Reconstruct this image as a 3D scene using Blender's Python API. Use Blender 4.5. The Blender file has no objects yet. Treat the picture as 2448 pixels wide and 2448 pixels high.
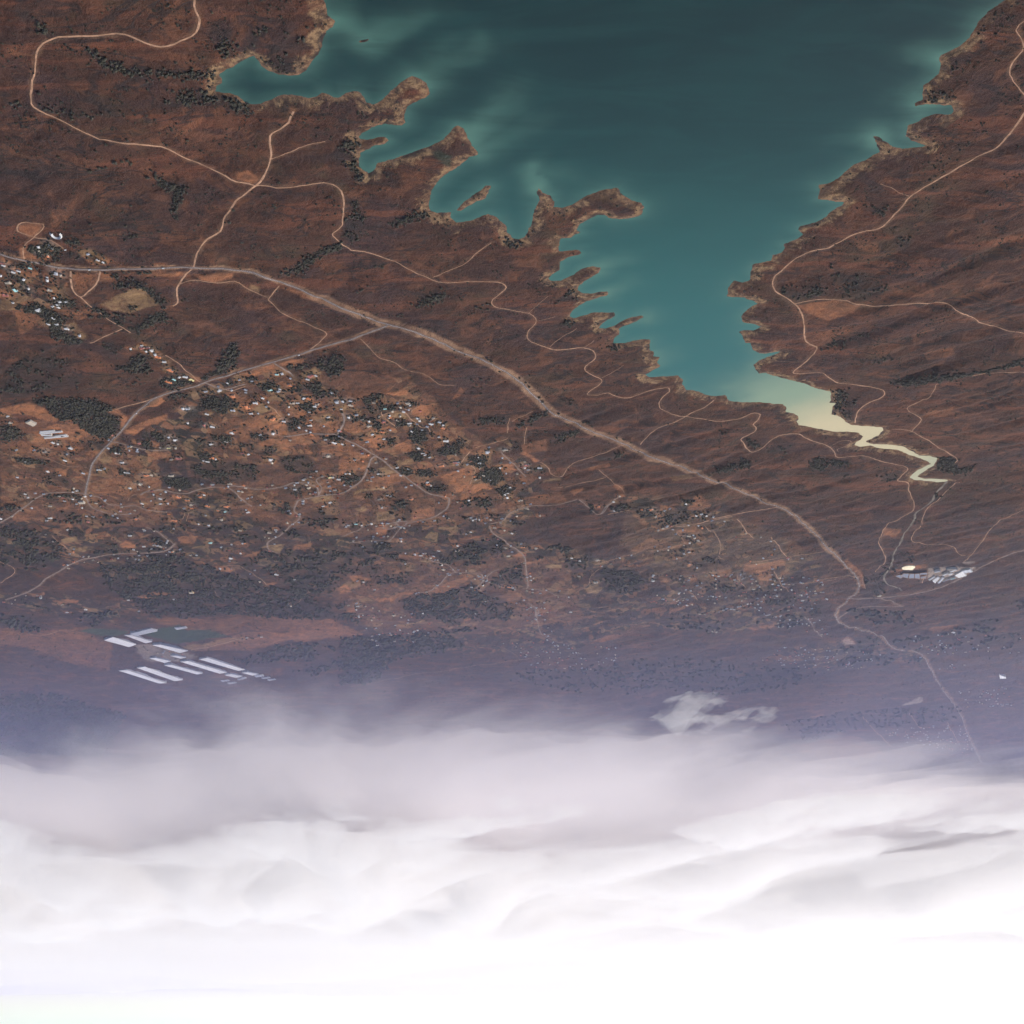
import bpy, math, random
import numpy as np
from mathutils import Vector, Matrix

scene = bpy.context.scene
coll = scene.collection

# ---------------------------------------------------------------- camera
# Aerial view from a small aircraft 2000 m above the water, looking 21.8 degrees below
# the horizon; the photograph was taken with the phone upside down, so the camera is rolled by 180.
CAM_H = 2000.0
PITCH = math.radians(21.8)
cam = bpy.data.cameras.new('camera')
cam.sensor_fit = 'HORIZONTAL'
cam.angle = 2 * math.atan(1224 / 2815.0)
cam.clip_start = 1.0
cam.clip_end = 400000.0
cam_obj = bpy.data.objects.new('camera', cam)
coll.objects.link(cam_obj)
_f = Vector((0, math.cos(PITCH), -math.sin(PITCH)))
_u = Vector((0, math.sin(PITCH), math.cos(PITCH)))
_r = Vector((1, 0, 0))
_m = Matrix((-_r, -_u, -_f)).transposed().to_4x4()
_m.translation = (0, 0, CAM_H)
cam_obj.matrix_world = _m
scene.camera = cam_obj

# ---------------------------------------------------------------- sky and sun
SUN_EL, SUN_AZ = math.radians(38), math.radians(-40)
world = bpy.data.worlds.new('World')
scene.world = world
world.use_nodes = True
wn = world.node_tree
sky = wn.nodes.new('ShaderNodeTexSky')
sky.sky_type = 'NISHITA'
sky.sun_disc = False
sky.sun_elevation = SUN_EL
sky.sun_rotation = SUN_AZ
sky.altitude = 2000
sky.air_density = 1.0
sky.dust_density = 1.0
wn.links.new(sky.outputs[0], wn.nodes['Background'].inputs[0])
wn.nodes['Background'].inputs[1].default_value = 0.12
sun = bpy.data.lights.new('sun', 'SUN')
sun.energy = 5.0
sun.angle = math.radians(0.6)
sun.color = (1.0, 0.93, 0.85)
sun_obj = bpy.data.objects.new('sun', sun)
coll.objects.link(sun_obj)
_s = Vector((math.sin(SUN_AZ) * math.cos(SUN_EL), math.cos(SUN_AZ) * math.cos(SUN_EL), math.sin(SUN_EL)))
sun_obj.rotation_euler = (-_s).to_track_quat('-Z', 'Y').to_euler()
sun_obj.location = (0, 0, 3000)
scene.view_settings.view_transform = 'Standard'
scene.view_settings.look = 'None'
scene.view_settings.exposure = 0.24
scene.view_settings.gamma = 1.0
scene.view_settings.use_curve_mapping = False
scene.render.engine = 'CYCLES'
scene.cycles.volume_bounces = 4
scene.cycles.max_bounces = 6
scene.cycles.diffuse_bounces = 2
scene.cycles.glossy_bounces = 2
scene.cycles.transparent_max_bounces = 8
scene.cycles.use_denoising = True
scene.cycles.use_adaptive_sampling = True
scene.cycles.adaptive_threshold = 0.05

# air: haze and cloud droplets
HAZE_COL, HAZE_DEN, HAZE_G = (.88, .86, .98), 0.85e-5, .25
CLOUD_DEN, VEIL_DEN, MIST_DEN = .0017, .0008, .00024

# ---------------------------------------------------------------- survey data (metres on the ground)
SHORE=[(412.5,1341.3),(410.5,1574.9),(399.8,1812.4),(411.5,1979.2),(409.4,2004.4),(410.1,2022.3),(396.9,2040.4),(409.8,2061.4),(429.7,2088.2),(439.8,2115.4),(454.3,2143.1),(468.1,2165.7),(484.7,2191.5),(506.3,2209),(527.8,2211.9),(551.9,2206.1),(571.2,2197.3),(588.7,2180),(595.9,2154.4),(600.4,2145.9),(616.5,2154.4),(640.8,2171.4),(669.5,2188.7),(690.9,2200.3),(697.1,2209),(692.1,2223.7),(694.8,2235.6),(708.1,2247.6),(713.8,2262.6),(700.2,2268.7),(679.5,2271.8),(666.5,2281),(654.8,2296.4),(642.2,2308.8),(627.1,2308.8),(603.6,2299.5),(579.7,2287.1),(556.3,2277.9),(534.3,2274.8),(509.6,2281),(493.4,2287.1),(475.3,2281),(460.6,2268.7),(444.4,2274.8),(433.2,2287.1),(420.3,2287.1),(400.7,2268.7),(382.9,2262.6),(368.3,2265.7),(361.6,2281),(355.5,2302.6),(341,2308.8),(322.7,2299.5),(303,2274.8),(279.1,2247.6),(255.8,2223.7),(238.1,2211.9),(221.7,2217.8),(208,2232.6),(198.4,2247.6),(200,2271.8),(211.8,2287.1),(229.6,2296.4),(245.5,2305.7),(259.2,2315.1),(264.6,2327.7),(266.8,2353.2),(268.4,2372.6),(276.2,2385.7),(296.3,2387),(318,2382.4),(345.4,2389),(364.6,2402.2),(379.6,2415.5),(389.3,2428.9),(386.7,2437.7),(364.3,2439.1),(341,2432.3),(322.9,2431),(317.3,2442.5),(327.7,2456.1),(349.2,2466.4),(373.1,2476.8),(393.1,2490.8),(399.7,2515.5),(401.8,2544.2),(392.7,2566),(382.2,2577),(369.6,2569.7),(360.6,2551.4),(354,2533.3),(332.1,2522.6),(298.4,2508.4),(264.7,2490.8),(236.2,2476.8),(207.9,2463),(184.2,2445.9),(164.9,2422.2),(150.3,2398.9),(136.4,2385.7),(121.3,2395.6),(113.5,2428.9),(103.3,2459.6),(86,2492.9),(88.5,2501.3),(109.4,2508.4),(133.5,2533.3),(153,2555),(172.5,2569.7),(187.8,2591.8),(205.9,2618.1),(219.5,2644.7),(225.3,2675.7),(231.1,2711.2),(225.3,2735.3),(211.2,2747.5),(186.5,2747.5),(174.1,2747.5),(170.4,2772.1),(156.4,2792.8),(133.7,2788.6),(108.4,2780.3),(88.1,2763.8),(68.1,2755.6),(48.3,2763.8),(33.6,2784.5),(18.8,2805.4),(11.3,2830.8),(1.2,2865.2),(-16.7,2878.3),(-34.5,2865.2),(-46.8,2830.8),(-56.4,2797),(-58.3,2755.6),(-67.5,2719.2),(-76.6,2687.5),(-68.7,2656.3),(-73.1,2637.1),(-85.5,2656.3),(-102.7,2667.9),(-113,2687.5),(-116.5,2719.2),(-138.7,2723.2),(-158,2715.2),(-181.4,2695.3),(-199.6,2671.8),(-219.1,2660.2),(-251.2,2641.2),(-284.2,2634.4),(-301.6,2669),(-332.4,2688.6),(-358.3,2704.4),(-367.3,2720.4),(-363.3,2752.7),(-335.1,2769.1),(-301,2777.4),(-270.5,2769.1),(-259.7,2756.8),(-239.8,2756.8),(-216.3,2777.4),(-192.5,2798.2),(-184,2827.7),(-197.3,2840.6),(-180,2849.2),(-170.6,2866.5),(-140.1,2870.8),(-135.1,2901.6),(-139.9,2932.8),(-160.7,2932.8),(-183.7,2923.9),(-199.5,2928.3),(-205.4,2941.9),(-190.4,2955.5),(-164.7,2964.6),(-144.6,2987.7),(-146.2,3029.9),(-120.3,3053.8),(-111.3,3077.9),(-118.8,3092.6),(-148.4,3087.7),(-174.6,3068.2),(-194.9,3044.2),(-215,3020.5),(-241,3011),(-268.1,3018.6),(-264.6,3044.2),(-244.7,3068.2),(-219.1,3092.6),(-204.1,3117.2),(-205.4,3142.2),(-220.1,3159.4),(-250.6,3162.4),(-272,3152.3),(-299.5,3152.3),(-300.7,3167.5),(-268.9,3188),(-236.8,3208.6),(-210.2,3234.8),(-189.7,3277.4),(-187.9,3299),(-202.7,3309.9),(-230.4,3293.5),(-263.2,3272),(-297.4,3274.1),(-326.1,3277.4),(-333,3293.5),(-312.3,3320.8),(-290.9,3342.9),(-284.1,3370.8),(-310.7,3376.5),(-338,3354),(-364,3320.8),(-390.6,3299),(-418.6,3293.5),(-428.3,3304.4),(-405.2,3331.8),(-372.7,3354),(-351.4,3376.5),(-357.2,3410.6),(-342,3439.5),(-344.3,3468.7),(-377,3468.7),(-411,3451.1),(-439.4,3439.5),(-460.7,3445.3),(-466.9,3474.6),(-468.4,3516.4),(-487.8,3528.5),(-485.2,3559),(-507.2,3565.1),(-504.7,3596.1),(-517.5,3627.6),(-493.3,3659.5),(-471.8,3691.9),(-486.2,3709),(-523.4,3705),(-554.3,3701.1),(-588.5,3698.5),(-604.5,3724.8),(-614.3,3764.9),(-632.6,3805.7),(-679.6,3819.4),(-709.5,3847.2),(-749.5,3854.2),(-780.8,3847.2),(-808.7,3896.6),(-849.2,3903.7),(-914.8,3903.7),(-976.7,3918.1),(-1006.3,3918.1),(-1029,3947.1),(-1033.6,3983.8),(-1066.9,3998.6),(-1088.7,4021.1),(-1092.2,4066.6),(-1105.9,4097.4),(-1153.9,4113),(-1214.5,4136.5),(-1259.8,4152.3),(-1309.3,4157.1),(-1351.6,4160.2),(-1381.2,4192.3),(-1383.2,4224.7),(-1372.4,4249.3),(-1369.4,4282.5),(-1402.3,4294.3),(-1434.5,4282.5),(-1477.2,4307.7),(-1522.4,4316.2),(-1551.6,4318.5),(-1589.6,4349.2),(-1636.4,4383.7),(-1680.9,4409.9),(-1718.7,4436.4),(-1734.8,4463.1),(-1721.6,4490.1),(-1703.7,4526.6),(-1696.1,4572.9),(-1696.6,4610.5),(-1721.5,4629.5),(-1770,4639),(-1826.9,4650.5),(-1864.9,4650.5),(-1865.9,4631.4),(-1816.6,4619.9),(-1762.6,4616.1),(-1727.5,4601),(-1726,4572.9),(-1742.3,4508.3),(-1755.4,4481.1),(-1751.5,4436.4),(-1745.9,4404.7),(-1709.7,4387.2),(-1662.5,4375.1),(-1612.9,4332.1),(-1571.3,4289.9),(-1533.3,4281.5),(-1481.3,4273.2),(-1429.5,4264.9),(-1402.8,4245),(-1417.9,4223.7),(-1443.5,4191.3),(-1446.9,4143.4),(-1432.2,4116.7),(-1391.9,4107.3),(-1350,4104.2),(-1313.8,4096.5),(-1281.8,4065.6),(-1248.2,4027.7),(-1208.9,4005.2),(-1202.6,3953.5),(-1201.4,3910),(-1178.4,3910),(-1174.3,3867.4),(-1158.8,3818.6),(-1134.6,3811.7),(-1097.5,3791.1),(-1059.3,3764),(-1022.9,3743.9),(-980.6,3724),(-952.8,3711.6),(-925,3698.5),(-896,3678.9),(-871.8,3682.8),(-856.7,3653.1),(-838.3,3621.3),(-853.7,3589.9),(-879.3,3565.1),(-905.9,3546.7),(-918.9,3522.4),(-896,3528.5),(-868.3,3540.6),(-844.8,3544.3),(-821.4,3516.4),(-803.4,3468.7),(-784.5,3462.8),(-765.2,3422.1),(-745.4,3393.5),(-766.7,3382.1),(-796.9,3387.8),(-815.8,3365.2),(-788.4,3342.9),(-751.7,3331.8),(-741,3304.4),(-746.5,3272),(-760.4,3240.1),(-781.6,3219.1),(-731.1,3188),(-702.4,3182.8),(-673.8,3177.7),(-670.7,3127.2),(-680.2,3087.7),(-710,3102.4),(-729,3087.7),(-722.6,3039.4),(-723.4,3001.7),(-748.1,2992.3),(-772.6,2983.1),(-774.8,2955.5),(-794.5,2937.4),(-800.1,2914.9),(-785,2892.7),(-804.6,2888.3),(-826.4,2870.8),(-836.8,2849.2),(-819.2,2827.7),(-817.9,2810.8),(-836.1,2802.4),(-863.2,2789.8),(-878.1,2769.1),(-890.8,2740.5),(-913,2712.4),(-918.4,2695.3),(-888.1,2691.4),(-858,2687.5),(-840,2683.5),(-836.4,2648.6),(-827.5,2621.9),(-850.4,2618.1),(-873.2,2595.6),(-885.3,2569.7),(-899,2533.3),(-928.5,2522.6),(-944.5,2497.8),(-955.3,2487.3),(-936.2,2452.7),(-919.4,2425.6),(-933.8,2428.9),(-957.8,2449.3),(-985.6,2466.4),(-1010.5,2473.4),(-1036.8,2469.9),(-1061.9,2463),(-1039.3,2449.3),(-1019,2442.5),(-1002.5,2425.6),(-994.5,2385.7),(-1014.8,2372.6),(-1026.1,2353.2),(-1049.3,2343.6),(-1072.3,2346.8),(-1089.8,2346.8),(-1093,2330.9),(-1078.8,2315.1),(-1046.3,2308.8),(-1020.4,2308.8),(-992,2315.1),(-984.7,2305.7),(-997,2290.2),(-993.4,2265.7),(-987.7,2241.6),(-998.6,2229.6),(-1011.8,2206.1),(-1008.1,2182.9),(-996.4,2154.4),(-995.6,2145.9),(-1011.3,2132),(-1030,2115.4),(-1040.5,2088.2),(-1044.9,2056.2),(-1053.2,2014.6),(-1070.9,1989.2),(-1082.5,1979.2),(-1108.8,1876.6),(-1156.2,1574.9),(-1183.7,1341.3)]
ISLETS=[[(153.8,2735.3),(143,2711.2),(120.1,2683.5),(90.1,2652.4),(70.3,2625.7),(58.4,2625.7),(63.7,2656.3),(71.5,2683.5),(101.1,2699.3),(126.3,2723.2),(144.1,2736.9)],[(350,2103.4),(337.7,2094.7),(324.7,2093.6),(322.8,2099),(334.8,2104.4)]]
MUD=[[(-1439.1,4128.6,1),(-1350.7,4131.8,1),(-1252.6,4097.4,0.9),(-1172,3991.2,0.72),(-1101.4,3889.5,0.58),(-1035,3826.3,0.46),(-957.7,3764.9,0.33),(-874.8,3698.5,0.2),(-798.2,3621.3,0.08),(-728.2,3534.5,0)],[(-1384.9,4256.6,1),(-1538.4,4298.3,0.9),(-1660.8,4392.4,0.74),(-1737.6,4427.5,0.68),(-1723,4563.5,0.7),(-1709.7,4616.1,0.72),(-1868.5,4639,0.74)]]
PLUMES=[[(-77.8,2633.3,0.7),(-72,2588.1,0.75),(-66.7,2558.7,0.8),(-95.1,2569.7,0.4),(-151.6,2573.3,0.3),(-175.9,2588.1,0.1)],[(384.6,2024.9,0.5),(375.1,2072.1,0.55),(334.1,2099,0.5),(287,2072.1,0.5),(227.2,2024.9,0.4),(166.7,1999.3,0.1)],[(196.1,2211.9,0.5),(156.5,2177.1,0.4),(101.2,2137.6,0.35),(67.9,2109.9,0.4),(15.1,2104.4,0.1)],[(102,2418.8,0.8),(65.1,2372.6,0.6),(20.6,2315.1,0.4),(-22.5,2265.7,0.2),(-72.3,2206.1,0)],[(81.4,2494.3,0.5),(34.8,2432.3,0.4),(-53.6,2340.4,0.2),(-95.8,2290.2,0)],[(-268.1,3018.6,0.6),(-302.5,2983.1,0.5),(-337.8,2964.6,0.4),(-372.7,2946.4,0.1)],[(-299.9,3157.3,0.7),(-346.9,3127.2,0.5),(-376.8,3097.5,0.3)],[(-427.7,3299,0.6),(-463,3282.7,0.2)],[(-919.4,2425.6,0.6),(-879.7,2412.2,0.4),(-817.7,2432.3,0.1)],[(-998.7,2308.8,0.6),(-968.8,2296.4,0.3),(-932.4,2290.2,0.1)],[(-990.6,2143.1,0.6),(-958.2,2132,0.5),(-912,2154.4,0.1)],[(-512.5,3559,0.5),(-552.7,3540.6,0.3)]]
ROADS=[('highway',13,[(1660.1,2846),(1491.3,2905.2),(1435.1,2933.7),(1373.3,2962.8),(1310.9,2978.6),(1227.7,2981.6),(1122.5,2980.7),(1024.8,2970.5),(940.8,2969.1),(880.4,2978.2),(821,2993.1),(761.5,3012.5),(708.2,3064.5),(651.1,3108.9),(602.4,3147.2),(537.6,3205.3),(487.5,3249.2),(435.9,3292.9),(397.8,3312.1),(325.7,3341.9),(260.5,3401.1),(205,3462.1),(147.4,3508.7),(94.1,3542.9),(40.4,3601),(-8.7,3677.5),(-46.8,3744),(-86.5,3836.6),(-127.2,3911.6),(-182.4,3986.1),(-258.7,4045.6),(-352.8,4136),(-443.1,4224.7),(-520.1,4294.9),(-701.2,4422.9),(-783.4,4491.4),(-869.3,4567.1),(-974.8,4656.4),(-1087.7,4799.3),(-1184.8,4858.9),(-1265.1,4940.1),(-1369.2,5109.8),(-1475,5275.6),(-1589.1,5460.7),(-1698.9,5649.1),(-1794.9,5820.6),(-1842.1,5942),(-1856.2,6047.5),(-1850.3,6219.6),(-1848,6396.9),(-1863.1,6517.1),(-1932.8,6705.1),(-2008.3,6775.7),(-2118.4,6867.3),(-2195.4,6910.6),(-2291.7,7019.4),(-2355.8,7147.6),(-2412.3,7211),(-2504.7,7289.7),(-2595.4,7359.6),(-2671.9,7456.8),(-2759.2,7636),(-2956.8,8065.8),(-3140.3,8429.5),(-3380.4,8896.9),(-3597,9349.6),(-3866.2,9982.5),(-4193,10714.4),(-4523.9,11436.3)]),
('main_road',12,[(402.8,3315.7),(453.8,3353.1),(503.7,3383.9),(567.7,3426.1),(679.6,3492.6),(784.5,3545.6),(880.4,3601),(961.9,3639.3),(1031.3,3673.5),(1106.1,3723.7),(1165.1,3757.7),(1236,3786.6),(1289.7,3819.2),(1343.1,3871.5),(1401.2,3937.6),(1464.3,4035.4),(1531.2,4140.4),(1592.9,4225.7),(1667.1,4325.8),(1728,4424.8),(1772.3,4526.2),(1826.5,4652.5),(1858.3,4732.6)]),
('side_road',8,[(1858.3,4732.6),(1897.1,4726.1),(1957.4,4721.9),(2021.1,4728.7),(2086.4,4779.7),(2163.1,4860.3),(2259.2,4964.9),(2363.5,5064.4)]),
('side_road',8,[(1862.7,4728.3),(1834.1,4755.4),(1812.8,4792.9),(1802.5,4833.6),(1781,4863.1),(1738.6,4876.3),(1685.1,4877.7),(1642.7,4920.1),(1561.5,4952.5)]),
('side_road',7,[(1862.7,4728.3),(1885.2,4861.5),(1875.2,4914.9),(1840.8,4964.4),(1781,4986.9),(1717,4983.2)]),
('side_road',7,[(1588.4,4216.4),(1569.1,4220.4),(1532.4,4236.2),(1499,4252.5),(1458.8,4269.2),(1378.8,4281)]),
('side_road',8,[(1616.2,4726.8),(1580.3,4692.8),(1519.2,4674.1),(1488.7,4697.8),(1457,4720),(1423.4,4734.5),(1389,4717.1),(1337.8,4677.7),(1295.9,4659.5),(1249.7,4653.2),(1215.3,4666.5),(1201.9,4690.9),(1192.3,4735),(1183.6,4815.5),(1159.7,4868.2)]),
('side_road',8,[(1214.7,4646.6),(1189.2,4632.6),(1159,4646.5),(1127,4670.6),(1080.9,4682.2),(1034.9,4676.5),(991.2,4661.4),(952.7,4632.3),(915.1,4608.2),(883,4616.6),(849,4636.4),(837,4678.1),(843.6,4746)]),
('side_road',6,[(841.7,4734.4),(822.1,4678.7),(821.7,4649.6),(828.7,4600.5),(829.3,4579.5),(810,4549.8),(783.2,4541.1)]),
('side_road',9,[(940.1,4783.7),(903.1,4766.3),(856.9,4759.3),(805.2,4741.9),(757.8,4727.8),(716.3,4697.9),(672.5,4645.2),(641.6,4602.5),(613.6,4520.9),(594,4444.9),(575.1,4372.6),(553.4,4334.4)]),
('side_road',9,[(889,4149.3),(827,4139.7),(774.4,4127.3),(722.1,4117.3),(677.1,4130.2),(644.4,4164.7),(607.6,4222.6),(574.8,4292.6),(551.3,4331.2),(520.7,4391.9),(494.3,4451.5),(468.6,4522.7),(440.4,4577.3),(411.1,4628.5),(385.8,4688.4),(350.5,4724.1),(306.7,4749.1),(277.1,4762.5),(280.9,4837.8),(295.1,4890.4),(324.5,4931.9),(354.3,4972.3),(408.2,5011.9),(457.9,5039.7),(501.3,5033.9),(530.4,5047.6),(572.3,5069.4),(596.5,5109.9),(600.6,5147.9),(585.2,5156.4),(547.5,5144.2),(527.3,5100.9),(535.4,5059)]),
('side_road',9,[(676.4,4124.5),(649.5,4051.3),(632,3992.4),(633.6,3954.1),(632.5,3922.7)]),
('side_road',8,[(940.1,4783.7),(972,4879.1),(979.1,4921.9),(965.5,4979.3),(968.9,4998.8),(986.8,5035.7),(1017.5,5075.7),(1052.3,5137.2),(1101.9,5229.5),(1157,5301.1),(1180.7,5337.7),(1195.6,5412.8),(1186.9,5457),(1149.5,5488)]),
('side_road',6,[(803.2,5266.9),(749,5198.2),(699.5,5127.5),(649.7,5079.5)]),
('side_road',6,[(783.5,5340.9),(740.6,5333),(689.6,5324.7),(638.6,5316.7),(596.9,5318.8),(580.1,5276.1),(543.6,5191.6),(493.3,5081.2),(478.4,5046.7)]),
('side_road',8,[(105.5,5106.2),(94.5,5178.3),(62.7,5253.4),(13.4,5362.3),(-28.9,5436.4),(-64.3,5564.5),(-69.8,5678.4),(-75.9,5816.5),(-85.5,6045.2),(-60,6062.5)]),
('side_road',6,[(-88,6062.3),(-149.2,6078.8),(-221.5,6138.2),(-285.4,6197.1)]),
('side_road',7,[(105,5081.3),(72.6,5057.7),(36.5,5029.3),(16.4,4957.6),(-14.8,4912.6),(-69,4883.2),(-130.7,4870.5),(-184.7,4866.4),(-238,4845.2),(-285.7,4800.9)]),
('side_road',6,[(-295.3,4800.5),(-344.5,4904),(-391.4,4957.3),(-423.5,4900.6),(-452.6,4773)]),
('side_road',8,[(512.7,6145.4),(464.5,6133.7),(422.6,6067.9),(373.8,5950.7),(336.2,5843.5),(293.8,5805.4),(243.4,5787.2),(199,5801.6),(158.8,5815.5),(157.4,5947.7),(187.4,6034.9),(166.6,6137.8)]),
('side_road',6,[(157.7,5959.3),(134.2,5938.2),(128.1,5862.8),(99.5,5777.5),(67.8,5743.8)]),
('side_road',7,[(293.8,5805.4),(311.9,5715.3),(365.4,5640.7),(406.7,5599.2),(447.6,5559.5),(492.6,5522.4)]),
('side_road',7,[(-91.1,6306.3),(-126.2,6370.6),(-151.9,6432.6),(-140.2,6591.9),(-133.5,6363.8),(-150.7,6714.5),(-177.4,6969.8),(-235.1,7089.8),(-369.7,7156.2)]),
('side_road',10,[(2801.6,6224),(2748.5,6196.2),(2669.5,6149.1),(2581,6064.2),(2500.8,5952),(2437.8,5856.8),(2366.7,5794.7),(2274,5695.7),(2196.5,5614),(2140,5564.7),(2070.8,5549.4),(1992.2,5507.8),(1899.8,5487),(1808.3,5494.6),(1747.3,5477),(1814.5,5502),(1758,5485.3),(1696.8,5449.2),(1666.8,5415.4),(1639.1,5373.6)]),
('dirt_track',5,[(2140,5564.7),(2156.1,5510.6),(2171.7,5432.3),(2178.1,5331.4),(2184.8,5233.4)]),
('dirt_track',6,[(2598.7,5612.8),(2592.1,5628.5),(2567.4,5676.5),(2564.3,5735.5),(2581.7,5792.8),(2619.8,5844.3),(2680.6,5915.3),(2736,5983),(2764.4,6008)]),
('footpath',4,[(1880.3,5736.4),(1816.7,5745.8),(1728.7,5751.1),(1643.9,5768),(1596,5755.2),(1560.5,5736.6)]),
('footpath',4,[(1617,6108.3),(1624.8,6220.7),(1614.8,6281.3),(1563.2,6266.2),(1512.3,6303.3),(1472.2,6344.8)]),
('footpath',4,[(1101.9,6100.2),(1180,6283.2),(1231.7,6361.1),(1284.9,6387.9),(1113.3,6142),(1049.1,6036.2),(978.1,5932.7),(928.3,5870.8)]),
('footpath',4,[(1323.5,6027.3),(1378,6115.9),(1446.2,6170.8),(1552.1,6259.7)]),
('dirt_track',5,[(1471.2,5693.7),(1425.6,5687.8),(1380.6,5726.5),(1351.8,5802.9),(1330.7,5878.7),(1317,6017.3)]),
('side_road',6,[(1715.1,5154.9),(1688,5202.9),(1672.5,5279.3),(1651.6,5356.8),(1653.3,5396.1),(1687.5,5446),(1742.6,5476.1),(1813.6,5499.1)]),
('dirt_track',6,[(1416.8,5361.7),(1394.3,5355.4),(1354,5362.5),(1317.7,5387.8)]),
('footpath',5,[(1519.7,5059.2),(1479.7,4952.8)]),
('footpath',5,[(1511,5086.7),(1469.3,4972.7)]),
('dirt_track',8,[(683.2,1934),(688.5,1963),(694.3,1993.6),(693,2019.8),(702.3,2048.4),(721.4,2069.5),(754.7,2088.6),(790.4,2102.4),(814,2101.1),(834,2087.4),(854.7,2075.6),(875.8,2065.3),(914.6,2063.5),(955,2066.3),(994.1,2064.8),(1022.3,2066.2),(1049,2074.7),(1073.4,2092.4),(1095.3,2127.5),(1115.9,2171.8),(1139.2,2221.4),(1157.6,2264.2),(1162.5,2291),(1142.1,2317),(1100.6,2348.1),(1068.8,2382.8),(1041.7,2407.6),(991.8,2420),(941.6,2430.7),(897.3,2446.3),(868.2,2471.6),(843.8,2500.4),(808.3,2524.4),(768.1,2552.2),(732.3,2581.8),(688.8,2598.9)]),
('dirt_track',9,[(538.2,2324),(557.7,2361),(581.3,2392.4),(605.3,2403.5),(618,2427.7),(619.1,2465.5),(632.8,2513.7),(659.5,2568.3),(684.7,2601.8),(725,2636.8),(770.5,2691.1),(802,2745.4),(830.4,2804.2),(881.9,2851.5),(922.5,2914.6),(942.5,2965.8),(960.1,2992.8),(995.6,3036.6),(1021.8,3085.6),(1040,3142.4),(1043.9,3177.9),(1067.9,3195.9)]),
('dirt_track',6,[(689.3,2601.1),(634.4,2610.6),(567.3,2605.7),(519.3,2599.4),(495.6,2600.5),(470.1,2621),(459.9,2653.5),(466.3,2721.3),(478.5,2776.1),(502.2,2804.8),(510,2825),(500.9,2849.4),(472.5,2902.5),(467.4,2908.9),(432.1,2915),(398.3,2936.3),(349.2,2968.2),(300,3011.5),(260.3,3049.3),(224.4,3076.8),(143,3066.9),(62.5,3071.5),(30.2,3082.2),(19.6,3107.5),(30.6,3133.3),(58.6,3171.2),(61.8,3200.9),(42.5,3223.4),(-7.9,3240.3),(-53.1,3259.4),(-76.2,3288.8),(-76.9,3321.7),(-54.6,3375.6),(-49.2,3409.8),(-67.2,3436.3),(-109.2,3465),(-139.5,3485.2),(-187.2,3485.4),(-240.5,3477.6),(-271.7,3500),(-285.9,3533.3),(-279.1,3569.6),(-256.8,3603.9),(-255.1,3629.1),(-274.8,3649.6),(-308,3682.1),(-319.2,3707.4),(-306.5,3750.8),(-276.6,3782.7),(-274.7,3804.8),(-310.4,3810.4),(-347.8,3795.4),(-376.1,3828.1),(-422.3,3841),(-470.8,3809.1),(-519.1,3781.1),(-563.2,3776.1),(-569.9,3804.6),(-546.5,3852.9),(-546.4,3909.1),(-577.9,3951.3),(-622.1,3986.1),(-644.4,3993.9),(-699,4003.6),(-755.1,4020.8),(-815.6,4021.6),(-854.1,4011.3),(-883.3,3986.8),(-912.8,3966.8),(-934.3,3981.4),(-932.3,4017.4),(-922.2,4053.3),(-940.6,4096.5),(-920,4149.6),(-900.2,4192.1),(-921.7,4234.9),(-954.1,4296.6),(-981.5,4290.9),(-1006,4235.7),(-1042.9,4174.2),(-1081.1,4158.7),(-1122.6,4159.1),(-1156.4,4188),(-1217.1,4236.4),(-1271.8,4273.7),(-1318.6,4359.6),(-1342,4368.1),(-1384.1,4363),(-1431.7,4354.2),(-1502.1,4399),(-1577.9,4434.4),(-1647.9,4482.9),(-1648.9,4567.9),(-1645.4,4618.9),(-1699,4644.5),(-1727.6,4726.5),(-1799.3,4884.2),(-1767.2,4989.8),(-1733.3,5094.3),(-1764.9,5312.3),(-1817.9,5435.6),(-1869.3,5567.8),(-1870.5,5744)]),
('dirt_track',6,[(-505.8,4224.1),(-532.6,4146.3),(-573,4079.6),(-616.3,4045.4),(-646.4,4008.9),(-679.6,3959.7),(-720.4,3921.9),(-746,3874.3)]),
('footpath',4,[(-1271.8,4273.7),(-1291.9,4227.7),(-1323.4,4213.4),(-1348.4,4240.2),(-1333.3,4277),(-1306.9,4298.8),(-1316.7,4323.4)]),
('dirt_track',8,[(-1273.1,2275.8),(-1259.4,2324.9),(-1256.7,2354),(-1251.5,2397.3),(-1242.7,2443.1),(-1215.3,2477.5),(-1185.1,2519.5),(-1152.6,2559.4),(-1118.2,2598.5),(-1093.7,2626.1),(-1080.9,2660.4),(-1074.7,2702.1),(-1060,2750.8),(-1046.9,2790.6),(-1026.8,2807.8),(-989.6,2819),(-957.4,2849.7),(-922.4,2892.5),(-864.2,2927.4),(-832.4,2970.8),(-811.8,3022),(-793.5,3063),(-801.5,3101.8),(-826.2,3141.8),(-871.3,3174.4),(-903.2,3217.7),(-933.3,3276.7),(-957,3352.5),(-973.2,3422.4),(-998.8,3456.7),(-1027.4,3476.6),(-1028.3,3506.5),(-1013.9,3572.6),(-990.7,3632.5),(-991,3661),(-1033.8,3658.8),(-1087.3,3650.2),(-1120.4,3683.9),(-1163.5,3729.1),(-1231.3,3746.1),(-1300.9,3767.9),(-1335.7,3780),(-1356.2,3816.6),(-1343.8,3851.5),(-1311.1,3896.2),(-1295.2,3958.3),(-1314.5,4063.6)]),
('dirt_track',5,[(-1158,2015.7),(-1141.2,2030.5),(-1134.8,2056.2),(-1169.3,2101.6),(-1163.5,2150.6),(-1168.8,2183.4),(-1191.3,2219),(-1232.5,2257.8),(-1274.3,2299.7)]),
('footpath',4,[(-1077.5,2650.3),(-1032.2,2626.5),(-988.1,2604.5)]),
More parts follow.
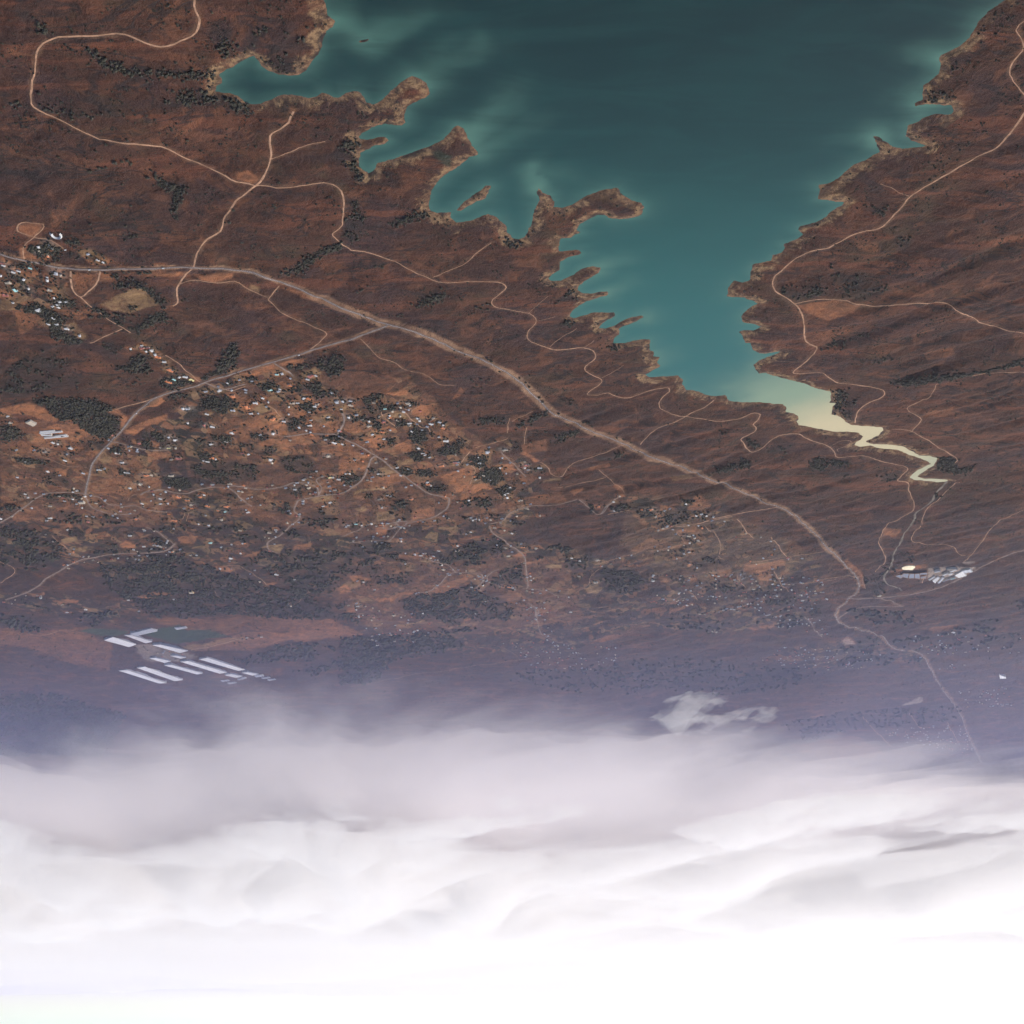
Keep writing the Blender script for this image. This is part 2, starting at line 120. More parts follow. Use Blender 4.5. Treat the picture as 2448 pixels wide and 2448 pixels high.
('footpath',4,[(-1015,3577.4),(-955.6,3583.3),(-906.4,3580.6)]),
('dirt_track',7,[(-893.3,3197.9),(-932.4,3176.4),(-1006.6,3164.9),(-1063.2,3172.8),(-1123.1,3190.3),(-1192.6,3167.6),(-1255.8,3158.1),(-1324.4,3176.4),(-1380.5,3195.9),(-1460.6,3262),(-1543.1,3328.6),(-1613.5,3350),(-1679.5,3368.1),(-1739.2,3401.3)]),
('dirt_track',5,[(-1508,3709.2),(-1519.2,3816.8),(-1493.5,3857.1),(-1470.1,3905.2),(-1481.3,3941.2),(-1538.9,3996.5),(-1552,4028),(-1554.2,4127.9)]),
('dirt_track',6,[(-1469.3,4116.9),(-1510.7,4119),(-1562.2,4132.2),(-1653.9,4221.4),(-1749.3,4317.1),(-1815.3,4383.9),(-1823.4,4427.7)]),
('dirt_track',5,[(-1615.4,3658.4),(-1674.3,3634.7),(-1738.9,3640.2),(-1786.7,3634),(-1823.5,3623.4)]),
('dirt_track',5,[(-1920.9,4640.2),(-1903.2,4643.4),(-1886.4,4786.6),(-1862.6,4934.9),(-1903.8,5123.1),(-1898.1,5195.8),(-1922.9,5302.5),(-2029.9,5367.3),(-2133.5,5372.3),(-2210.8,5491.9),(-2249.5,5505.6)]),
('dirt_track',5,[(-2332.9,4856.4),(-2288.7,4883.7),(-2238.1,5020),(-2240.4,5155.2),(-2270,5367.1),(-2278,5534),(-2285.6,5627.5)]),
('side_road',11,[(-2568,5401.7),(-2529.6,5472.3),(-2476,5561.5),(-2432.8,5659.5),(-2399.8,5766.6),(-2362.2,5843.7),(-2324.6,6028.5),(-2236.4,6111.5),(-2132.3,6151.2),(-2003.4,6176.5),(-1871.3,6188.6),(-1859.1,6197.5)]),
('side_road',9,[(-1911.5,6641),(-1924.2,6494),(-1963.5,6413.9),(-2040,6367),(-2117.8,6362.1),(-2197,6360.8)]),
('side_road',7,[(-2021.2,6170.5),(-2139.8,6303),(-2200.2,6354.8)]),
('dirt_track',9,[(-765.5,5141.1),(-795.9,5122.7),(-870,5069.3),(-955.4,4993.3),(-1048,4928.5),(-1136.8,4893.7),(-1190,4864.9)]),
('dirt_track',6,[(-1030.9,5012.5),(-1088.7,5147.8),(-1156.5,5285.9)]),
('dirt_track',8,[(-1234.5,5254.3),(-1307.3,5401.5),(-1361.5,5496.8)]),
('dirt_track',6,[(-1216.5,5604.4),(-1362.6,5502.2),(-1447.8,5454.6),(-1522.9,5407.8)]),
('footpath',4,[(-904.4,5132),(-968.7,5223.9),(-1016.7,5388.9),(-1035.6,5556)]),
('dirt_track',6,[(-1546.1,5915.5),(-1668.7,5813.5),(-1786,5803.6)]),
('footpath',6,[(-1819.4,5792.6),(-1847.5,5896),(-1888.7,5992.6)]),
('dirt_track',8,[(1314.8,2990.2),(1331.3,3038.5),(1338.7,3092),(1331.2,3125.9),(1298.5,3100.2),(1253.9,3046.6),(1228.2,2991.6)]),
('dirt_track',6,[(1430.6,2929),(1411.6,2873.5),(1391.5,2846.4),(1363.1,2823.9),(1378.9,2812.3),(1398.4,2797.4),(1386.3,2771.7),(1359.7,2760.3),(1316.3,2764.6),(1325.9,2790.3),(1363.1,2823.9),(1331.6,2833.8),(1306.6,2849.9),(1294.7,2880.9)]),
('dirt_track',5,[(712.7,3088.9),(743,3135.6),(759,3162.9),(741.1,3214.7),(712.6,3272.8),(663.4,3318.1),(611.5,3357.3),(613.8,3391.6),(648.7,3446.3),(678.8,3487)]),
('dirt_track',6,[(1400,3419.7),(1331.9,3372.2),(1265.3,3325.6)]),
('dirt_track',5,[(1013.3,3063.8),(971.3,3046.1),(929.2,3049.2),(893.5,3057.1),(839.1,3052.2),(801.8,3103.9),(761.2,3146.2)]),
('dirt_track',4,[(499.4,3397.9),(476.5,3454),(448.4,3524.8),(402.9,3553.5),(360.4,3622.9),(300.3,3645.6),(255.1,3720.2),(205.4,3732.1)]),
('dirt_track',4,[(241.5,3049.5),(194.3,3016.2),(145.3,2982.9),(106.9,2930.6),(59.3,2874)]),
('footpath',4,[(-53.1,3259.4),(-85.7,3200.9),(-112.6,3164.9)]),
('footpath',4,[(-82.3,3307.4),(-138.7,3284.5)]),
('footpath',5,[(-127,3466.5),(-155.3,3425.3),(-210.9,3360.8)]),
('footpath',4,[(-240.5,3477.6),(-273.3,3432.1)]),
('footpath',4,[(-317.3,3681.3),(-354.5,3638.5),(-387.9,3596.8)]),
('dirt_track',7,[(1496.7,3927.6),(1418.7,3885.4),(1336.6,3848.1),(1297,3822.3)]),
('dirt_track',4,[(625.6,2500),(572.9,2473.6),(523.2,2447.4),(476.8,2437.7)]),
('dirt_track',6,[(1331.2,3125.9),(1319,3193.2),(1295,3256.8),(1261.9,3314.5),(1242.8,3346.5)]),
('dirt_track',6,[(1082.2,3728.3),(1039.9,3763.2),(1013.8,3787.8),(953.2,3744.8)]),
('footpath',5,[(978.8,3667.1),(941.2,3646.7),(900.4,3624.5),(828.8,3584.8)]),
('dirt_track',6,[(1106.3,3703.3),(1116.8,3649.4),(1127.8,3621.7),(1139,3572.3),(1153.6,3517.3),(1172.5,3498.9)]),
('side_road',8,[(1091.8,3717.7),(1072.8,3741.4),(1054.1,3766.6),(1030.5,3772.6),(996,3756.9),(951.9,3726.5)]),
('side_road',8,[(821.3,3571.9),(800.5,3605),(780.7,3644.3),(769.9,3670.8)]),
('dirt_track',5,[(899.5,3887.2),(881,3924.6),(875.6,3965.5),(857.1,4007.7)]),
('dirt_track',5,[(526.6,3976.9),(490.2,3970),(465.4,3948.6),(401.9,3924.2),(368.9,3913.2)]),
('dirt_track',5,[(487.2,3939.3),(483.7,3970.1),(461.9,4014.8),(441,4072.5)]),
('dirt_track',6,[(403.4,3941.3),(384.4,3987.7),(360,4053.5),(342.3,4083.3),(324.9,4073.6),(312.2,4134.6)]),
('dirt_track',5,[(379.8,3969.8),(370.2,3929.4),(352.7,3911.1)]),
('dirt_track',6,[(267.4,4443.7),(230.9,4426.2),(204.5,4389.7),(192,4340.6),(168.7,4273.9)]),
('dirt_track',6,[(180.6,4629.7),(163.6,4555.2),(154.5,4494.3),(166.7,4424.5)]),
('side_road',6,[(44.7,4289.4),(13.7,4368.1),(-14.7,4445),(-36.6,4512.3),(-58.8,4553.1)]),
('dirt_track',5,[(144,4243.3),(91.8,4208.4),(40.4,4185.7),(16.5,4161.7)]),
('dirt_track',4,[(-48.2,4215.3),(-50.8,4136.2),(-56.9,4075.1)]),
('dirt_track',4,[(18.1,4121.2),(12.8,4032.6),(9.5,3995.8)]),
('dirt_track',4,[(-0.4,4022.5),(-39.4,3974.7),(-77.9,3940.1)]),
('dirt_track',5,[(-117.5,4402.6),(-147.6,4462.2),(-167.9,4536.8),(-211.9,4547.3),(-236.3,4442.8),(-259.2,4399.3),(-317.2,4361.6),(-382.6,4296.3),(-430.6,4247.2)]),
('dirt_track',5,[(-187,4671.6),(-242.4,4658.1),(-313.7,4605.3),(-394.1,4548.1)]),
('dirt_track',4,[(-359.4,4467.3),(-401,4542.2),(-443,4612.4),(-486.9,4694)]),
('footpath',5,[(1972.9,4355.5),(1928.2,4331.7),(1897,4342),(1878.3,4384.6),(1853.6,4416.7),(1830,4431.1),(1790.1,4439.4),(1751.2,4451.4)]),
('footpath',5,[(1698.1,4818.8),(1671.6,4758.8),(1619.4,4710.8),(1584.2,4705.8),(1535.9,4680.9),(1490.4,4692.3)]),
('dirt_track',4,[(1153,8342),(827.9,8127.6),(563.7,7893.1),(314.8,7710.1),(76.9,7576.3),(-166.2,7492.4)]),
('footpath',4,[(850.1,7724.9),(817.3,7516.8),(731,7458.8),(529.8,7369.7),(298.8,7268.4),(73.7,7226.3),(-39.2,7480.3)]),
('dirt_track',7,[(-2814.4,9378.2),(-3109.4,10010.2),(-3426.1,10616.6)]),
('dirt_track',6,[(-3114.4,9166.2),(-3437,9859.5)]),
('dirt_track',6,[(-3564,9580.5),(-3961.7,10466.5)]),
('side_road',7,[(-1690.5,6539.4),(-1801.8,6789.2),(-1899.9,6979.3)]),
('dirt_track',6,[(-691,5165.3),(-734.9,5158.1),(-770.9,5120.9),(-845.3,5081.1),(-918.7,5037.7),(-1000.2,4976.7)]),
('dirt_track',5,[(-778.7,5212),(-819.8,5304.8),(-835,5357.7),(-765.1,5404),(-686.7,5460.1),(-595.9,5495.3),(-482.4,5584.3),(-420.3,5634.3)]),
('footpath',5,[(-347.9,6108.5),(-405.3,5966.8),(-412.6,5858.8),(-451,5754)]),
('footpath',5,[(-896.2,5123.2),(-954.1,5207.1),(-984.2,5270.3),(-1021.4,5417.3),(-1033.9,5545.5),(-1073.5,5602.3)]),
('side_road',5,[(-399.4,4954.4),(-434.2,4843.4),(-470,4726.1)]),
('dirt_track',5,[(-435,4956.9),(-486.8,4921.4),(-531.2,4896.7)]),
('dirt_track',6,[(-956.3,6087.6),(-997.6,6177.7),(-1035.6,6302)]),
('dirt_track',6,[(-1075.9,6550.5),(-1141.5,6488.3),(-1196,6458.5),(-1269.8,6428.5),(-1322,6337.6),(-1403.9,6263.5)]),
('dirt_track',5,[(-1169.5,5807.2),(-1217.5,5948.4),(-1251.4,6011)]),
('dirt_track',5,[(-1349.2,5739.2),(-1416.8,5914.6),(-1487.7,6035.1)]),
('dirt_track',5,[(-1426.2,5916.4),(-1523.7,5940.4),(-1600.3,5881.7),(-1696.1,5842.7)]),
('dirt_track',5,[(-2184.9,5967.4),(-2157.4,5855),(-2146.5,5739.1)]),
('dirt_track',6,[(2963,6972.7),(2892.1,7015),(2651.5,6886.6)]),
('dirt_track',8,[(2059.6,7339.5),(1832.5,7189.7),(1659,7056),(1511.3,6975.9)])]
STREAM=[(-1866.4,4643.7),(-1859.1,4681),(-1853.2,4756.9),(-1858.5,4845.8),(-1841.3,4892.3),(-1823,4935.8),(-1838.1,5010.4),(-1850,5151.5),(-1869.9,5293.6),(-1881.3,5415.2),(-1902.9,5547.8),(-1922.6,5644.9),(-1940.6,5761.4),(-1939.3,5822.5),(-1974.4,5912.1),(-2042,5982.1),(-2103.1,6058.1)]
PATCH=[('t',0.9,[(358,2114),(354,2093),(317,2090),(319,2112)]),
('s',0.24,[(837,3553),(360,3687),(227,3993),(57,4294),(-82,4588),(84,5009),(536,5135),(751,5300),(1262,4971),(1289,4461),(1128,3929),(949,3673)]),
('s',0.28,[(1950,4036),(1641,3977),(1500,4295),(1499,4726),(1657,5156),(2097,5129),(2325,4968)]),
('t',0.2,[(-512,4830),(-997,4958),(-1498,5474),(-1418,6088),(-843,6008),(-517,5335)]),
('s',0.2,[(945,5663),(-262,5518),(-433,6665),(590,7199),(1020,6506)]),
('s',1,[(951,3968),(874,3938),(856,4000),(867,4138),(949,4143),(933,4060),(930,4014)]),
('s',0.9,[(806,3586),(758,3552),(704,3548),(720,3573),(762,3607),(795,3593)]),
('s',0.9,[(964,3665),(901,3626),(820,3581),(808,3611),(860,3649),(940,3682)]),
('t',0.9,[(744,3646),(682,3597),(660,3647),(728,3659)]),
('s',0.9,[(842,3923),(791,3888),(762,3946),(801,3985),(849,3981)]),
('s',0.75,[(760,4036),(647,4006),(673,4098),(770,4122)]),
('s',0.8,[(627,4007),(561,4002),(529,4069),(565,4093),(646,4096)]),
('s',0.7,[(1031,4026),(962,3975),(936,4060),(951,4122),(1025,4188),(1064,4160)]),
('s',0.75,[(918,4196),(748,4129),(773,4225),(872,4243),(921,4325),(930,4262)]),
('s',1,[(825,4270),(802,4301),(809,4324),(831,4329)]),
('s',0.8,[(999,4190),(925,4178),(939,4235),(995,4240)]),
('t',0.9,[(967,3920),(925,3869),(905,3880),(893,3922),(961,3968)]),
('t',0.7,[(893,3838),(845,3797),(814,3801),(835,3847),(894,3857)]),
('s',0.6,[(758,4242),(630,4181),(649,4329),(774,4324)]),
('s',0.6,[(709,4383),(636,4287),(564,4326),(631,4472),(724,4469)]),
('s',1,[(366,3914),(326,3902),(292,3977),(324,4013),(359,3991),(376,3958)]),
('t',0.9,[(473,3963),(407,3942),(389,4000),(440,3985)]),
('s',1,[(460,3796),(380,3771),(373,3807),(430,3816)]),
('s',1,[(524,4079),(465,4044),(442,4086),(525,4111)]),
('s',1,[(576,4175),(512,4117),(492,4184),(486,4261),(537,4292),(565,4232)]),
('s',0.75,[(503,4294),(399,4165),(404,4280),(471,4329)]),
('s',1,[(311,4225),(255,4199),(263,4232),(306,4251)]),
('s',0.75,[(709,4433),(628,4327),(569,4326),(605,4489),(718,4501)]),
('s',0.75,[(612,4576),(466,4508),(452,4596),(553,4651),(612,4643)]),
('s',1,[(205,4236),(159,4282),(177,4308),(189,4271)]),
('s',1,[(301,4406),(277,4427),(287,4480)]),
('s',0.85,[(302,4558),(196,4458),(159,4416),(165,4593),(184,4729),(244,4718),(248,4655)]),
('s',0.9,[(151,4625),(92,4634),(85,4686),(153,4706)]),
('t',0.8,[(526,3852),(483,3839),(502,3871)]),
('t',0.8,[(480,4391),(403,4355),(408,4414),(471,4408)]),
('t',0.9,[(378,4390),(349,4385),(351,4414)]),
('s',0.5,[(200,3798),(185,3748),(164,3755),(192,3823),(224,3851)]),
('s',0.8,[(720,4451),(583,4381),(615,4502),(728,4535)]),
('s',0.85,[(452,4907),(344,4871),(350,4961),(457,5028)]),
('t',0.8,[(611,4944),(531,4925),(535,5012),(626,5045)]),
('t',0.9,[(692,4716),(636,4680),(534,4670),(545,4707),(619,4697),(682,4727)]),
('t',0.8,[(709,4909),(672,4894),(658,4938),(695,4957)]),
('s',0.8,[(639,5132),(578,5126),(596,5221),(640,5258)]),
('t',0.8,[(885,5231),(806,5196),(811,5232),(879,5251)]),
('t',0.9,[(886,4774),(791,4748),(792,4781),(875,4828)]),
('s',0.7,[(572,5239),(508,5257),(522,5320),(576,5317)]),
('t',0.9,[(468,5608),(405,5586),(408,5627),(461,5629)]),
('s',0.6,[(567,5540),(448,5568),(450,5601),(563,5595)]),
('s',0.6,[(1068,5386),(968,5342),(996,5414),(1078,5444)]),
('t',0.7,[(563,4456),(510,4425),(481,4502),(573,4547)]),
('s',1,[(205,4225),(159,4286),(177,4311)]),
('s',0.9,[(57,4433),(7,4431),(-15,4504),(50,4513)]),
('s',0.8,[(-28,4300),(-56,4284),(-114,4388),(-89,4398),(-70,4343)]),
('s',0.9,[(-252,4700),(-306,4666),(-280,4743),(-273,4761)]),
('s',0.9,[(222,4645),(122,4628),(85,4670),(166,4733),(229,4807)]),
('t',0.8,[(30,4206),(-4,4213),(0,4247)]),
('s',0.5,[(-306,4468),(-405,4410),(-400,4438),(-318,4494)]),
('s',0.4,[(-35,4224),(-136,4163),(-139,4284),(-42,4301)]),
('t',0.7,[(-129,4600),(-212,4558),(-206,4584),(-133,4615)]),
('s',0.4,[(76,4815),(-226,4722),(-250,4835),(-70,4859),(39,4947),(77,4910)]),
('s',0.9,[(1896,3905),(1776,3866),(1741,3901),(1705,4000),(1736,4032),(1796,3981),(1848,3947),(1929,3985)]),
('s',0.8,[(1859,4128),(1732,4030),(1675,4055),(1693,4193),(1722,4235),(1751,4201),(1828,4208),(1894,4221)]),
('s',0.9,[(1686,4031),(1659,4055),(1642,4159),(1693,4193),(1691,4109)]),
('s',0.85,[(1494,4100),(1419,4030),(1286,3941),(1302,4001),(1392,4050),(1468,4149),(1505,4136)]),
('s',1,[(1353,3892),(1314,3890),(1275,3862),(1279,3822),(1320,3863)]),
('s',0.9,[(1507,3935),(1467,3899),(1461,3952),(1481,3997),(1483,3958)]),
('s',1,[(1845,4546),(1810,4528),(1812,4568),(1850,4591)]),
('s',0.9,[(1898,4512),(1829,4440),(1871,4528)]),
('s',0.6,[(1720,4304),(1638,4276),(1688,4344),(1747,4395)]),
('t',0.8,[(1669,4351),(1622,4336),(1636,4394),(1679,4405)]),
('s',0.7,[(1421,4195),(1386,4204),(1403,4254),(1434,4244)]),
('s',0.7,[(2053,4910),(1978,4873),(1986,4910),(2044,4930)]),
('s',0.6,[(2279,4983),(2166,4862),(2110,4878),(2184,5012),(2283,5062)]),
('s',0.5,[(1769,4570),(1602,4530),(1604,4656),(1710,4819),(1833,4720)]),
('s',0.4,[(2031,4239),(1880,4202),(1844,4252),(1903,4339),(2023,4305)]),
('s',0.7,[(1462,4292),(1382,4292),(1396,4345),(1485,4397)]),
('s',0.9,[(1468,3013),(1423,2992),(1410,3006),(1467,3033)]),
('s',0.45,[(1315,3000),(1241,3004),(1264,3053),(1324,3113),(1334,3081)]),
('s',0.8,[(1237,3000),(1196,3016),(1209,3045),(1254,3044)]),
('s',0.9,[(1422,2876),(1386,2847),(1400,2886),(1392,2909),(1361,2934),(1368,2942),(1400,2931),(1437,2930)]),
('t',0.75,[(1287,3178),(1162,3086),(1129,3083),(1108,3177),(1212,3234),(1271,3212)]),
('s',0.6,[(1390,2778),(1335,2756),(1317,2772),(1337,2801),(1367,2829),(1393,2793)]),
('s',0.9,[(1363,3066),(1343,3045),(1357,3079)]),
('s',1,[(1254,2912),(1243,2918),(1230,2955),(1239,2959)]),
('t',0.6,[(1600,3172),(1543,3151),(1483,3136),(1491,3158),(1551,3186),(1559,3221),(1624,3232)]),
('s',0.5,[(1446,3225),(1312,3204),(1308,3240),(1392,3277),(1429,3254)]),
('t',0.6,[(1468,3320),(1408,3290),(1405,3364),(1443,3343)]),
('s',0.5,[(1064,2955),(1014,2943),(1030,3002),(1172,3016),(1070,2987)]),
('s',0.8,[(1238,3014),(1158,3026),(1053,2997),(960,3000),(977,3025),(1068,3012),(1222,3028)]),
('s',0.9,[(953,3016),(828,3000),(851,3035),(904,3056),(944,3042)]),
('s',0.7,[(709,3098),(627,3131),(537,3192),(539,3209),(597,3183),(657,3146)]),
('t',0.6,[(794,3065),(772,3090),(783,3119),(806,3099)]),
('s',0.5,[(1611,3374),(1479,3248),(1507,3160),(1578,3202)]),
('s',0.9,[(1510,3927),(1466,3912),(1448,3984),(1501,4088),(1481,3983)]),
('s',0.7,[(728,2541),(696,2543),(670,2575),(694,2601),(729,2569)]),
('s',0.6,[(544,2308),(524,2319),(540,2336),(553,2331)]),
('s',0.3,[(1267,2686),(1230,2692),(1168,2624),(1224,2729),(1277,2781),(1298,2783)]),
('s',0.3,[(1137,2089),(1117,2118),(1130,2129),(1150,2100)]),
('s',0.35,[(808,2363),(765,2345),(786,2378),(870,2428),(849,2398)]),
('s',0.7,[(-901,3208),(-1008,3170),(-1095,3187),(-1080,3238),(-1016,3292),(-950,3253)]),
('s',0.35,[(-1169,3120),(-1267,3055),(-1305,3123),(-1208,3127)]),
('s',0.35,[(-1552,3917),(-1632,3886),(-1646,3982),(-1552,3996)]),
('s',0.4,[(-1396,3498),(-1484,3474),(-1506,3520),(-1418,3547)]),
('s',0.3,[(-1367,2837),(-1459,2821),(-1471,2855),(-1390,2869)]),
('s',0.3,[(-977,2846),(-1051,2859),(-1074,2906),(-1013,2906)]),
('s',0.35,[(-1003,3398),(-1074,3339),(-1127,3364),(-1039,3429)]),
('s',0.8,[(-1178,5702),(-1272,5600),(-1367,5556),(-1394,5679),(-1320,5707),(-1375,5908),(-1319,5927),(-1273,5806),(-1194,5767)]),
('s',0.9,[(-1062,5812),(-1131,5738),(-1140,5770),(-1089,5814)]),
('s',0.9,[(-889,5659),(-912,5638),(-917,5706),(-895,5706)]),
('t',0.8,[(-878,5776),(-925,5731),(-927,5748),(-887,5781)]),
('s',0.6,[(-908,5940),(-974,5881),(-985,5930)]),
('s',0.7,[(-775,5189),(-857,5139),(-868,5189),(-798,5239)]),
('s',0.6,[(-897,6444),(-1016,6370),(-1008,6421),(-907,6520)]),
('t',0.7,[(-1027,5938),(-1064,5879),(-1080,5929),(-1036,5964)]),
('t',0.5,[(-1333,6957),(-1432,6708),(-1428,6741),(-1412,6925)]),
('s',0.4,[(-1434,6878),(-1554,6706),(-1579,6823),(-1461,6937)]),
('s',0.6,[(-445,4601),(-489,4690),(-469,4711),(-434,4641)]),
('s',0.8,[(-653,4840),(-687,4837),(-694,4893),(-664,4908)]),
('s',0.5,[(-543,4942),(-573,4929),(-632,5109),(-609,5123)]),
('s',0.7,[(-590,5707),(-623,5684),(-689,5642),(-686,5658),(-617,5720)]),
('s',0.6,[(-770,5886),(-812,5852),(-842,5918),(-796,5951)]),
('t',0.7,[(-391,6035),(-435,6004),(-488,6022),(-468,6136),(-423,6101)]),
('t',0.8,[(-873,5769),(-930,5731),(-924,5754)]),
('t',0.5,[(-663,4547),(-743,4498),(-758,4528),(-680,4572)]),
('s',0.5,[(-792,4712),(-817,4708),(-886,4832),(-846,4926),(-784,4873)]),
('s',0.4,[(-583,5448),(-666,5268),(-744,5336),(-759,5390),(-625,5483)]),
('s',0.7,[(-4,5541),(-50,5468),(-77,5527),(-21,5585)]),
('s',0.9,[(-74,5618),(-139,5592),(-131,5629),(-74,5676)]),
('t',0.8,[(-172,5682),(-254,5648),(-252,5719),(-182,5723)]),
('t',0.9,[(348,5117),(282,5106),(276,5138),(345,5145)]),
('s',0.6,[(311,5693),(263,5602),(229,5621),(266,5677)]),
('s',0.7,[(439,6110),(362,5978),(218,5833),(250,5956),(368,6097)]),
('s',0.8,[(76,6055),(1,6017),(-8,6067),(67,6074)]),
('s',0.5,[(39,6150),(-65,6119),(-85,6214),(30,6301)]),
('s',0.6,[(249,5260),(132,5218),(158,5256),(246,5301)]),
('t',0.9,[(2153,5274),(2067,5227),(2074,5274),(2144,5331),(2166,5343)]),
('t',0.8,[(2181,5421),(2070,5384),(2096,5447),(2129,5459),(2156,5451)]),
('s',1,[(1907,5372),(1864,5314),(1834,5381),(1856,5426),(1915,5425)]),
('t',0.8,[(2074,5614),(1985,5567),(1997,5608)]),
('s',0.9,[(2070,6203),(1971,6144),(1898,6187),(1919,6265),(2076,6284)]),
('s',0.8,[(2543,6273),(2457,6223),(2408,6260),(2438,6306),(2526,6308)]),
('s',0.8,[(2648,6167),(2552,6136),(2564,6172),(2622,6201)]),
('s',0.6,[(2102,5093),(2017,5033),(2054,5139),(2114,5152)]),
('s',0.5,[(2180,5176),(2178,5331),(2156,5511),(2172,5532),(2202,5398)]),
('s',0.5,[(2009,5176),(1955,5108),(1962,5155),(2020,5236)]),
('s',0.4,[(2024,5224),(1923,5185),(1906,5259),(2030,5265)]),
('s',0.4,[(3079,6834),(2999,6829),(2934,7001),(2615,6845),(2492,6793),(2686,6899),(2578,7047),(2762,7119),(3162,7045)]),
('s',0.9,[(1996,6134),(1858,6144),(1887,6231),(2039,6276)]),
('s',0.8,[(1528,5712),(1471,5694),(1441,5756),(1468,5800),(1527,5744)]),
('s',0.9,[(1318,6022),(1303,5972),(1243,5947),(1274,6009)]),
('s',0.7,[(1614,5293),(1503,5281),(1543,5378),(1612,5382)]),
('t',0.8,[(1237,5407),(1103,5369),(1148,5479),(1193,5490),(1198,5429)]),
('s',0.6,[(1362,5557),(1233,5453),(1272,5542)]),
('s',0.7,[(1072,5945),(1052,5940),(1067,6033)]),
('s',0.35,[(2128,6593),(1875,6590),(1792,6662),(1417,6566),(1136,6480),(1185,6794),(1573,6836),(1758,6965),(1991,6837)]),
('s',0.6,[(1590,6866),(1185,6794),(1202,6906),(1464,7092),(1583,7014)]),
('s',0.85,[(948,6049),(892,5973),(859,6040),(887,6152),(943,6146)]),
('s',0.85,[(859,5861),(796,5867),(745,5897),(745,5940),(806,5945),(848,5917)]),
('s',0.85,[(761,6220),(660,6203),(609,6169),(526,6141),(549,6189),(608,6210),(666,6275),(738,6273)]),
('s',0.8,[(1070,5934),(1042,5965),(1059,6040),(1072,6002)]),
('s',0.7,[(932,6394),(875,6364),(895,6455),(932,6431)]),
('s',0.5,[(1277,6603),(1066,6604),(990,6724),(895,6956),(975,7007),(1095,7025),(1362,7092)]),
('s',0.6,[(865,6203),(810,6188),(819,6221)]),
('t',0.8,[(633,6741),(522,6620),(513,6645),(616,6777)]),
('s',0.7,[(348,6002),(276,5959),(278,5995),(392,6125)]),
('s',0.6,[(527,6411),(457,6400),(481,6472)]),
('t',0.8,[(572,6305),(518,6288),(502,6331)]),
('s',0.35,[(3080,6835),(2933,7008),(2652,6887),(2528,7238),(2728,7809),(2954,7693),(3091,7281),(3214,7170)]),
('s',0.45,[(2046,7284),(1598,6869),(1058,6825),(1286,6926),(1576,7300),(2043,7362)]),
('s',0.5,[(1008,6703),(908,7000),(1054,7040)]),
('s',0.5,[(-479,7142),(-650,7061),(-689,7006),(-578,6972)]),
('s',0.5,[(-2034,7036),(-2078,6997),(-2176,7191),(-2096,7186)]),
('s',0.5,[(-1626,7516),(-1751,7446),(-1766,7521)]),
('s',0.5,[(-2524,6894),(-2642,6717),(-2683,6836),(-2561,6913)]),
('p',0.8,[(-2966,8887),(-3036,8623),(-3079,8715),(-3043,8893)]),
('s',0.6,[(-2344,9257),(-2458,9231),(-2491,9389)]),
('s',0.3,[(-2474,10549),(-2995,10144),(-3485,11034),(-2996,11392)]),
('g',1,[(2639,6922),(2556,6864),(2373,6838),(2316,6905),(2468,7032),(2543,7062)]),
('g',1,[(2263,6937),(2123,6836),(1971,6732),(1962,6879),(1836,6841),(1738,6964),(2091,7187),(2155,7180)]),
('m',1,[(2654,7134),(2546,7095),(2476,7263),(2615,7288)]),
('p',0.45,[(2380,7221),(2275,7227),(2102,7389),(2042,7455),(2197,7596),(2417,7580),(2428,7412)]),
('t',0.5,[(2112,7266),(1637,6974),(1659,7082),(2054,7366)]),
('p',0.9,[(-2141,5738),(-2204,5716),(-2365,5696),(-2396,5763),(-2329,5907),(-2182,5883)]),
('s',0.8,[(-1992,5664),(-2033,5636),(-2056,5690),(-2123,5683),(-2136,5738),(-2061,5741)]),
('s',0.7,[(-1990,5807),(-2005,5787),(-2046,5820),(-2042,5843)]),
('s',0.7,[(-1946,5757),(-2009,5716),(-2019,5766),(-1966,5789)]),
('s',0.7,[(-1668,5524),(-1816,5780),(-1886,5997),(-1866,5980),(-1810,5816),(-1674,5584)]),
('s',0.6,[(-1730,5124),(-1811,5124),(-1834,5286),(-1754,5208)]),
('p',0.6,[(-2275,5624),(-2350,5627),(-2346,5646),(-2296,5667)]),
('s',0.6,[(-2516,6844),(-2665,6771),(-2669,6818),(-2545,6900)]),
('p',0.5,[(-2043,7055),(-2074,7011),(-2169,7206),(-2088,7176)]),
('w',1,[(1399,2881),(1369,2848),(1332,2855),(1305,2870),(1317,2905),(1340,2927),(1375,2918),(1397,2896)]),
('w',1,[(1546,3194),(1482,3181),(1451,3240),(1436,3282),(1474,3321),(1487,3279),(1521,3250),(1554,3221)]),
('w',1,[(1492,3291),(1478,3322),(1434,3400),(1413,3423),(1478,3426),(1508,3385)]),
('w',1,[(1320,3181),(1301,3187),(1270,3262),(1251,3310),(1267,3323),(1295,3270),(1329,3222)]),
('w',1,[(1152,3036),(1119,3048),(1098,3122),(1074,3161),(1085,3204),(1108,3158),(1122,3093),(1146,3071)]),
('w',0.7,[(1232,3091),(1213,3064),(1159,3040),(1157,3069),(1188,3086)]),
('w',1,[(1268,2832),(1240,2828),(1241,2841),(1250,2851),(1273,2852)]),
('w',1,[(1209,3187),(1183,3193),(1183,3201),(1194,3212),(1210,3207)]),
('w',0.7,[(1534,3010),(1504,3034),(1464,3033),(1484,3069),(1559,3071)]),
('w',0.7,[(1453,2955),(1410,2969),(1427,2988),(1460,2981)]),
('w',0.7,[(1425,3154),(1345,3145),(1373,3190),(1438,3203)]),
('w',1,[(1216,2961),(1176,2964),(1182,2988),(1224,2984)]),
('w',0.8,[(1189,2994),(1180,3016),(1193,3040),(1198,3026)]),
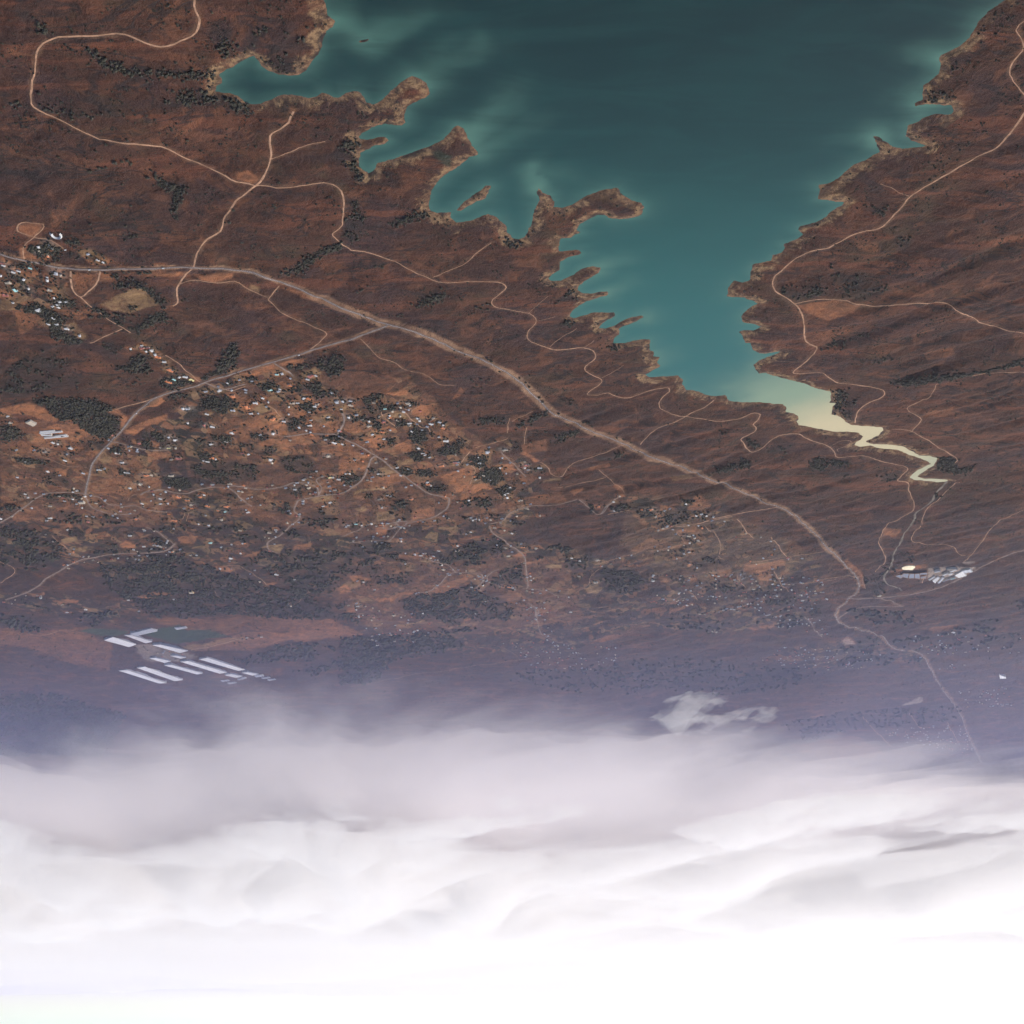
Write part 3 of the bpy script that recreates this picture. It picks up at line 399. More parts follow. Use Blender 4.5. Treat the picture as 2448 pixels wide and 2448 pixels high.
('w',0.7,[(1280,2909),(1257,2922),(1275,2937)]),
('w',0.8,[(1095,2805),(1065,2804),(1070,2820),(1100,2823)]),
('w',0.7,[(1356,3022),(1322,2985),(1327,3007),(1351,3054)]),
('w',0.8,[(1262,3236),(1231,3243),(1248,3290),(1267,3269)]),
('w',0.8,[(1164,3241),(1092,3227),(1106,3280),(1179,3310),(1230,3351),(1247,3332),(1186,3278)]),
('w',1,[(1758,3852),(1713,3826),(1517,3824),(1502,3859),(1467,3899),(1507,3935),(1650,3985),(1705,4000),(1718,3908)]),
('w',1,[(1654,3997),(1507,3935),(1475,3976),(1510,4066),(1585,4205),(1634,4176),(1644,4090)]),
('w',0.8,[(1956,4052),(1910,4063),(1894,4122),(1939,4193),(2016,4200)]),
('w',0.6,[(1730,3584),(1571,3468),(1499,3659),(1560,3748),(1644,3752),(1807,3843),(1880,3864),(1837,3757)]),
('w',0.8,[(1612,4258),(1551,4242),(1560,4305),(1632,4302)]),
('w',0.7,[(2041,4732),(1882,4730),(1896,4813),(1941,4856),(2049,4814)]),
('w',0.7,[(2089,4946),(1978,4943),(1973,5089),(2130,5080)]),
('w',0.6,[(1950,4524),(1894,4511),(1884,4627),(1911,4662),(1992,4637)]),
('w',0.7,[(2285,4867),(2202,4855),(2249,4956),(2342,5013)]),
('w',0.7,[(1709,4217),(1611,4212),(1636,4270),(1721,4293)]),
('w',0.6,[(1450,4178),(1418,4186),(1438,4244),(1468,4241)]),
('w',0.8,[(2021,4344),(1976,4363),(1891,4382),(1912,4418),(2021,4390)]),
('w',0.7,[(1625,4450),(1577,4458),(1595,4505),(1639,4506)]),
('w',0.6,[(1923,4977),(1849,4978),(1778,5041),(1805,5092),(1973,5089)]),
('w',0.9,[(1281,3508),(1244,3503),(1242,3579),(1263,3630),(1326,3618),(1368,3618),(1366,3592),(1313,3575)]),
('w',1,[(1155,3875),(1104,3818),(1019,3835),(1015,3892),(1094,3940),(1140,3904)]),
('w',0.9,[(943,3429),(912,3417),(925,3490),(963,3609),(1039,3653),(1098,3705),(1101,3672),(1042,3625),(992,3531),(963,3481)]),
('w',0.9,[(1257,3712),(1217,3681),(1171,3693),(1134,3691),(1133,3710),(1231,3766)]),
('w',0.8,[(1262,3823),(1199,3775),(1180,3821),(1243,3845),(1268,3856)]),
('w',0.8,[(1017,3700),(990,3689),(994,3750),(1020,3751)]),
('w',0.8,[(939,3680),(910,3672),(915,3712),(944,3718)]),
('w',0.7,[(1386,4094),(1350,4168),(1366,4251),(1401,4208)]),
('w',0.7,[(1279,4264),(1267,4214),(1143,4126),(1163,4238),(1246,4268)]),
('w',0.8,[(1141,4158),(1091,4148),(1102,4213),(1158,4246)]),
('w',0.7,[(1346,3401),(1310,3397),(1311,3456),(1343,3486),(1372,3483)]),
('w',0.8,[(1456,4206),(1413,4176),(1439,4244),(1466,4253)]),
('w',0.7,[(1014,4100),(949,4094),(963,4184),(1024,4185)]),
('w',0.7,[(1231,4024),(1214,4019),(1208,4050),(1236,4068)]),
('w',0.9,[(785,3600),(726,3590),(683,3566),(687,3587),(761,3635)]),
('w',0.8,[(678,3570),(612,3525),(564,3516),(585,3586),(628,3686),(655,3616)]),
('w',0.9,[(554,3828),(465,3795),(471,3821),(539,3863),(503,3941),(521,3963)]),
('w',0.9,[(620,3972),(506,3968),(515,3994),(619,3997)]),
('w',0.8,[(899,3736),(839,3699),(850,3757),(907,3793)]),
('w',0.8,[(730,3709),(679,3700),(684,3772),(732,3762)]),
('w',0.7,[(740,4128),(554,4111),(572,4156),(737,4169)]),
('w',0.8,[(786,3861),(727,3852),(739,3924),(773,3935)]),
('w',0.8,[(797,3740),(740,3714),(767,3785),(794,3759)]),
('w',0.8,[(849,4001),(770,3974),(837,4078),(846,4117),(860,4118)]),
('w',0.7,[(1052,4252),(936,4236),(944,4334),(1017,4333),(1061,4309)]),
('w',0.7,[(1120,4243),(998,4202),(1010,4248),(1121,4249)]),
('w',0.9,[(710,3777),(672,3772),(609,3767),(670,3808),(708,3807)]),
('w',0.6,[(1006,4094),(939,4059),(956,4144),(1017,4164)]),
('w',0.6,[(810,4242),(764,4189),(781,4279),(807,4265)]),
('w',0.7,[(704,3908),(664,3896),(668,3924),(701,3929)]),
('w',1,[(396,4126),(367,4059),(314,4119),(327,4157),(359,4228),(397,4182)]),
('w',0.9,[(496,3870),(456,3883),(433,3910),(462,3948),(500,3940)]),
('w',1,[(497,4163),(459,4162),(464,4216),(486,4226)]),
('w',1,[(526,4232),(507,4232),(514,4267),(527,4258)]),
('w',0.8,[(415,4318),(375,4258),(347,4349),(391,4383)]),
('w',0.9,[(461,4002),(421,3993),(391,4025),(441,4072)]),
('w',0.8,[(523,4001),(498,3986),(493,4062),(519,4058)]),
('w',0.8,[(447,3860),(421,3924),(429,3938),(455,3871)]),
('w',0.9,[(366,3875),(344,3880),(369,3913),(415,3925),(400,3902)]),
('w',0.8,[(481,4477),(446,4441),(406,4486),(434,4551)]),
('w',0.8,[(395,4477),(347,4457),(315,4524),(382,4542)]),
('w',0.8,[(299,4259),(199,4164),(194,4212),(232,4302),(282,4324)]),
('w',0.8,[(188,4331),(108,4322),(111,4466),(146,4448)]),
('w',0.9,[(144,4522),(107,4476),(43,4510),(43,4584),(110,4608),(149,4557)]),
('w',0.7,[(729,4579),(636,4540),(628,4556),(671,4644),(720,4624)]),
('w',0.7,[(387,4620),(311,4584),(278,4656),(326,4718),(373,4683)]),
('w',0.7,[(606,4523),(567,4376),(545,4368),(578,4505)]),
('w',0.9,[(55,3998),(13,3978),(13,4022),(56,4017)]),
('w',0.8,[(121,4006),(55,3995),(56,4017),(111,4022)]),
('w',0.8,[(-20,4040),(-91,3964),(-98,3979),(-53,4036),(-34,4099)]),
('w',0.8,[(-172,4148),(-268,4057),(-260,4086),(-198,4198),(-178,4204)]),
('w',0.7,[(-137,4226),(-171,4204),(-171,4217)]),
('w',0.8,[(115,4478),(57,4433),(55,4599),(81,4645),(98,4568)]),
('w',0.9,[(74,4680),(29,4643),(-8,4667),(15,4722),(56,4724)]),
('w',0.7,[(-15,4694),(-90,4700),(-76,4738),(-23,4710)]),
('w',0.7,[(217,4806),(136,4773),(38,4816),(116,4877),(217,4888)]),
('w',0.7,[(-338,4363),(-445,4291),(-431,4378),(-362,4404)]),
('w',0.7,[(-7,4213),(-28,4201),(-28,4260),(-7,4277)]),
('w',0.6,[(-72,4461),(-144,4474),(-160,4518),(-102,4523),(-59,4564)]),
('w',0.9,[(-328,4843),(-373,4890),(-407,4931),(-368,4943)]),
('w',0.8,[(-449,4876),(-512,4827),(-519,4910),(-468,4923)]),
('w',0.6,[(156,4941),(70,4925),(71,5019),(118,4977)]),
('w',0.7,[(-289,4005),(-351,3956),(-315,4013),(-290,4021)]),
('m',0.9,[(1451,4366),(1283,4396),(1134,4365),(1004,4417),(943,4358),(801,4330),(840,4578),(929,4605),(1090,4672),(1287,4652),(1384,4710),(1493,4645),(1480,4508)]),
('w',0.7,[(1314,4419),(1209,4384),(1138,4383),(1043,4438),(1090,4578),(1170,4611),(1262,4612),(1326,4509)]),
('w',0.7,[(943,4358),(848,4334),(807,4369),(832,4529),(947,4498)]),
('w',0.8,[(1463,4537),(1364,4572),(1401,4691),(1481,4628)]),
('w',0.8,[(1126,4913),(954,4795),(995,4944),(1075,4952),(1123,4956)]),
('w',0.8,[(1455,5126),(1341,5119),(1257,5126),(1293,5180),(1435,5176)]),
('w',0.8,[(1258,4279),(1220,4309),(1205,4367),(1260,4362),(1274,4315)]),
('w',0.7,[(1395,4743),(1364,4722),(1371,4812),(1400,4808)]),
('w',0.7,[(1260,4730),(1203,4697),(1204,4858),(1261,4872)]),
('w',0.7,[(1731,5210),(1672,5279),(1653,5378),(1687,5427),(1805,5468)]),
('w',0.7,[(1404,5322),(1369,5243),(1254,5246),(1197,5272),(1235,5337)]),
('w',0.7,[(1071,5149),(1019,5128),(990,5251),(1065,5256)]),
('w',0.7,[(1680,5089),(1576,5092),(1491,5171),(1613,5198),(1691,5156)]),
('w',0.7,[(977,4664),(895,4622),(861,4685),(937,4737),(980,4686)]),
('m',0.9,[(740,4825),(678,4810),(672,4894),(599,4934),(627,5014),(784,4973),(772,4886)]),
('w',0.8,[(558,4878),(496,4787),(424,4852),(459,5008),(533,4994),(527,4919),(557,4912)]),
('w',1,[(770,5364),(598,5328),(570,5523),(594,5646),(699,5482)]),
('w',0.7,[(1084,5480),(814,5381),(699,5482),(690,5810),(879,5873),(1027,5663),(1103,5592)]),
('w',0.7,[(958,4982),(864,4884),(822,4964),(775,5084),(867,5170),(968,5065)]),
('m',0.8,[(741,5197),(592,5070),(631,5248),(718,5283)]),
('w',0.9,[(641,4698),(618,4723),(620,4778),(637,4788)]),
('w',0.7,[(386,5556),(287,5380),(298,5616),(340,5658)]),
('w',0.7,[(583,5621),(538,5601),(534,5663),(577,5652)]),
('w',0.7,[(476,5119),(438,5096),(446,5200),(483,5198)]),
('w',0.7,[(719,4548),(630,4538),(646,4611),(698,4612),(731,4584)]),
('w',0.9,[(319,5686),(383,5568),(245,5372),(83,5251),(43,5351),(52,5508),(112,5486),(132,5620)]),
('w',0.9,[(102,5941),(36,5707),(-52,5668),(-78,6007),(-8,6011),(75,6001),(143,6128)]),
('w',0.8,[(381,6155),(204,5968),(152,6143),(-9,6378),(-44,6567),(42,6651),(546,6607),(515,6176)]),
('w',0.6,[(222,4811),(145,4769),(39,4791),(133,4905),(217,4864)]),
('w',0.7,[(-72,5490),(-169,5428),(-233,5323),(-296,5419),(-181,5546),(-86,5562)]),
('w',0.7,[(-285,5558),(-349,5461),(-379,5732),(-308,5662)]),
('w',0.7,[(346,4964),(275,4947),(213,4972),(224,5044),(326,5012)]),
('w',0.6,[(37,5055),(-62,4998),(-39,5094),(25,5086)]),
('w',1,[(-450,5742),(-579,5691),(-716,5938),(-700,6092),(-533,6126),(-473,5874)]),
('w',0.8,[(-548,4872),(-581,4849),(-628,4898),(-643,4991),(-590,5011)]),
('w',0.8,[(-669,5012),(-703,4908),(-780,4902),(-831,5061),(-771,5121),(-686,5089)]),
('w',0.8,[(-732,4747),(-788,4709),(-802,4783),(-770,4829)]),
('w',0.7,[(-263,5549),(-389,5479),(-416,5634),(-350,5700),(-269,5685)]),
('w',0.7,[(-924,5619),(-998,5536),(-1054,5615),(-960,5692)]),
('w',0.7,[(-830,5860),(-896,5810),(-923,5936),(-857,5926)]),
('w',0.6,[(-928,5980),(-1151,5846),(-1190,6069),(-959,6132)]),
('w',0.7,[(-784,5453),(-839,5419),(-863,5501),(-834,5544)]),
('w',0.8,[(-452,4872),(-510,4832),(-524,4900),(-464,4927)]),
('w',0.8,[(-818,4947),(-886,4934),(-924,5021),(-862,5030)]),
('w',0.6,[(-257,5388),(-343,5425),(-342,5490),(-261,5488)]),
('w',0.7,[(-1117,5978),(-1240,5895),(-1246,6031),(-1146,6100)]),
('w',0.8,[(-1355,5837),(-1385,5827),(-1400,5919),(-1372,5916)]),
('w',0.6,[(-1265,6034),(-1428,5928),(-1450,6030),(-1335,6152)]),
('w',0.8,[(-1392,6252),(-1505,6074),(-1543,6242),(-1412,6303)]),
('w',0.9,[(-1652,6339),(-1726,6320),(-1776,6491),(-1693,6471)]),
('w',0.8,[(-1544,6587),(-1621,6505),(-1677,6705),(-1615,6751)]),
('w',0.6,[(-1096,6452),(-1398,6234),(-1438,6315),(-1287,6413),(-936,6755),(-913,6571)]),
('w',0.6,[(-935,6743),(-1261,6551),(-1288,6883),(-948,6849)]),
('w',0.6,[(-1412,6817),(-1499,6374),(-1613,6337),(-1519,6471),(-1456,6774)]),
('w',0.7,[(-926,5612),(-1003,5551),(-1043,5637),(-935,5679)]),
('w',0.7,[(-1840,5828),(-1935,5844),(-2012,6019),(-1982,6130),(-1890,6015)]),
('w',0.8,[(-2731,6640),(-2795,6599),(-2922,6903),(-2837,6940)]),
('w',0.7,[(-1902,6386),(-2169,6396),(-2355,6636),(-2220,6751),(-1955,6583)]),
('w',0.7,[(-2101,7001),(-2280,7000),(-2326,7117),(-2182,7186)]),
('w',0.6,[(-2332,7015),(-3111,6915),(-3229,7206),(-2880,7318),(-2398,7158)]),
('w',0.7,[(-2590,6856),(-2683,6775),(-2743,6926),(-2633,6950)]),
('w',0.6,[(-2048,7213),(-2257,7193),(-2397,7237),(-2541,7708),(-2161,7653)]),
('w',0.7,[(-2620,7467),(-2669,7448),(-2731,7659),(-2684,7673)]),
('w',0.6,[(-1912,5479),(-2038,5512),(-2079,5612),(-1958,5569)]),
('w',0.8,[(-2797,6248),(-2831,6226),(-2902,6399),(-2862,6396)]),
('w',0.8,[(2387,5125),(2159,5164),(2176,5395),(2327,5622),(2460,5746),(2599,5646)]),
('w',0.8,[(2063,5436),(1889,5312),(1923,5424),(1836,5444),(1694,5442),(1989,5497),(2072,5490)]),
('w',0.8,[(2090,5647),(1865,5604),(1700,5464),(1888,6152),(2132,6278),(2192,5990)]),
('w',0.7,[(2742,6179),(2636,6212),(2638,6427),(2690,6431),(2729,6206)]),
('w',0.7,[(2457,6463),(2286,6464),(2273,6585),(2527,6740)]),
('w',0.7,[(2953,6525),(2863,6613),(2806,6772),(2980,6982),(3060,6788)]),
('w',0.7,[(2114,5152),(2045,5138),(2060,5208),(2127,5211)]),
('w',0.7,[(1900,4988),(1782,4990),(1815,5073),(1903,5122)]),
('w',0.7,[(2123,6295),(1920,6270),(2001,6573),(2099,6578)]),
('w',0.8,[(1824,5534),(1704,5490),(1552,5665),(1531,5723),(1416,5852),(1314,6028),(1064,6018),(1150,6569),(1611,6530),(1921,6574),(2109,6524)]),
('w',0.7,[(1266,5533),(1222,5462),(977,5461),(1054,5952),(1234,5946),(1268,5740)]),
('w',0.7,[(1689,5435),(1614,5427),(1612,5554),(1663,5547)]),
('w',0.6,[(1420,5624),(1291,5571),(1264,5657),(1380,5684)]),
('w',0.8,[(1492,7237),(1353,7071),(1230,7081),(1310,7589),(1843,7588)]),
('w',0.8,[(934,7342),(699,7192),(318,6966),(330,7286),(879,7612),(1396,7984),(1432,7835)]),
('w',0.7,[(1101,5577),(1032,5696),(919,5837),(883,5973),(961,6069),(1228,6313)]),
('w',0.7,[(1061,6332),(912,6272),(938,6405),(860,6667),(1067,6545),(1262,6519),(1236,6361)]),
('w',0.8,[(620,6241),(282,6110),(310,6788),(459,6584),(531,6605),(607,6426)]),
('w',0.7,[(1025,6946),(965,7012),(805,7160),(663,7095),(787,7256),(1082,7241)]),
('w',0.6,[(1369,7133),(1108,7120),(1088,7287),(1248,7403),(1450,7596)]),
('w',0.7,[(766,5878),(533,5813),(572,6018),(663,5990),(742,5952)]),
('w',0.8,[(3736,8465),(3368,8512),(3059,9201),(3804,11091),(4791,11076)]),
('w',0.7,[(2944,6505),(2831,6552),(2824,6835),(3047,6755)]),
('w',0.8,[(1054,7040),(241,6848),(452,7207),(1107,7438)]),
('w',0.9,[(1112,7469),(768,7484),(954,8146),(1228,8329)]),
('w',0.6,[(-40,7746),(-631,7690),(-1107,7436),(-1240,8420),(-560,8479),(20,8097)]),
('w',0.6,[(-1107,7436),(-1597,7605),(-2119,7820),(-1894,8484),(-1262,8590)]),
('w',0.6,[(-2175,9509),(-2770,9071),(-3377,8808),(-3620,9457),(-2906,9814),(-2576,10315)]),
('w',0.7,[(-1556,6531),(-1636,6484),(-1698,6796),(-1602,6795)]),
('w',0.8,[(985,2072),(938,2135),(883,2171),(788,2186),(691,2191),(700,2215),(793,2205),(888,2187),(953,2159)]),
('w',0.6,[(1074,1965),(1017,2061),(1034,2065),(1063,2037),(1085,1985)]),
('w',0.8,[(714,2253),(654,2291),(633,2319),(654,2335),(694,2321),(726,2290),(791,2295),(860,2298),(774,2261)]),
('w',0.6,[(1228,2250),(1176,2282),(1094,2291),(948,2305),(957,2334),(1106,2325),(1182,2296),(1236,2271)]),
('w',0.8,[(945,2570),(895,2594),(870,2608),(894,2640),(937,2752),(946,2714),(911,2634),(953,2597)]),
('w',0.6,[(667,1995),(624,2062),(656,2147),(681,2116),(672,2048)]),
('w',0.6,[(621,2120),(577,2044),(554,2049),(597,2141),(634,2158)]),
('w',0.5,[(553,2086),(514,2048),(471,2074),(460,2128),(488,2175),(540,2191),(571,2154)]),
('w',0.6,[(1313,2462),(1302,2526),(1318,2542),(1328,2500)]),
('w',0.8,[(1265,2833),(1237,2825),(1246,2852),(1272,2853)]),
('w',0.7,[(1101,2809),(1065,2804),(1072,2826),(1103,2829)]),
('w',0.7,[(432,2441),(390,2432),(401,2485),(395,2585),(411,2603),(419,2554),(475,2491)]),
('w',0.7,[(455,2653),(424,2671),(408,2749),(423,2834),(469,2873),(483,2827),(462,2746)]),
('w',0.6,[(395,2585),(354,2557),(368,2596)]),
('w',0.8,[(264,2731),(234,2726),(212,2754),(256,2756),(339,2795),(358,2787)]),
('w',0.8,[(11,2836),(-37,2868),(-12,2903),(19,2894)]),
('g',0.6,[(214,2483),(190,2475),(155,2492),(162,2548),(184,2519)]),
('w',0.6,[(-99,2722),(-168,2724),(-129,2738)]),
('w',0.6,[(-47,2834),(-100,2760),(-83,2853),(-43,2904)]),
('w',0.6,[(-140,3010),(-196,3064),(-127,3096),(-62,3094),(-116,3080)]),
('w',0.8,[(310,3206),(269,3173),(206,3131),(213,3167),(277,3215)]),
('w',0.8,[(-450,3062),(-503,3057),(-496,3086)]),
('w',0.6,[(-191,3296),(-192,3331),(-108,3400)]),
('w',0.7,[(-177,3130),(-217,3157),(-202,3191),(-130,3206)]),
('w',0.7,[(408,2984),(371,2974),(380,3011),(409,3011)]),
('w',0.8,[(705,3022),(627,2964),(548,2891),(491,2858),(495,2885),(548,2924),(624,3006),(680,3029)]),
('w',0.7,[(-317,3464),(-377,3473),(-356,3510),(-320,3498)]),
('w',0.7,[(-820,3111),(-931,3080),(-981,3151),(-918,3161),(-861,3153)]),
('w',0.6,[(-936,2965),(-1021,3013),(-1096,3020),(-1169,3120),(-1078,3147),(-986,3085)]),
('w',0.9,[(-1344,3704),(-1462,3647),(-1689,3593),(-1734,3506),(-1750,3546),(-1680,3635),(-1530,3667),(-1401,3744)]),
('w',0.8,[(-1246,3538),(-1291,3507),(-1292,3530),(-1247,3564)]),
('w',0.7,[(-1035,3482),(-1117,3413),(-1184,3364),(-1104,3454),(-1045,3501)]),
('w',0.8,[(-1163,3798),(-1216,3806),(-1236,3906),(-1227,3999),(-1206,3993),(-1195,3899)]),
('w',0.7,[(-1236,3906),(-1256,3862),(-1303,4057),(-1257,4036)]),
('w',0.7,[(-1083,2811),(-1143,2857),(-1142,2890),(-1106,2871)]),
('w',0.6,[(-870,3272),(-890,3283),(-888,3299),(-870,3298)]),
('w',0.6,[(-1023,2203),(-998,2153),(-1048,2112),(-1073,2159),(-1034,2189)]),
('w',0.6,[(-990,2254),(-1039,2252),(-1081,2298),(-1012,2308)]),
('w',0.7,[(-1067,2465),(-1104,2483),(-1140,2497),(-1070,2474)]),
('w',0.7,[(-876,2569),(-931,2569),(-894,2604)]),
('w',0.6,[(-967,2647),(-1028,2691),(-1050,2766),(-1001,2714)]),
('w',0.9,[(-841,4434),(-944,4358),(-974,4369),(-974,4408),(-880,4455),(-851,4457)]),
('w',0.9,[(-1212,4370),(-1268,4359),(-1304,4447),(-1283,4482),(-1237,4443)]),
('w',0.8,[(-1297,4389),(-1380,4403),(-1386,4455),(-1323,4435)]),
('w',0.8,[(-910,4169),(-934,4187),(-989,4257),(-962,4264)]),
('w',0.7,[(-995,4289),(-1125,4233),(-1084,4306),(-1016,4326)]),
('w',0.7,[(-751,4173),(-822,4102),(-808,4186),(-768,4199)]),
('w',0.9,[(-1742,4398),(-1794,4363),(-1863,4479),(-1907,4459),(-1917,4527),(-1860,4533),(-1828,4524),(-1770,4481)]),
('w',0.8,[(-1830,4935),(-1848,4814),(-1886,4647),(-1902,4651),(-1879,4814),(-1851,4949)]),
('w',0.6,[(-1535,4540),(-1602,4515),(-1668,4606),(-1576,4628)]),
('w',0.7,[(-1833,4003),(-1895,3958),(-1876,4026)]),
('w',0.5,[(-1294,4407),(-1430,4538),(-1426,4576),(-1322,4492)]),
('w',0.8,[(-1886,5584),(-1950,5619),(-1986,5790),(-1925,5805)]),
('w',0.8,[(151,4011),(17,3990),(17,4017),(125,4030)]),
('w',0.8,[(-50,4031),(-102,3953),(-141,3938),(-77,4034)]),
('w',0.7,[(-142,4219),(-215,4119),(-267,4070),(-230,4156)]),
('w',0.6,[(-184,3844),(-235,3837),(-237,3886),(-178,3881)]),
('w',0.6,[(-295,3978),(-350,3916),(-341,3975)])]
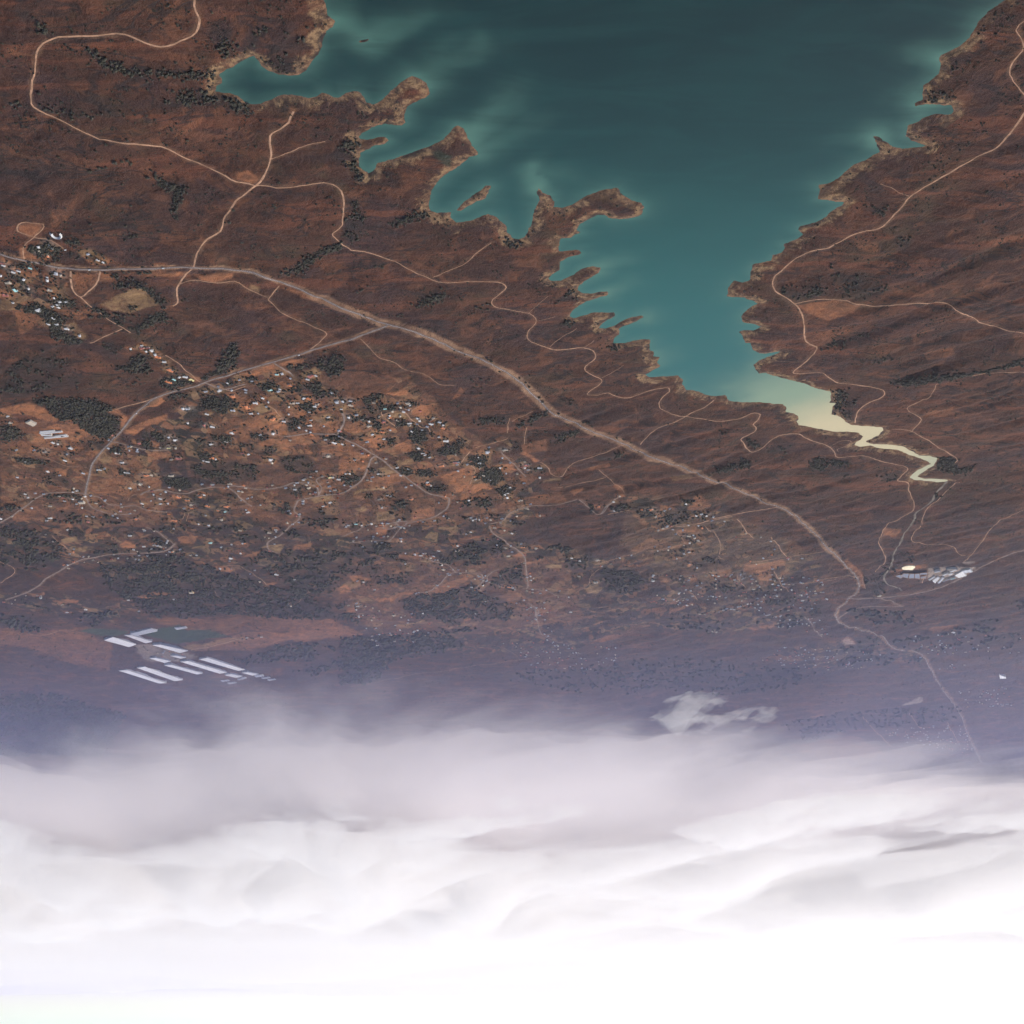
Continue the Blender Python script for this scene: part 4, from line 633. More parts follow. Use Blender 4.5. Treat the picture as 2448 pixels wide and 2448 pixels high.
HOUSES=[(1497.3,3219.1,29,1.9,"W","large white roofed house in the long diagonal tree belt at far left"),
(705.5,3660.4,232,2,"R","large dull red roofed house at the dark red yard below the striped field"),
(983,3904.9,95,2,"O","large orange tiled roofed house beside the straw field below the lane"),
(1216.6,3702,139,1.9,"O","large orange tiled roofed house at the foot of the diagonal roof row"),
(899.9,3991.7,240,2,"O","large orange tiled roofed house on the bright orange ploughed plot"),
(1531.9,3065,179,1.6,"C","large cream roofed house in the lower part of the left-edge village"),
(1184,3602,129,1.8,"O","large orange tiled roofed house two thirds down the diagonal roof row"),
(1567.9,3135.4,177,1.5,"R","large dull red roofed house in the lower part of the left-edge village"),
(1361.1,3000.3,255,1.4,"G","large grey roofed house beside the bare triangle loop under the highway"),
(1200,3509,166,1.5,"O","large orange tiled roofed house halfway down the diagonal roof row"),
(1413.7,3091.7,166,1.3,"C","cream roofed house on the slope left of the heart-shaped track"),
(1527.4,3104.2,97,1.3,"T","turquoise roofed house in the lower part of the left-edge village"),
(1017.2,3825.5,111,1.5,"O","large orange tiled roofed house among trees under the lane by the main road"),
(-616.7,4880.7,35,1.8,"O","large orange tiled roofed house at the bright orange rectangle plots"),
(100,4295.4,91,1.6,"G","large grey roofed house in the garden grove right of the loop lane"),
(1561.9,5067.9,148,1.8,"O","large orange tiled roofed house on the long terrace under the lane"),
(1235.5,3444.4,3,1.3,"R","dull red roofed house, left one of two, at the top of the diagonal roof row"),
(739.1,3816.1,155,1.4,"O","large orange tiled roofed house in the middle of the garden suburb"),
(1526.1,4511,212,1.6,"O","large orange tiled roofed house at the orange hilltop terrace"),
(259.2,4185.2,164,1.5,"W","white roofed house, right one of two, in the green wedge at the suburb's right end"),
(593.9,3873,156,1.4,"C","cream roofed house, left one of two, next to the dark hedge corner of the suburb"),
(1213.5,4349.8,257,1.5,"O","large orange tiled roofed house in the lawn clearing over the purple wood"),
(1130,3681.9,143,1.3,"Y","yellow roofed house at the foot of the diagonal roof row"),
(1446.4,3327.7,17,1.2,"W","white roofed house, rightmost of four, at the lower end of the diagonal tree belt"),
(1054.4,3781.2,219,1.3,"W","white roofed house beside the lane just under the main road bend"),
(698.9,4190.6,126,1.4,"W","white roofed house, left one of two, under the three-way junction of village lanes"),
(1209.9,3465.7,98,1.2,"W","white roofed house, rightmost of four, at the top of the diagonal roof row"),
(805.4,3861.3,171,1.3,"C","cream roofed house along the lane in the garden suburb"),
(1203.3,3913.8,197,1.3,"G","grey roofed house in the dark trees left of the round wood"),
(1037.1,3918.8,8,1.3,"G","grey roofed house beside the straw field below the lane"),
(1352.7,4357.8,200,1.4,"R","large dull red roofed house on the bare spur above the purple wood"),
(985.9,4378.6,79,1.4,"W","large white roofed house in the green strip above the purple wood"),
(1466.6,4769.6,103,1.5,"O","orange tiled roofed house, left one of two, at the left end of the orange-roof street"),
(289.9,4431.3,186,1.4,"O","large orange tiled roofed house around the orange yard under the wedge"),
(1147.7,3661.8,144,1.2,"W","white roofed house, right one of two, at the foot of the diagonal roof row"),
(1364.1,2865.5,91,1,"W","white roofed house, leftmost of three, inside the dark oval grove above the left highway"),
(500.9,4099.4,149,1.3,"O","orange tiled roofed house by the sandy clearing with a round tree"),
(1332.5,2884.1,194,1,"O","orange tiled roofed house, rightmost of three, inside the dark oval grove above the left highway"),
(1371.3,2887.5,105,1,"C","cream roofed house inside the dark oval grove above the left highway"),
(1274.7,4879.1,230,1.5,"O","orange tiled roofed house, rightmost of three, in the green bowl of the curved road"),
(791.3,3725.7,140,1.2,"O","orange tiled roofed house among green trees left of the wood edge"),
(1232.7,2901.3,211,1,"G","grey roofed house by the short dirt ramp above the highway trees"),
(1356.6,2915.8,94,1,"O","orange tiled roofed house, middle of three, inside the dark oval grove above the left highway"),
(1430.7,4531.4,168,1.4,"C","large cream roofed house in the clearing within the purple wood"),
(1212.7,2926.8,136,1,"W","white roofed house, left one of two, by the short dirt ramp above the highway trees"),
(1199.5,2937.3,128,1,"W","white roofed house, right one of two, by the short dirt ramp above the highway trees"),
(870.9,3768.6,40,1.2,"T","turquoise roofed house beside the olive plot in the garden suburb"),
(1505.6,2955.1,149,1,"R","dull red roofed house in the leafy village at the left edge"),
(1507.6,2968.9,152,1,"W","white roofed house, second of five from left, in the leafy village at the left edge"),
(-2006.8,6135,265,1.8,"C","large cream roofed house at the bridge yard by the stream"),
(1430.2,2976.5,148,1,"T","turquoise roofed house in the leafy village at the left edge"),
(756.1,3813.8,58,1.2,"W","white roofed house in the middle of the garden suburb"),
(1472.7,2995.5,142,1,"W","white roofed house, fourth of five from left, in the leafy village at the left edge"),
(1490.2,3001,143,1,"W","white roofed house, third of five from left, in the leafy village at the left edge"),
(641.8,3850.1,113,1.2,"G","grey roofed house, middle of three, in the suburb's upper right groves"),
(1535,3018.6,61,1,"W","white roofed house, leftmost of five, in the leafy village at the left edge"),
(266.6,5439.3,252,1.6,"C","large cream roofed house on the dark hill with the long white yard"),
(942.6,3865,6,1.2,"W","white roofed house, right one of two, beside the straw field below the lane"),
(29,4272.1,49,1.3,"C","cream roofed house on the sandy plot by the upper right grove"),
(381.6,3871.8,234,1.2,"C","cream roofed house inside the dark square grove"),
(1400.7,3036.2,251,1,"W","white roofed house, right one of two, beside the bare triangle loop under the highway"),
(1472.6,3036.5,51,1,"W","white roofed house, rightmost of five, in the leafy village at the left edge"),
(727.6,3882.8,166,1.2,"W","white roofed house, right one of two, by the round garden in the suburb"),
(743.7,4332.1,70,1.3,"C","cream roofed house in the dry plot under the village lanes"),
(1185.9,3538.5,177,1.1,"W","white roofed house, right one of two, halfway down the diagonal roof row"),
(486.6,4008.6,70,1.2,"R","dull red roofed house at the corner of the long hedge square"),
(1407.1,3161.1,24,1,"W","white roofed house, fourth of five from left, in the small grove below the heart-shaped track"),
(1908.1,4032.5,204,1.2,"C","cream roofed house on the far left farm above the sheds"),
(1420.3,3178.2,25,1,"W","white roofed house, second of five from left, in the small grove below the heart-shaped track"),
(545.6,4038.4,57,1.2,"C","cream roofed house by the sandy clearing with a round tree"),
(309.5,4041.2,134,1.2,"W","white roofed house by the fenced orange paddock"),
(1358.4,4866.3,147,1.4,"O","orange tiled roofed house, leftmost of three, in the green bowl of the curved road"),
(772.8,4050.1,16,1.2,"W","white roofed house, left one of two, in the walled plots right of the orange plot"),
(1147,4063.4,157,1.2,"W","white roofed house along the dirt bank under the round wood"),
(1427.4,3200.8,120,1,"W","white roofed house, third of five from left, in the small grove below the heart-shaped track"),
(265.1,4074.5,155,1.2,"O","orange tiled roofed house along the paddock's lower right fence"),
(1193.4,3684.5,127,1.1,"T","turquoise roofed house at the foot of the diagonal roof row"),
(1083.5,4114.5,129,1.2,"W","white roofed house, right one of two, inside the small tree-ringed yard"),
(926.4,4123.2,84,1.2,"W","white roofed house below the bright orange ploughed plot"),
(1467.9,3267.3,115,1,"W","white roofed house, second of four, at the lower end of the diagonal tree belt"),
(1226.7,5810.7,153,1.6,"W","large white roofed house on the teal shelf in the forest"),
(1495.6,3301.8,112,1,"W","white roofed house, leftmost of four, at the lower end of the diagonal tree belt"),
(1470.2,3304.9,8,1,"W","white roofed house, third of four, at the lower end of the diagonal tree belt"),
(1327.3,4196.4,75,1.2,"W","white roofed house by the terrace strips right of the road fork"),
(1103.1,3777.9,206,1.1,"G","grey roofed house beside the lane just under the main road bend"),
(1472.9,4218.2,116,1.2,"R","dull red roofed house by the branch lane at the road fork"),
(1420.7,3377,79,1,"G","grey roofed house where the farm path meets the long hedge"),
(1767.1,4281.2,125,1.2,"W","white roofed house, right one of two, in the dark yard left of the main road"),
(618.9,3844.4,108,1.1,"G","grey roofed house, rightmost of three, in the suburb's upper right groves"),
(1214.7,3442.9,4,1,"R","dull red roofed house, right one of two, at the top of the diagonal roof row"),
(442.2,4786.6,35,1.3,"O","orange tiled roofed house by the contour-ploughed plot"),
(232.9,4393.5,1,1.2,"R","dull red roofed house on the loop lane right of the orange yard"),
(1204.7,3493.7,88,1,"W","white roofed house, left one of two, halfway down the diagonal roof row"),
(-57.5,4436.1,124,1.2,"R","dull red roofed house, right one of two, by the dull red yard"),
(-115.3,4465.6,195,1.2,"G","grey roofed house by the dull red yard"),
(389.9,4035.2,194,1.1,"W","white roofed house, left one of two, beside the lane through the square grove"),
(804.7,3644.9,97,1,"G","grey roofed house by the lawn under the main road fields"),
(823.5,3648.8,180,1,"T","turquoise roofed house by the lawn under the main road fields"),
(95,4582,158,1.2,"G","grey roofed house in the dark grove beside the orange ridge"),
(1167.5,3662,52,1,"W","white roofed house, left one of two, at the foot of the diagonal roof row"),
(1729.3,5045.1,227,1.3,"O","orange tiled roofed house at the dirt terraces right of the lower trees"),
(-444.9,5937,210,1.5,"C","large cream roofed house at the ring-road villa"),
(1204,4614.8,22,1.2,"C","cream roofed house on the bare ridge above the curved road"),
(1588.8,4617.4,98,1.2,"C","cream roofed house on the pale knoll under the hilltop terrace"),
(18.1,5528.6,56,1.4,"C","cream roofed house, right one of two, on the spur left of the ridge road"),
(358.2,4627.2,213,1.2,"O","orange tiled roofed house in the bushes above the big orange plots"),
(-2671.2,6885.5,146,1.7,"W","large white roofed house by the tan rectangle on the right plain"),
(1412.9,5571.2,88,1.4,"W","large white roofed house on the shelf above the big forest"),
(1193.7,4236.1,216,1.1,"W","white roofed house along the hedge below the small ringed yard"),
(839.9,3771.7,30,1,"G","grey roofed house, right one of two, beside the olive plot in the garden suburb"),
(651.1,3781,135,1,"G","grey roofed house, leftmost of three, in the suburb's upper right groves"),
(1366.7,4765.1,38,1.2,"O","orange tiled roofed house in the middle of the orange-roof street"),
(910.1,3834.7,125,1,"W","white roofed house, left one of two, beside the olive plot in the garden suburb"),
(589.8,3839.7,160,1,"G","grey roofed house next to the dark hedge corner of the suburb"),
(1431.3,4803,192,1.2,"O","orange tiled roofed house, right one of two, at the left end of the orange-roof street"),
(-34.8,4807.9,49,1.2,"C","cream roofed house on the dirt bank below the pool garden"),
(785.6,3857.3,178,1,"W","white roofed house, right one of two, along the lane in the garden suburb"),
(715.3,3864.7,184,1,"C","cream roofed house by the round garden in the suburb"),
(1428.2,4858.5,217,1.2,"C","cream roofed house on the lane under the orange-roof street"),
(1242.7,4383.9,151,1.1,"W","white roofed house, right one of two, in the lawn clearing over the purple wood"),
(1219.5,3908.9,93,1,"W","white roofed house, left one of two, in the dark trees left of the round wood"),
(1460.9,5351.7,30,1.3,"T","turquoise roofed house in the walled compound above the valley"),
(984,4406.2,86,1.1,"C","cream roofed house in the green strip above the purple wood"),
(-1605,6786.4,40,1.6,"W","large white roofed house in the teal grove by the far highway"),
(-52,5394.2,206,1.3,"O","orange tiled roofed house at the orange-roofed hamlet on the ridge road"),
(977.6,3956.2,1,1,"W","white roofed house, left one of two, beside the straw field below the lane"),
(1143,3957.1,137,1,"W","white roofed house on bare ground under the round wood"),
(1190.6,4933.4,199,1.2,"W","white roofed house at the end of the curved road"),
(613,3971,93,1,"W","white roofed house along the dark hedge over the red field"),
(691.1,3980.9,211,1,"W","white roofed house at the top of the two red fields"),
(1930.5,4481.9,94,1.1,"W","white roofed house below the curved farm drive"),
(296.4,3989,55,1,"C","cream roofed house by the fenced orange paddock"),
(1786.5,4493.6,121,1.1,"G","grey roofed house beside the square hedge left of the road"),
(864.5,4013,156,1,"W","white roofed house on the right rim of the orange ploughed plot"),
(350.8,4017.6,101,1,"W","white roofed house, right one of two, beside the lane through the square grove"),
(2109.9,5005.1,169,1.2,"W","white roofed house on the brown slope at lower left"),
(275.5,4023.4,145,1,"G","grey roofed house along the paddock's lower right fence"),
(1349.9,3005.6,245,0.8,"C","cream roofed house beside the bare triangle loop under the highway"),
(1174.8,4048.6,86,1,"R","dull red roofed house along the dirt bank under the round wood"),
(393.2,4054.9,203,1,"C","cream roofed house beside the lane through the square grove"),
(817.5,4072.8,104,1,"G","grey roofed house in the walled plots right of the orange plot"),
(1960.5,5075.1,236,1.2,"R","dull red roofed house among the lower left trees"),
(735.1,4585.7,167,1.1,"W","white roofed house right of the looping drive"),
(-426.7,5566,73,1.3,"C","cream roofed house alone on the brown hillside"),
(684.9,6528.1,110,1.5,"C","large cream roofed house in the middle of the ravine hamlet"),
(14.9,6052.3,158,1.4,"O","large orange tiled roofed house on the bright sandy shelf"),
(539.1,4113.4,53,1,"W","white roofed house, left one of two, by the sandy clearing with a round tree"),
(979.1,4142.2,60,1,"G","grey roofed house below the bright orange ploughed plot"),
(1342.3,4164.3,83,1,"G","grey roofed house by the terrace strips right of the road fork"),
(1142.7,5184.5,175,1.2,"C","cream roofed house on the sandy knoll by the lower road"),
(1417.7,3138.1,254,0.8,"W","white roofed house on the slope left of the heart-shaped track"),
(1386.5,3156.6,20,0.8,"W","white roofed house, rightmost of five, in the small grove below the heart-shaped track"),
(1816.6,4222.5,115,1,"W","white roofed house, left one of two, just under the long white sheds"),
(-843.8,5267.1,159,1.2,"C","cream roofed house, leftmost of three, on the terraced yard under the red field"),
(372.2,4255.7,120,1,"W","white roofed house, left one of two, on the straight lane below the dense wood"),
(1442.8,3194.2,24,0.8,"W","white roofed house, leftmost of five, in the small grove below the heart-shaped track"),
(-766.2,4801.9,112,1.1,"W","white roofed house in the right-hand grove near the highway"),
(357.1,4297.6,29,1,"W","white roofed house, right one of two, on the straight lane below the dense wood"),
(1876.8,4299.9,20,1,"C","cream roofed house just under the long white sheds"),
(804,4819.2,37,1.1,"W","white roofed house, right one of two, on the terraces inside the road elbow"),
(1060.9,4316.2,54,1,"W","white roofed house in the hedged plots above the purple wood"),
(1558.9,4836.8,216,1.1,"W","white roofed house, rightmost of three, inside the oval drive"),
(1729.9,5397.8,216,1.2,"G","grey roofed house right of the bright orange clearing"),
(1719.7,5406.6,126,1.2,"C","cream roofed house, right one of two, right of the bright orange clearing"),
(2424.5,6423.6,275,1.4,"W","large white roofed house in the scattered farms at lower left"),
(-117.7,5409.6,248,1.2,"C","cream roofed house right of the orange-roofed hamlet"),
(1821.4,4375.3,127,1,"W","white roofed house, left one of two, in the dark yard left of the main road"),
(1440.7,4906.2,140,1.1,"O","orange tiled roofed house on the lane under the orange-roof street"),
(1592.6,4390,183,1,"W","white roofed house, right one of two, in the grove right of the road fork"),
(134,4400.1,162,1,"G","grey roofed house in the dark grove beneath the grey compound"),
(507.7,3867,166,0.9,"C","cream roofed house, right one of two, next to the dark hedge corner of the suburb"),
(472.5,4440,220,1,"W","white roofed house at the trees right of the lane triangle"),
(470.4,3909.2,186,0.9,"T","turquoise roofed house at the corner of the long hedge square"),
(-41.6,4451.3,204,1,"R","dull red roofed house, left one of two, by the dull red yard"),
(429.7,4461.1,130,1,"G","grey roofed house at the trees right of the lane triangle"),
(1595.8,4484.2,168,1,"W","white roofed house, right one of two, in the trees right of the dirt bank"),
(1330.8,5025.1,254,1.1,"C","cream roofed house at the small quarry bank"),
(-341.9,5561.7,34,1.2,"W","white roofed house, right one of two, in the wooded hamlet left of the brown hillside"),
(1507.4,4508.5,117,1,"C","cream roofed house at the orange hilltop terrace"),
(1895.7,3976,212,0.9,"W","white roofed house on the far left farm above the sheds"),
(1229.6,3425.3,-2,0.8,"W","white roofed house, second of four, at the top of the diagonal roof row"),
(649.7,5079.5,92,1.1,"W","white roofed house where the straight track meets the compound"),
(765.9,4547,39,1,"Y","yellow roofed house at the end of the looping drive"),
(120,4547.2,150,1,"C","cream roofed house in the dark grove beside the orange ridge"),
(1408.7,5101,90,1.1,"G","grey roofed house on the dry slope under the terrace"),
(1230,3474,89,0.8,"W","white roofed house, third of four, at the top of the diagonal roof row"),
(263.6,4046,40,0.9,"W","white roofed house along the paddock's lower right fence"),
(360.2,4602.3,219,1,"W","white roofed house in the bushes above the big orange plots"),
(1356.7,2899.3,196,0.7,"O","orange tiled roofed house, leftmost of three, inside the dark oval grove above the left highway"),
(355.3,5744.5,122,1.2,"C","cream roofed house near the three-way fork on the ridge"),
(8.9,4658,101,1,"W","white roofed house, rightmost of four, around the dark green pool garden"),
(1641.7,4658.6,104,1,"W","white roofed house on the pale knoll under the hilltop terrace"),
(764.3,4691.3,1,1,"C","cream roofed house on the bare rise above the long road"),
(1820.8,5250.9,5,1.1,"W","white roofed house on the dark left valley side"),
(21.4,4717.7,192,1,"W","white roofed house, second of four, around the dark green pool garden"),
(-872.9,5270.5,265,1.1,"C","cream roofed house, middle of three, on the terraced yard under the red field"),
(31.3,4730.9,116,1,"W","white roofed house, leftmost of four, around the dark green pool garden"),
(1343.2,4739.6,113,1,"W","white roofed house in the middle of the orange-roof street"),
(1541.5,4768.5,136,1,"W","white roofed house, middle of three, inside the oval drive"),
(1126.2,4204.9,140,0.9,"W","white roofed house, left one of two, inside the small tree-ringed yard"),
(1395.4,3019.7,157,0.7,"W","white roofed house, left one of two, beside the bare triangle loop under the highway"),
(20.5,4774.5,96,1,"W","white roofed house, third of four, around the dark green pool garden"),
(190.2,4793.5,87,1,"W","white roofed house in the purple scrub below the orange plots"),
(584.7,4800.5,210,1,"C","cream roofed house by the dark green pond"),
(-744.3,5921.4,141,1.2,"W","white roofed house in the plots below the stepped yards"),
(688.6,3658.9,136,0.8,"W","white roofed house at the dark red yard below the striped field"),
(1636.4,4821.2,118,1,"W","white roofed house, leftmost of three, inside the oval drive"),
(1742.8,5383.3,220,1.1,"C","cream roofed house, left one of two, right of the bright orange clearing"),
(1368.8,4263.3,171,0.9,"Y","yellow roofed house by the terrace strips right of the road fork"),
(1342.3,4267,77,0.9,"C","cream roofed house by the terrace strips right of the road fork"),
(1800.6,5407.9,4,1.1,"W","white roofed house by the bright orange clearing at left"),
(962.3,3688.9,213,0.8,"G","grey roofed house among trees under the lane by the main road"),
(922.3,3702.1,40,0.8,"G","grey roofed house, left one of two, beside the olive plot in the garden suburb"),
(1481.7,3095.8,94,0.7,"W","white roofed house, right one of two, in the lower part of the left-edge village"),
(2062.9,4873.6,158,1,"C","cream roofed house on the brown slope at lower left"),
(1082.4,4302.7,213,0.9,"R","dull red roofed house at the pale yard over the purple wood"),
(1389.7,5447.8,37,1.1,"R","dull red roofed house at the rough yards above the dark forest"),
(-388.3,4887.2,85,1,"O","orange tiled roofed house by the orange forecourt along the curved lane"),
(-1293.6,6014.8,159,1.2,"C","cream roofed house in the grey quarter under the sandy field"),
(832.1,3754.7,137,0.8,"W","white roofed house, right one of two, beside the olive plot in the garden suburb"),
(1384.4,4365.3,206,0.9,"C","cream roofed house on the bare spur above the purple wood"),
(1254.7,4375.1,176,0.9,"W","white roofed house, left one of two, in the lawn clearing over the purple wood"),
(484.1,5529.2,107,1.1,"G","grey roofed house along the forest-top lane"),
(-882.6,4971.6,116,1,"W","white roofed house, rightmost of three, in the pale-roof cluster by the cross track"),
(1560.4,3174.8,170,0.7,"W","white roofed house, left one of two, in the lower part of the left-edge village"),
(-653.5,4980.6,78,1,"C","cream roofed house under the orange rectangle plots"),
(49.8,4457.1,70,0.9,"W","white roofed house on the sandy plot by the upper right grove"),
(376.4,3886.5,252,0.8,"W","white roofed house inside the dark square grove"),
(723.1,5088.7,173,1,"T","turquoise roofed house in the pale compound by the straight track"),
(825.9,3902.8,262,0.8,"W","white roofed house, left one of two, along the lane in the garden suburb"),
(695.3,4516.1,216,0.9,"W","white roofed house, left one of two, on the bank left of the lane triangle"),
(680,4522.4,114,0.9,"W","white roofed house, right one of two, on the bank left of the lane triangle"),
(81.6,5127.4,169,1,"C","cream roofed house at the grey fork below the sandy cluster"),
(757.6,4552,1,0.9,"W","white roofed house at the end of the looping drive"),
(1279.2,5172.1,145,1,"C","cream roofed house on the dark valley edge"),
(-688.3,5176.7,254,1,"C","cream roofed house, left one of two, on the gravelly bend of the cross track"),
(-351.8,5864.8,172,1.1,"C","cream roofed house on the hill behind the ring-road villa"),
(1145.5,5877.6,171,1.1,"W","white roofed house at the right edge of the big forest"),
(935.2,4673.1,178,0.9,"W","white roofed house in the green lawn by the long road"),
(-892.6,5294.6,151,1,"C","cream roofed house, rightmost of three, on the terraced yard under the red field"),
(1271.9,3442.3,93,0.7,"W","white roofed house, leftmost of four, at the top of the diagonal roof row"),
(-1382.1,5935,241,1.1,"W","white roofed house below the big sandy field"),
(265,5371.2,281,1,"W","white roofed house, right one of two, on the dark hill with the long white yard"),
(2123.3,4773.2,47,0.9,"W","white roofed house, right one of two, at the bend left of the crossroads"),
(30.4,5400.1,162,1,"C","cream roofed house, left one of two, on the spur left of the ridge road"),
(284.5,4152.2,184,0.8,"W","white roofed house, left one of two, in the green wedge at the suburb's right end"),
(500.7,4162.7,43,0.8,"W","white roofed house, right one of two, by the sandy clearing with a round tree"),
(1980.2,4819.1,150,0.9,"G","grey roofed house in the trees under the crossroads"),
(1329.4,2859,80,0.6,"W","white roofed house, middle of three, inside the dark oval grove above the left highway"),
(668.4,4203.7,132,0.8,"W","white roofed house, right one of two, under the three-way junction of village lanes"),
(1848.2,4843.5,145,0.9,"C","cream roofed house on the ruin-like yard right of the crossroads"),
(1327.4,2874,104,0.6,"W","white roofed house, rightmost of three, inside the dark oval grove above the left highway"),
(842.5,4866.1,31,0.9,"W","white roofed house, left one of two, on the terraces inside the road elbow"),
(1802.3,4235.4,102,0.8,"W","white roofed house, right one of two, just under the long white sheds"),
(-296.1,5511.9,116,1,"W","white roofed house, left one of two, in the wooded hamlet left of the brown hillside"),
(454.8,5542.7,190,1,"W","white roofed house along the forest-top lane"),
(1327.7,4931.4,144,0.9,"O","orange tiled roofed house, middle of three, in the green bowl of the curved road"),
(408.7,5567.8,98,1,"C","cream roofed house along the forest-top lane"),
(1296.3,4940.2,230,0.9,"T","turquoise roofed house in the green bowl of the curved road"),
(-856.3,4942.2,28,0.9,"W","white roofed house, middle of three, in the pale-roof cluster by the cross track"),
(1592.6,4303.7,89,0.8,"W","white roofed house, left one of two, in the grove right of the road fork"),
(-835.3,4959.1,103,0.9,"W","white roofed house, leftmost of three, in the pale-roof cluster by the cross track"),
(349.6,4314.1,38,0.8,"W","white roofed house, left one of two, on the olive clearing below the dense wood"),
(-1609.6,6235.7,180,1.1,"W","white roofed house at the right end of the lower quarter"),
(331.7,4334.8,38,0.8,"W","white roofed house, right one of two, on the olive clearing below the dense wood"),
(98.7,5018,128,0.9,"C","cream roofed house just right of the sandy fork cluster"),
(-903.9,5667.8,140,1,"O","orange tiled roofed house at the stepped orange yards"),
(738,6977.4,114,1.2,"C","cream roofed house on the pink field corner"),
(868.5,6352.7,183,1.1,"W","white roofed house in the ravine hamlet"),
(698.3,5099.9,266,0.9,"W","white roofed house in the pale compound by the straight track"),
(1714.3,4459.8,34,0.8,"W","white roofed house, left one of two, on the dirt bank right of the main road"),
(1704,4461.1,142,0.8,"W","white roofed house, right one of two, on the dirt bank right of the main road"),
(1102.3,5133.8,176,0.9,"W","white roofed house on the sandy knoll by the lower road"),
(1610.1,4483.6,261,0.8,"W","white roofed house, left one of two, in the trees right of the dirt bank"),
(-705.6,5151.8,149,0.9,"C","cream roofed house, right one of two, on the gravelly bend of the cross track"),
(2084.1,5156.5,236,0.9,"W","white roofed house in the small grove under the brown slope"),
(194.1,5172.1,130,0.9,"W","white roofed house left of the fork on the hill shoulder"),
(-1078.6,5830.1,240,1,"W","white roofed house beside the long golden field"),
(559.1,4514.1,217,0.8,"W","white roofed house inside the triangle of lanes"),
(1595.9,5186.3,70,0.9,"W","white roofed house at the head of the orange spur"),
(510.8,6500.2,65,1.1,"W","white roofed house at the right of the ravine hamlet"),
(0.8,5200.9,128,0.9,"W","white roofed house right of the fork on the hill shoulder"),
(207.9,6510.4,116,1.1,"W","white roofed house at the star-shaped clearing"),
(853.7,7216,57,1.2,"W","white roofed house in the last grove before the haze"),
(631.9,3906.1,166,0.7,"W","small white roofed house next to the dark hedge corner of the suburb"),
(754.3,3929.7,174,0.7,"W","white roofed house, left one of two, by the round garden in the suburb"),
(-857.8,5327.9,263,0.9,"W","white roofed house on the terraced yard under the red field"),
(553.5,4662.6,110,0.8,"C","cream roofed house on the red paddock rim"),
(64,6054.1,234,1,"C","cream roofed house on the bright sandy shelf"),
(1884.1,4699.3,208,0.8,"W","white roofed house, right one of two, at the crossroads on the left"),
(758.8,3998.9,10,0.7,"W","white roofed house, right one of two, in the walled plots right of the orange plot"),
(1903.9,4710.4,218,0.8,"W","white roofed house, left one of two, at the crossroads on the left"),
(-466.9,4723.3,130,0.8,"C","cream roofed house in the green corner beyond the curved lane"),
(2119.6,4729.7,128,0.8,"W","white roofed house, left one of two, at the bend left of the crossroads"),
(1233.9,4033.1,99,0.7,"W","white roofed house, right one of two, in the dark trees left of the round wood"),
(360.4,5442.8,154,0.9,"W","white roofed house, left one of two, on the dark hill with the long white yard"),
(544.4,4758,217,0.8,"W","white roofed house in the mixed plots below the lane triangle"),
(-876.1,5484.6,227,0.9,"W","white roofed house in the grove under the terraced yard"),
(1934.1,4792.3,267,0.8,"W","white roofed house in the trees under the crossroads"),
(-447.9,4810.3,136,0.8,"W","white roofed house in the green corner beyond the curved lane")]
